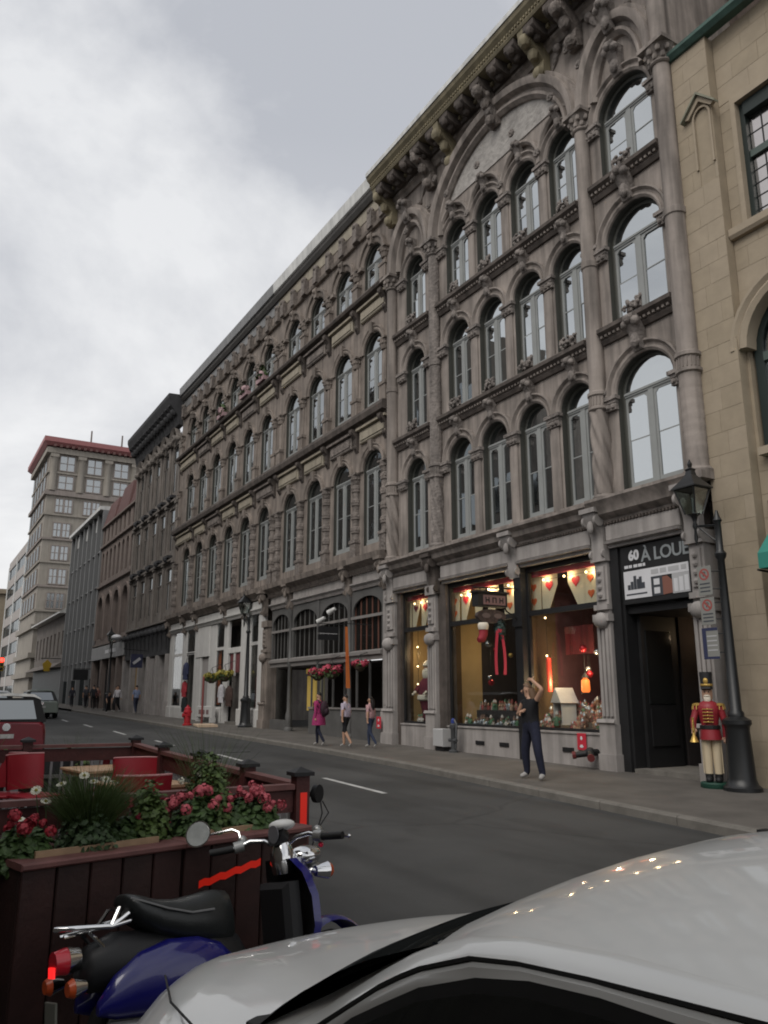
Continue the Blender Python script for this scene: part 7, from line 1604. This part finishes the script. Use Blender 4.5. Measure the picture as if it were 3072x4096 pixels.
def fpost(x, y, top=1.0, tape=False):
    z = RD(x); q = MB(); q.box(x-0.05,x+0.05,y-0.05,y+0.05,z,gz(x)+top-0.05); p_ = part('post', q, REDWOOD, tr)
    q = MB(); zt = gz(x)+top-0.049; q.add([(x-0.075,y-0.075,zt),(x+0.075,y-0.075,zt),(x+0.075,y+0.075,zt),(x-0.075,y+0.075,zt),(x-0.075,y-0.075,zt+0.025),(x+0.075,y-0.075,zt+0.025),(x+0.075,y+0.075,zt+0.025),(x-0.075,y+0.075,zt+0.025),(x,y,zt+0.06)],[(0,3,2,1),(0,1,5,4),(1,2,6,5),(2,3,7,6),(3,0,4,7),(4,5,8),(5,6,8),(6,7,8),(7,4,8)])
    part('post_cap', q, BLACK, p_)
    if tape:
        q = MB(); q.box(x+0.0505,x+0.054,y-0.02,y+0.03,gz(x)+0.45,gz(x)+0.86); part('reflector_tape', q, TAPE, p_)
def frail(x0, y0, x1, y1, bal=True, top=0.9):
    q = MB(); a = Vector((x0,y0,gz(x0)+top)); b = Vector((x1,y1,gz(x1)+top)); q.beam(a, b, 0.09, 0.035); rl_ = part('top_rail', q, RIMW, tr)
    q = MB(); q.beam(a-Vector((0,0,0.1)), b-Vector((0,0,0.1)), 0.03, 0.14); part('rail_board', q, REDWOOD, tr)
    q = MB(); q.beam(a-Vector((0,0,top-0.08)), b-Vector((0,0,top-0.08)), 0.05, 0.08); part('bottom_rail', q, REDWOOD, tr)
    if bal:
        d = b-a; n = max(2, int(d.length/0.1))
        for k in range(1, n):
            p = a+d*k/n; q = MB(); q.box(p.x-0.013,p.x+0.013,p.y-0.013,p.y+0.013,p.z-top+0.12,p.z-0.17); part('baluster', q, BALU, tr)
PO = [(-5.42,2.47),(-6.4,2.45),(-7.6,2.43),(-8.8,2.42),(-10.15,2.45),(-10.25,1.26),(-10.35,0.1),(-5.4,0.45)]
for i, (x, y) in enumerate(PO): fpost(x, y, 1.0 if i else 1.02, i == 0)
for (x0,y0),(x1,y1) in zip(PO[:6], PO[1:7]): frail(x0+(-0.05 if y0 > 2.3 and y1 > 2.3 else 0), y0-(0.05 if y1 < 2.3 else 0), x1+(0.05 if y1 > 2.3 else 0), y1+(0.05 if y1 < 2.3 else 0))
frail(-5.42,2.41,-5.4,0.51)
q = MB(); q.box(-5.365,-5.36,1.75,2.05,gz(-5.4)+0.78,gz(-5.4)+0.82); part('reflector_tape', q, TAPE, tr)
q = MB(); q.bevbox(-10.4,-5.2,0.15,2.5,RD(-7.8)-0.05,RD(-7.8)+0.1,0.01); q.v = [(x,y,z+(gz(x)-gz(-7.8))) for x,y,z in q.v]
solo('terrace_deck', q, mat('deck_red', (0.1,0.02,0.02), 0.7, var=0.3, scale=5), 'low red timber deck under the terrace tables', 'deck')
dk = thing('convex_reflector', 'black round reflector with loose wires on the road side of the corner post', 'reflector', (-5.42, 2.57, gz(-5.4)+0.84))
q = MB(); q.tube([(-0.03,0.03,0),(0.0,0.05,0)], 0.062, 16); q.tube([(-0.02,-0.05,0),(-0.02,0.03,0.0)], 0.02, 6); part('disc', q, BLACK, dk, smooth=40)
for s in (0.0,0.05):
    q = MB(); q.tube([(0.0,0.06+s*0.3,-0.05),(0.01,0.07+s,-0.13),(0.0,0.04,-0.24),(-0.01,0.0,-0.36)], 0.005, 5); part('wire', q, BLACK, dk)
def chair(label, x, y, rz):
    t = thing('chair', label, 'chair', (x, y, RD(x)+0.1), 'red terrace chairs', rz=rz)
    q = MB(); q.bevbox(-0.22,0.22,-0.22,0.22,0.43,0.455,0.006); part('seat', q, CHAIRR, t)
    arc = [(0.24*math.sin(a), 0.12+0.12*math.cos(a)) for a in [(-1.15+2.3*k/10) for k in range(11)]]
    q = MB(); q.grid([[(a,b,0.5) for a,b in arc],[(a*1.03,b*1.0+0.02,0.72) for a,b in arc],[(a*1.06,b*1.0+0.05,0.86) for a,b in arc],[(a*1.0,b-0.015+0.05,0.86) for a,b in arc],[(a*0.97,b-0.015,0.5) for a,b in arc],[(a,b,0.5) for a,b in arc]]); part('backrest', q, CHAIRR, t, smooth=40)
    q = MB(); q.tube([(a*1.03,b+0.042,0.866) for a,b in arc], 0.009, 5); part('back_edging', q, RIMPINK, t)
    for sx in (-1,1):
        for sy in (-1,1):
            q = MB(); q.tube([(sx*0.18,sy*0.17,0.43),(sx*0.22,sy*0.21,0.0)], 0.013, 6); part('leg', q, LEGM, t)
RIMPINK = mat('chair_edge_pale', (0.45,0.22,0.22), 0.5)
chair('red chair with curved back, nearest the left of the terrace', -9.75, 1.3, R(115))
chair('red chair against the far terrace rail at left', -10.0, 0.95, R(60))
chair('red chair behind the farther table', -10.0, 2.18, R(62))
chair('red chair between the two tables', -8.75, 2.12, R(75))
chair('red chair in front of the nearer table', -7.35, 1.85, R(-100))
chair('red chair at the road side of the nearer table', -7.35, 2.28, R(-60))
def table(label, x, y, rz):
    t = thing('table', label, 'table', (x, y, RD(x)+0.1), 'wooden terrace tables', rz=rz)
    q = MB()
    for k in range(6):
        q2 = MB(); q2.bevbox(-0.38+k*0.127,-0.38+k*0.127+0.122,-0.33,0.33,0.695,0.72,0.004); part('plank', q2, TABLEW, t)
    q = MB(); q.box(-0.36,0.36,-0.31,0.31,0.66,0.693); part('apron', q, BEIGEW, t)
    for sx in (-1,1):
        for sy in (-1,1):
            q = MB(); q.tube([(sx*0.34,sy*0.28,0.66),(sx*0.34,sy*0.28,0.0)], 0.02, 6); part('leg', q, LEGM, t)
table('light wooden table farther along the terrace', -9.55, 1.95, R(8)); table('light wooden table nearer the flower boxes', -7.95, 2.0, R(8))
brl_ = thing('barrel', 'dark barrel like bin behind the far terrace rail', 'bin', (-11.2, 1.7, RD(-11.2)))
q = MB(); q.lathe(0,0,[(0.3,0),(0.36,0.3),(0.36,0.55),(0.3,0.85),(0.26,0.86)],14); part('drum', q, BLACK, brl_, smooth=40); q = MB(); q.lathe(0,0,[(0.37,0.6),(0.37,0.64)],14); part('hoop', q, SATIN, brl_)
# planter boxes at the near end
AX = Vector((-0.225, 0.9744, 0)); AYI = Vector((-0.9744, -0.225, 0)); ANG = math.atan2(AX.y, AX.x)
def planter(label, o, ln, ang, planks=5, tape=None, hgt=0.84):
    t = thing('planter_box', label, 'planter', o, 'red terrace planters', rz=ang)
    D = 0.5; w = ln/planks
    for k in range(planks):
        q = MB(); q.bevbox(k*w+0.004,(k+1)*w-0.004,0.0,0.025,0.03,hgt-0.035,0.006); part('plank', q, REDWOODD if k % 2 else REDWOODP, t)
    for a in (0.0, ln-0.025):
        q = MB(); q.box(a,a+0.025,0.026,D,0.03,hgt-0.035); part('end_board', q, REDWOODD, t)
    q = MB(); q.box(0,ln,D,D+0.025,0.03,hgt-0.035); part('back_board', q, REDWOODD, t)
    q = MB(); q.bevbox(-0.01,ln+0.01,-0.03,0.09,hgt-0.034,hgt,0.008); part('rim_board', q, RIMW, t); q = MB(); q.bevbox(-0.01,ln+0.01,D-0.06,D+0.04,hgt-0.034,hgt,0.008); part('rim_board', q, RIMW, t)
    q = MB(); q.box(-0.01,0.08,0.091,D-0.061,hgt-0.034,hgt-0.002); part('rim_board', q, RIMW, t); q = MB(); q.box(ln-0.08,ln+0.01,0.091,D-0.061,hgt-0.034,hgt-0.002); part('rim_board', q, RIMW, t)
    q = MB(); q.box(0.1,ln-0.1,0.095,0.115,hgt-0.03,hgt+0.03); part('trough_edge', q, BEIGEW, t)
    q = MB(); q.box(0.03,ln-0.03,0.12,D-0.065,hgt-0.1,hgt-0.04); part('soil', q, SOIL, t)
    if tape:
        q = MB(); n = 12; P = [(tape[0]+(tape[1]-tape[0])*k/n, -0.003, tape[2]+(tape[3]-tape[2])*k/n+0.006*math.sin(k*2.1)) for k in range(n+1)]
        q.grid([[(x,y,z-0.02) for x,y,z in P],[(x,y-0.001,z+0.02) for x,y,z in P]]); part('reflector_tape', q, TAPE, t)
    return t
O1 = Vector((-4.55, 0.585, RD(-4.6))); L1 = 0.885
planter('dark red plank planter box at left with white daisies and grass', O1, L1, ANG)
planter('dark red plank planter box at right with pink geraniums and red tape', O1+AX*(L1+0.012), L1, ANG, tape=(0.1,0.52,0.6,0.67))
planter('dark red planter box along the kerb at the left edge', Vector((-4.85,0.36,RD(-4.8))), 1.2, math.pi, 6)
# flowers and foliage standing in the planters
GRASSM = mat('grass_blade', (0.045,0.075,0.02), 0.6, var=0.35, scale=25); DAISY = mat('petal_white', (0.55,0.54,0.44), 0.6); GERL = mat('geranium_leaf', (0.04,0.075,0.02), 0.6, var=0.45, scale=25); FEATH = mat('feathery_leaf', (0.055,0.09,0.02), 0.6, var=0.4, scale=25)
GPINK = mat('geranium_pink', (0.4,0.075,0.095), 0.6, var=0.35, scale=30); GRED = mat('geranium_red', (0.28,0.018,0.03), 0.6, var=0.35, scale=30)
def at(t, d=0.27, dz=0.0): return O1+AX*t+AYI*d+Vector((0,0,0.76+dz))
def geranium(label, pos, r, h, seed, bm, nb, bl=0.03):
    nb = int(nb*1.3)
    t = thing('geranium', label, 'plant', pos, 'geraniums in the planters'); rnd = random.Random(seed)
    part('foliage', leaf_cloud(seed, int(1500*r*r/0.04), r, r, h, 0.028, n_side=6), GERL, t)
    q = MB()
    for k in range(10):
        a = rnd.random()*6.3; q.tube([(0,0,0),(r*0.5*math.cos(a),r*0.5*math.sin(a),h*0.6)], 0.006, 4)
    part('stem', q, GERL, t)
    for k in range(nb):
        a = rnd.random()*6.3; rr = r*math.sqrt(rnd.random())*0.95; z = h*(1.0-0.35*(rr/r)**2)+rnd.uniform(0.0,0.06)
        part('blossom', petal_cloud(seed*31+k, 26, bl*rnd.uniform(0.7,1.25), 0.012), bm, t, (rr*math.cos(a), rr*math.sin(a), z))
def blades(seed, n, r, h, w, lean=0.5):
    rnd = random.Random(seed); mb = MB()
    for i in range(n):
        a = rnd.random()*6.283; rr = r*0.25*rnd.random(); ln = h*rnd.uniform(0.6,1.1); le = lean*rnd.uniform(0.2,1.2)*ln; c, s = math.cos(a), math.sin(a); ba = rnd.random()*6.3; pc, ps = math.cos(ba)*w/2, math.sin(ba)*w/2; rows = []
        for k in range(5):
            u = k/4; p = Vector((rr*c+le*c*u*u, rr*s+le*s*u*u, ln*(u-0.25*le/h*u*u))); f = 1-u*0.85
            rows.append([p+Vector((-pc*f,-ps*f,0)), p+Vector((pc*f,ps*f,0))])
        mb.grid(rows)
    return mb
geranium('red geranium at the left end of the left planter', at(0.1), 0.17, 0.24, 21, GRED, 13)
geranium('red geranium in the kerbside planter at the left edge', Vector((-4.95,0.3,RD(-4.9)+0.78)), 0.16, 0.16, 22, GRED, 12)
geranium('deep red geranium farther along the kerbside planter', Vector((-5.4,0.22,RD(-5.3)+0.8)), 0.16, 0.18, 25, GRED, 10)
tg = thing('grass_tuft', 'large tuft of feathery green grass in the left planter', 'plant', at(0.45))
part('blades', blades(5, 1700, 0.26, 0.5, 0.007, 0.62), GRASSM, tg); part('foliage', leaf_cloud(55, 1500, 0.26, 0.2, 0.34, 0.02), LEAFD, tg)
dz_ = thing('daisy_plant', 'white daisies on tall stems rising behind the grass tuft', 'plant', at(0.3,0.36))
rnd = random.Random(77)
for k, (a, b, h) in enumerate(((-0.12,0.02,0.38),(-0.07,0.0,0.32),(0.03,0.05,0.40),(0.15,0.03,0.44),(0.22,0.06,0.40),(0.28,0.03,0.41),(0.34,0.04,0.39),(-0.2,0.0,0.24))):
    p = AX*a+AYI*b; top = Vector((p.x,p.y,h)); q = MB(); q.tube([(p.x*0.4,p.y*0.4,0),(p.x*0.8,p.y*0.8,h*0.6),top], 0.003, 4); st_ = part('stem', q, GERL, dz_)
    q = MB(); nrm = Vector((0.5+rnd.uniform(-.4,.4),-0.2+rnd.uniform(-.4,.4),0.7)).normalized(); tt = nrm.orthogonal().normalized(); bb = nrm.cross(tt)
    for j in range(11):
        aa = 2*math.pi*j/11; d = math.cos(aa)*tt+math.sin(aa)*bb; sdv = nrm.cross(d)
        q.add([top+d*0.006, top+d*0.016+sdv*0.007+nrm*0.003, top+d*0.029+sdv*0.005+nrm*0.002, top+d*0.029-sdv*0.005+nrm*0.002, top+d*0.016-sdv*0.007+nrm*0.003], [(0,1,2,3,4)])
    fl_ = part('flower', q, DAISY, dz_); q = MB(); q.ball(top+nrm*0.004, 0.009, 6, 4); part('flower_centre', q, YELF, fl_)
geranium('pale pink geranium between the grass tuft and the leafy bush', at(0.66), 0.12, 0.24, 23, PINKF, 4)
bsh = thing('bushy_plant', 'mid green leafy bush at the right end of the left planter', 'plant', at(0.8)); part('foliage', leaf_cloud(61, 1900, 0.16, 0.15, 0.42, 0.022), FEATH, bsh); q = MB(); q.tube([(0,0,0),(0,0,0.25)], 0.008, 5); part('stem', q, GERL, bsh)
geranium('pink geranium at the left of the right planter', at(1.12), 0.2, 0.3, 24, GPINK, 15)
geranium('pink geranium at the right of the right planter', at(1.5), 0.24, 0.27, 26, GPINK, 20)
ft = thing('feathery_plant', 'tall feathery green plant with fine pale flowers in the right planter', 'plant', at(1.28,0.42)); part('foliage', leaf_cloud(62, 3600, 0.34, 0.16, 0.58, 0.017), FEATH, ft); part('blades', blades(8, 160, 0.26, 0.76, 0.005, 0.5), GRASSM, ft)
for k in range(7): part('blossom', petal_cloud(900+k, 14, 0.02, 0.009), DAISY, ft, AX*rnd.uniform(-0.24,0.26)+AYI*rnd.uniform(-0.05,0.1)+Vector((0,0,rnd.uniform(0.28,0.44))))
for lab, x, y, s in (('leafy planter shrub beyond the far terrace rail at the left edge', -11.2, 0.9, 1.0), ('low spreading shrub beyond the far terrace rail, farther right', -11.3, 1.95, 0.8)):
    t = thing('shrub', lab, 'plant', (x, y, RD(x)+0.5)); part('foliage', leaf_cloud(int(x*-7+y*10), 900, 0.5*s, 0.35*s, 0.62*s, 0.035), FEATH, t); part('blades', blades(int(y*10), 90, 0.4, 0.75*s, 0.008, 0.5), GRASSM, t)
    q = MB(); q.box(-0.5*s,0.5*s,-0.2,0.2,-0.5,0.05); part('trough', q, REDWOODD, t)

# ================================================================ scooter
SBLUE = mat('scooter_blue', (0.008,0.008,0.12), 0.28, coat=0.8); SBLK = mat('scooter_black', (0.01,0.01,0.011), 0.5); SEATM = mat('seat_vinyl', (0.016,0.018,0.018), 0.36, bump=0.15, bscale=120); ORL = mat('amber_lens', (0.45,0.07,0.015), 0.3)
scx = thing('scooter', 'blue scooter with black seat and chrome rack parked before the planter', 'scooter', (-3.93, 0.79, RD(-3.9)), rz=R(12.9)); scx.rotation_euler = (0, R(-11), R(12.9)); scx.scale = (0.93,0.93,0.93)
def loft(rows, m_, name, par, smooth=60):
    q = MB(); q.grid(rows, 0, True); k = len(rows[0]); q.f.append(tuple(range(k-1,-1,-1))); q.m.append(0); q.f.append(tuple(len(q.v)-k+j for j in range(k))); q.m.append(0); return part(name, q, m_, par, smooth=smooth)
def ring(y, hw, zc, hh, n=14, p=2.3, dx=0):
    r = []
    for k in range(n):
        a = 2*math.pi*k/n; c, s = math.cos(a), math.sin(a); r.append((dx+hw*math.copysign(abs(c)**(2/p), c), y, zc+hh*math.copysign(abs(s)**(2/p), s)))
    return r
# seat: humped at the rear, dished, rising to the front
loft([ring(0.235,0.06,0.79,0.02), ring(0.25,0.11,0.775,0.045), ring(0.3,0.135,0.735,0.075), ring(0.4,0.147,0.685,0.09), ring(0.52,0.152,0.65,0.105), ring(0.64,0.147,0.635,0.125), ring(0.74,0.13,0.63,0.14), ring(0.82,0.1,0.615,0.14), ring(0.86,0.05,0.59,0.1)], SEATM, 'seat', scx)
q = MB(); q.tube([(0.09,0.245,0.80),(0.125,0.3,0.775),(0.145,0.42,0.725),(0.151,0.55,0.685),(0.146,0.68,0.68)], 0.006, 5); part('seat_piping', q, mat('piping_grey',(0.15,0.15,0.15)), scx)
loft([ring(0.02,0.06,0.52,0.05), ring(0.06,0.1,0.52,0.1), ring(0.2,0.12,0.53,0.13), ring(0.45,0.125,0.5,0.13), ring(0.7,0.12,0.46,0.14), ring(0.86,0.11,0.42,0.13), ring(0.92,0.08,0.36,0.1)], SBLK, 'tail_body', scx)
for s in (-1,1):
    rows = []
    for y, zc, hh, bul in ((0.06,0.36,0.03,0.02),(0.14,0.39,0.09,0.05),(0.27,0.42,0.14,0.075),(0.42,0.435,0.155,0.085),(0.58,0.43,0.145,0.08),(0.71,0.42,0.105,0.06),(0.79,0.41,0.04,0.03)):
        rows.append([(s*(0.1+bul*math.cos(a)+0.02), y, zc+hh*math.sin(a)) for a in [2*math.pi*k/14 for k in range(14)]])
    loft(rows, SBLUE, 'side_panel', scx)
em = text_mesh('Vino', 0.1, 0.002, shear=0.45); em.materials.clear(); em.materials.append(CHROME)
part('lettering', em, CHROME, scx, (0.205,0.52,0.34), (math.pi/2, 0, math.pi/2))
# rack
q = MB(); q.tube([(-0.07,0.25,0.7),(-0.08,0.15,0.69),(-0.075,-0.02,0.71),(0,-0.09,0.715),(0.075,-0.02,0.71),(0.08,0.15,0.69),(0.07,0.25,0.7)], 0.012, 8); q.tube([(-0.03,0.14,0.69),(-0.025,-0.06,0.68)], 0.009, 6); q.tube([(0.03,0.14,0.69),(0.025,-0.06,0.68)], 0.009, 6); q.tube([(-0.08,0.15,0.69),(-0.06,0.2,0.76),(0.06,0.2,0.76),(0.08,0.15,0.69)], 0.011, 6); q.tube([(0.08,0.15,0.69),(0.08,0.24,0.735)], 0.011, 6); part('rack', q, CHROME, scx, smooth=50)
q = MB(); q.tube([(0.05,0.05,0.68),(0.07,0.12,0.6)], 0.01, 6); q.tube([(-0.05,0.05,0.68),(-0.07,0.12,0.6)], 0.01, 6); part('rack_stay', q, CHROME, scx, kind='stuff')
# rear lights
q = MB(); q.tube([(0,-0.04,0.575),(0,-0.1,0.575)], [0.06,0.05], 12); part('tail_light', q, mat('tail_lens_red',(0.5,0.015,0.03),0.25,coat=0.6), scx, smooth=40)
q = MB(); q.box(-0.03,0.03,-0.108,-0.1,0.515,0.56); part('lit_reflector', q, mat('tail_reflector',(0.7,0.02,0.02),0.3,emit=(1,0.02,0.02),estr=0.9), scx)
q = MB(); q.tube([(0,0.02,0.575),(0,-0.04,0.575)], [0.05,0.065], 12); part('tail_housing', q, CHROME, scx, smooth=40)
for s in (-1,1):
    q = MB(); q.tube([(s*0.13,-0.0,0.47),(s*0.13,-0.06,0.47)], [0.025,0.045], 12); part('turn_signal', q, CHROME, scx, smooth=50)
    q = MB(); q.tube([(s*0.13,-0.06,0.47),(s*0.13,-0.085,0.47)], [0.043,0.03], 12); part('amber_lens', q, ORL, scx, smooth=50)
q = MB(); q.bevbox(-0.06,0.06,-0.11,-0.1,0.26,0.42,0.003); part('number_plate', q, mat('plate_grey',(0.13,0.13,0.11)), scx, rot=None)
# wheels, fenders, floor
for y, nm in ((0.27,'rear'), (1.52,'front')):
    q = MB(); n = 22; rows = []
    for k in range(n):
        a = 2*math.pi*k/n; rows.append([(0.045*math.cos(b), y+(0.175+0.045*math.sin(b))*math.cos(a), 0.22+(0.175+0.045*math.sin(b))*math.sin(a)) for b in [2*math.pi*j/8 for j in range(8)]])
    rows.append(rows[0]); q.grid(rows, 0, True); w = part('wheel', q, TYRE, scx, smooth=60); q = MB(); q.tube([(-0.04,y,0.22),(0.04,y,0.22)], 0.14, 16); part('rim', q, SATIN, w)
q = MB(); rows = [[(0.085*math.cos(b)*1.0, 1.52+(0.25+0.02*math.sin(b))*math.cos(a), 0.24+(0.25+0.03*math.sin(b))*math.sin(a)) for b in [math.pi*j/6 for j in range(7)]] for a in [0.1+2.2*k/10 for k in range(11)]]; q.grid(rows); part('front_fender', q, SBLUE, scx, smooth=60)
loft([ring(0.8,0.15,0.27,0.06), ring(1.1,0.17,0.25,0.04), ring(1.24,0.16,0.27,0.05)], SBLK, 'floorboard', scx)
# leg shield: blue outside, black inside
o_ = []; i_ = []
for z, y, hw in ((0.26,1.2,0.15),(0.35,1.26,0.19),(0.5,1.3,0.215),(0.65,1.3,0.21),(0.78,1.27,0.18),(0.86,1.23,0.12)):
    o_.append([(hw*u, y+0.1*(1-u*u)+0.02, z) for u in [-1+k/6 for k in range(13)]]); i_.append([(hw*u, y+0.1*(1-u*u)-0.03-0.03*(1-u*u), z) for u in [-1+k/6 for k in range(13)]])
q = MB(); q.grid(o_); q.grid([[r[0] for r in o_],[r[0] for r in i_]]); q.grid([[r[-1] for r in o_],[r[-1] for r in i_]]); q.grid([o_[-1], i_[-1]]); part('leg_shield', q, SBLUE, scx, smooth=50)
q = MB(); q.grid(i_); q.bevbox(-0.14,0.14,1.14,1.24,0.34,0.74,0.03); part('glove_box', q, SBLK, scx, smooth=40)
# steering column, turned to the left
ST = R(38)
def st(p): 
    x, y = p[0], p[1]-1.14; return (x*math.cos(ST)-y*math.sin(ST), 1.24+x*math.sin(ST)+y*math.cos(ST), p[2])
q = MB(); q.lathe(0,1.24,[(0.06,0.78),(0.075,0.84),(0.07,0.9),(0.05,0.95)],12); part('column', q, CHROME, scx, smooth=50)
q = MB()
for s in (-1,1): q.tube([st(p) for p in ((s*0.03,1.14,0.93),(s*0.1,1.13,0.97),(s*0.18,1.11,0.98),(s*0.24,1.09,0.96),(s*0.3,1.06,0.95))], 0.013, 8)
part('handlebar', q, CHROME, scx, smooth=50)
for s in (-1,1):
    q = MB(); q.tube([st((s*0.27,1.07,0.952)), st((s*0.4,1.02,0.945))], 0.021, 10); part('grip', q, RUB, scx, smooth=40)
    q = MB(); q.tube([st((s*0.22,1.1,0.962)), st((s*0.27,1.075,0.954))], 0.034, 10); q.ball(st((s*0.23,1.12,0.99)), 0.03, 8, 5); part('switch_housing', q, SATIN, scx, smooth=40)
    q = MB(); q.tube([st((s*0.23,1.13,0.965)), st((s*0.3,1.14,0.955)), st((s*0.42,1.1,0.935))], 0.007, 6); q.ball(st((s*0.42,1.1,0.935)), 0.012, 6, 4); part('brake_lever', q, CHROME, scx)
q = MB(); q.ball(st((0.25,1.09,0.91)), 0.016, 6, 4); part('start_button', q, mat('button_red',(0.6,0.02,0.06),0.4), scx)
q = MB(); q.tube([st((-0.23,1.1,0.98)), st((-0.25,1.12,1.04)), st((-0.29,1.12,1.06)), st((-0.42,1.1,1.05))], 0.008, 7); part('mirror_stalk', q, CHROME, scx, smooth=50)
mc_ = Vector(st((-0.49,1.09,1.06))); q = MB(); dm = Vector((0.6,-0.74,0.3)); q.tube([mc_-dm*0.016, mc_+dm*0.006], [0.055,0.078], 20); mr = part('mirror', q, CHROME, scx, smooth=40); q = MB(); q.tube([mc_+dm*0.0065, mc_+dm*0.0085], 0.07, 20); part('mirror_glass', q, mat('mirror_face', (0.42,0.44,0.43), 0.3, metal=0.55, var=0.3, scale=9), mr)  # pale mottled face colour stands in for a bright reflection
# instrument pod, headlight and front signals
pod = Vector(st((0.0,1.12,1.02))); q = MB(); q.tube([pod+Vector((0,-0.03,-0.02)), pod+Vector((0,0.03,-0.05))], [0.07,0.045], 14); part('dial_housing', q, SBLK, scx, smooth=40)
q = MB(); q.ball(pod+Vector((0,0.02,0.025)), 0.085, 14, 8, 0, (1,0.9,0.4)); part('dial_cowl', q, METAL_W, scx, smooth=60)
q = MB(); q.tube([pod+Vector((0.01,-0.05,-0.02)), pod+Vector((0.01,-0.055,-0.02))], 0.05, 14); part('dial', q, mat('dial_grey',(0.12,0.12,0.13),0.3), scx)
q = MB(); q.ball((0,1.4,0.86), 0.1, 14, 8, 0, (0.95,1.1,0.6)); part('headlight', q, CHROME, scx, smooth=60)
q = MB(); q.ball((0,1.45,0.79), 0.06, 12, 6, 0, (1,0.8,0.5)); part('headlight_bracket', q, SATIN, scx, smooth=60)
for s in (-1,1):
    q = MB(); q.tube([(s*0.12,1.38,0.77),(s*0.13,1.46,0.765)], [0.03,0.05], 12); q.tube([(s*0.06,1.36,0.78),(s*0.12,1.39,0.77)], 0.015, 6); part('turn_signal', q, CHROME, scx, smooth=50)
    q = MB(); q.tube([(s*0.13,1.46,0.765),(s*0.133,1.485,0.763)], [0.048,0.035], 12); part('amber_lens', q, ORL, scx, smooth=50)
q = MB(); q.tube([(-0.12,0.6,0.2),(-0.28,0.55,0.0)], 0.012, 6); part('side_stand', q, SBLK, scx)
q = MB(); q.tube([(0.14,0.1,0.25),(0.15,0.45,0.22)], [0.05,0.04], 10); part('exhaust', q, SATIN, scx, smooth=40)
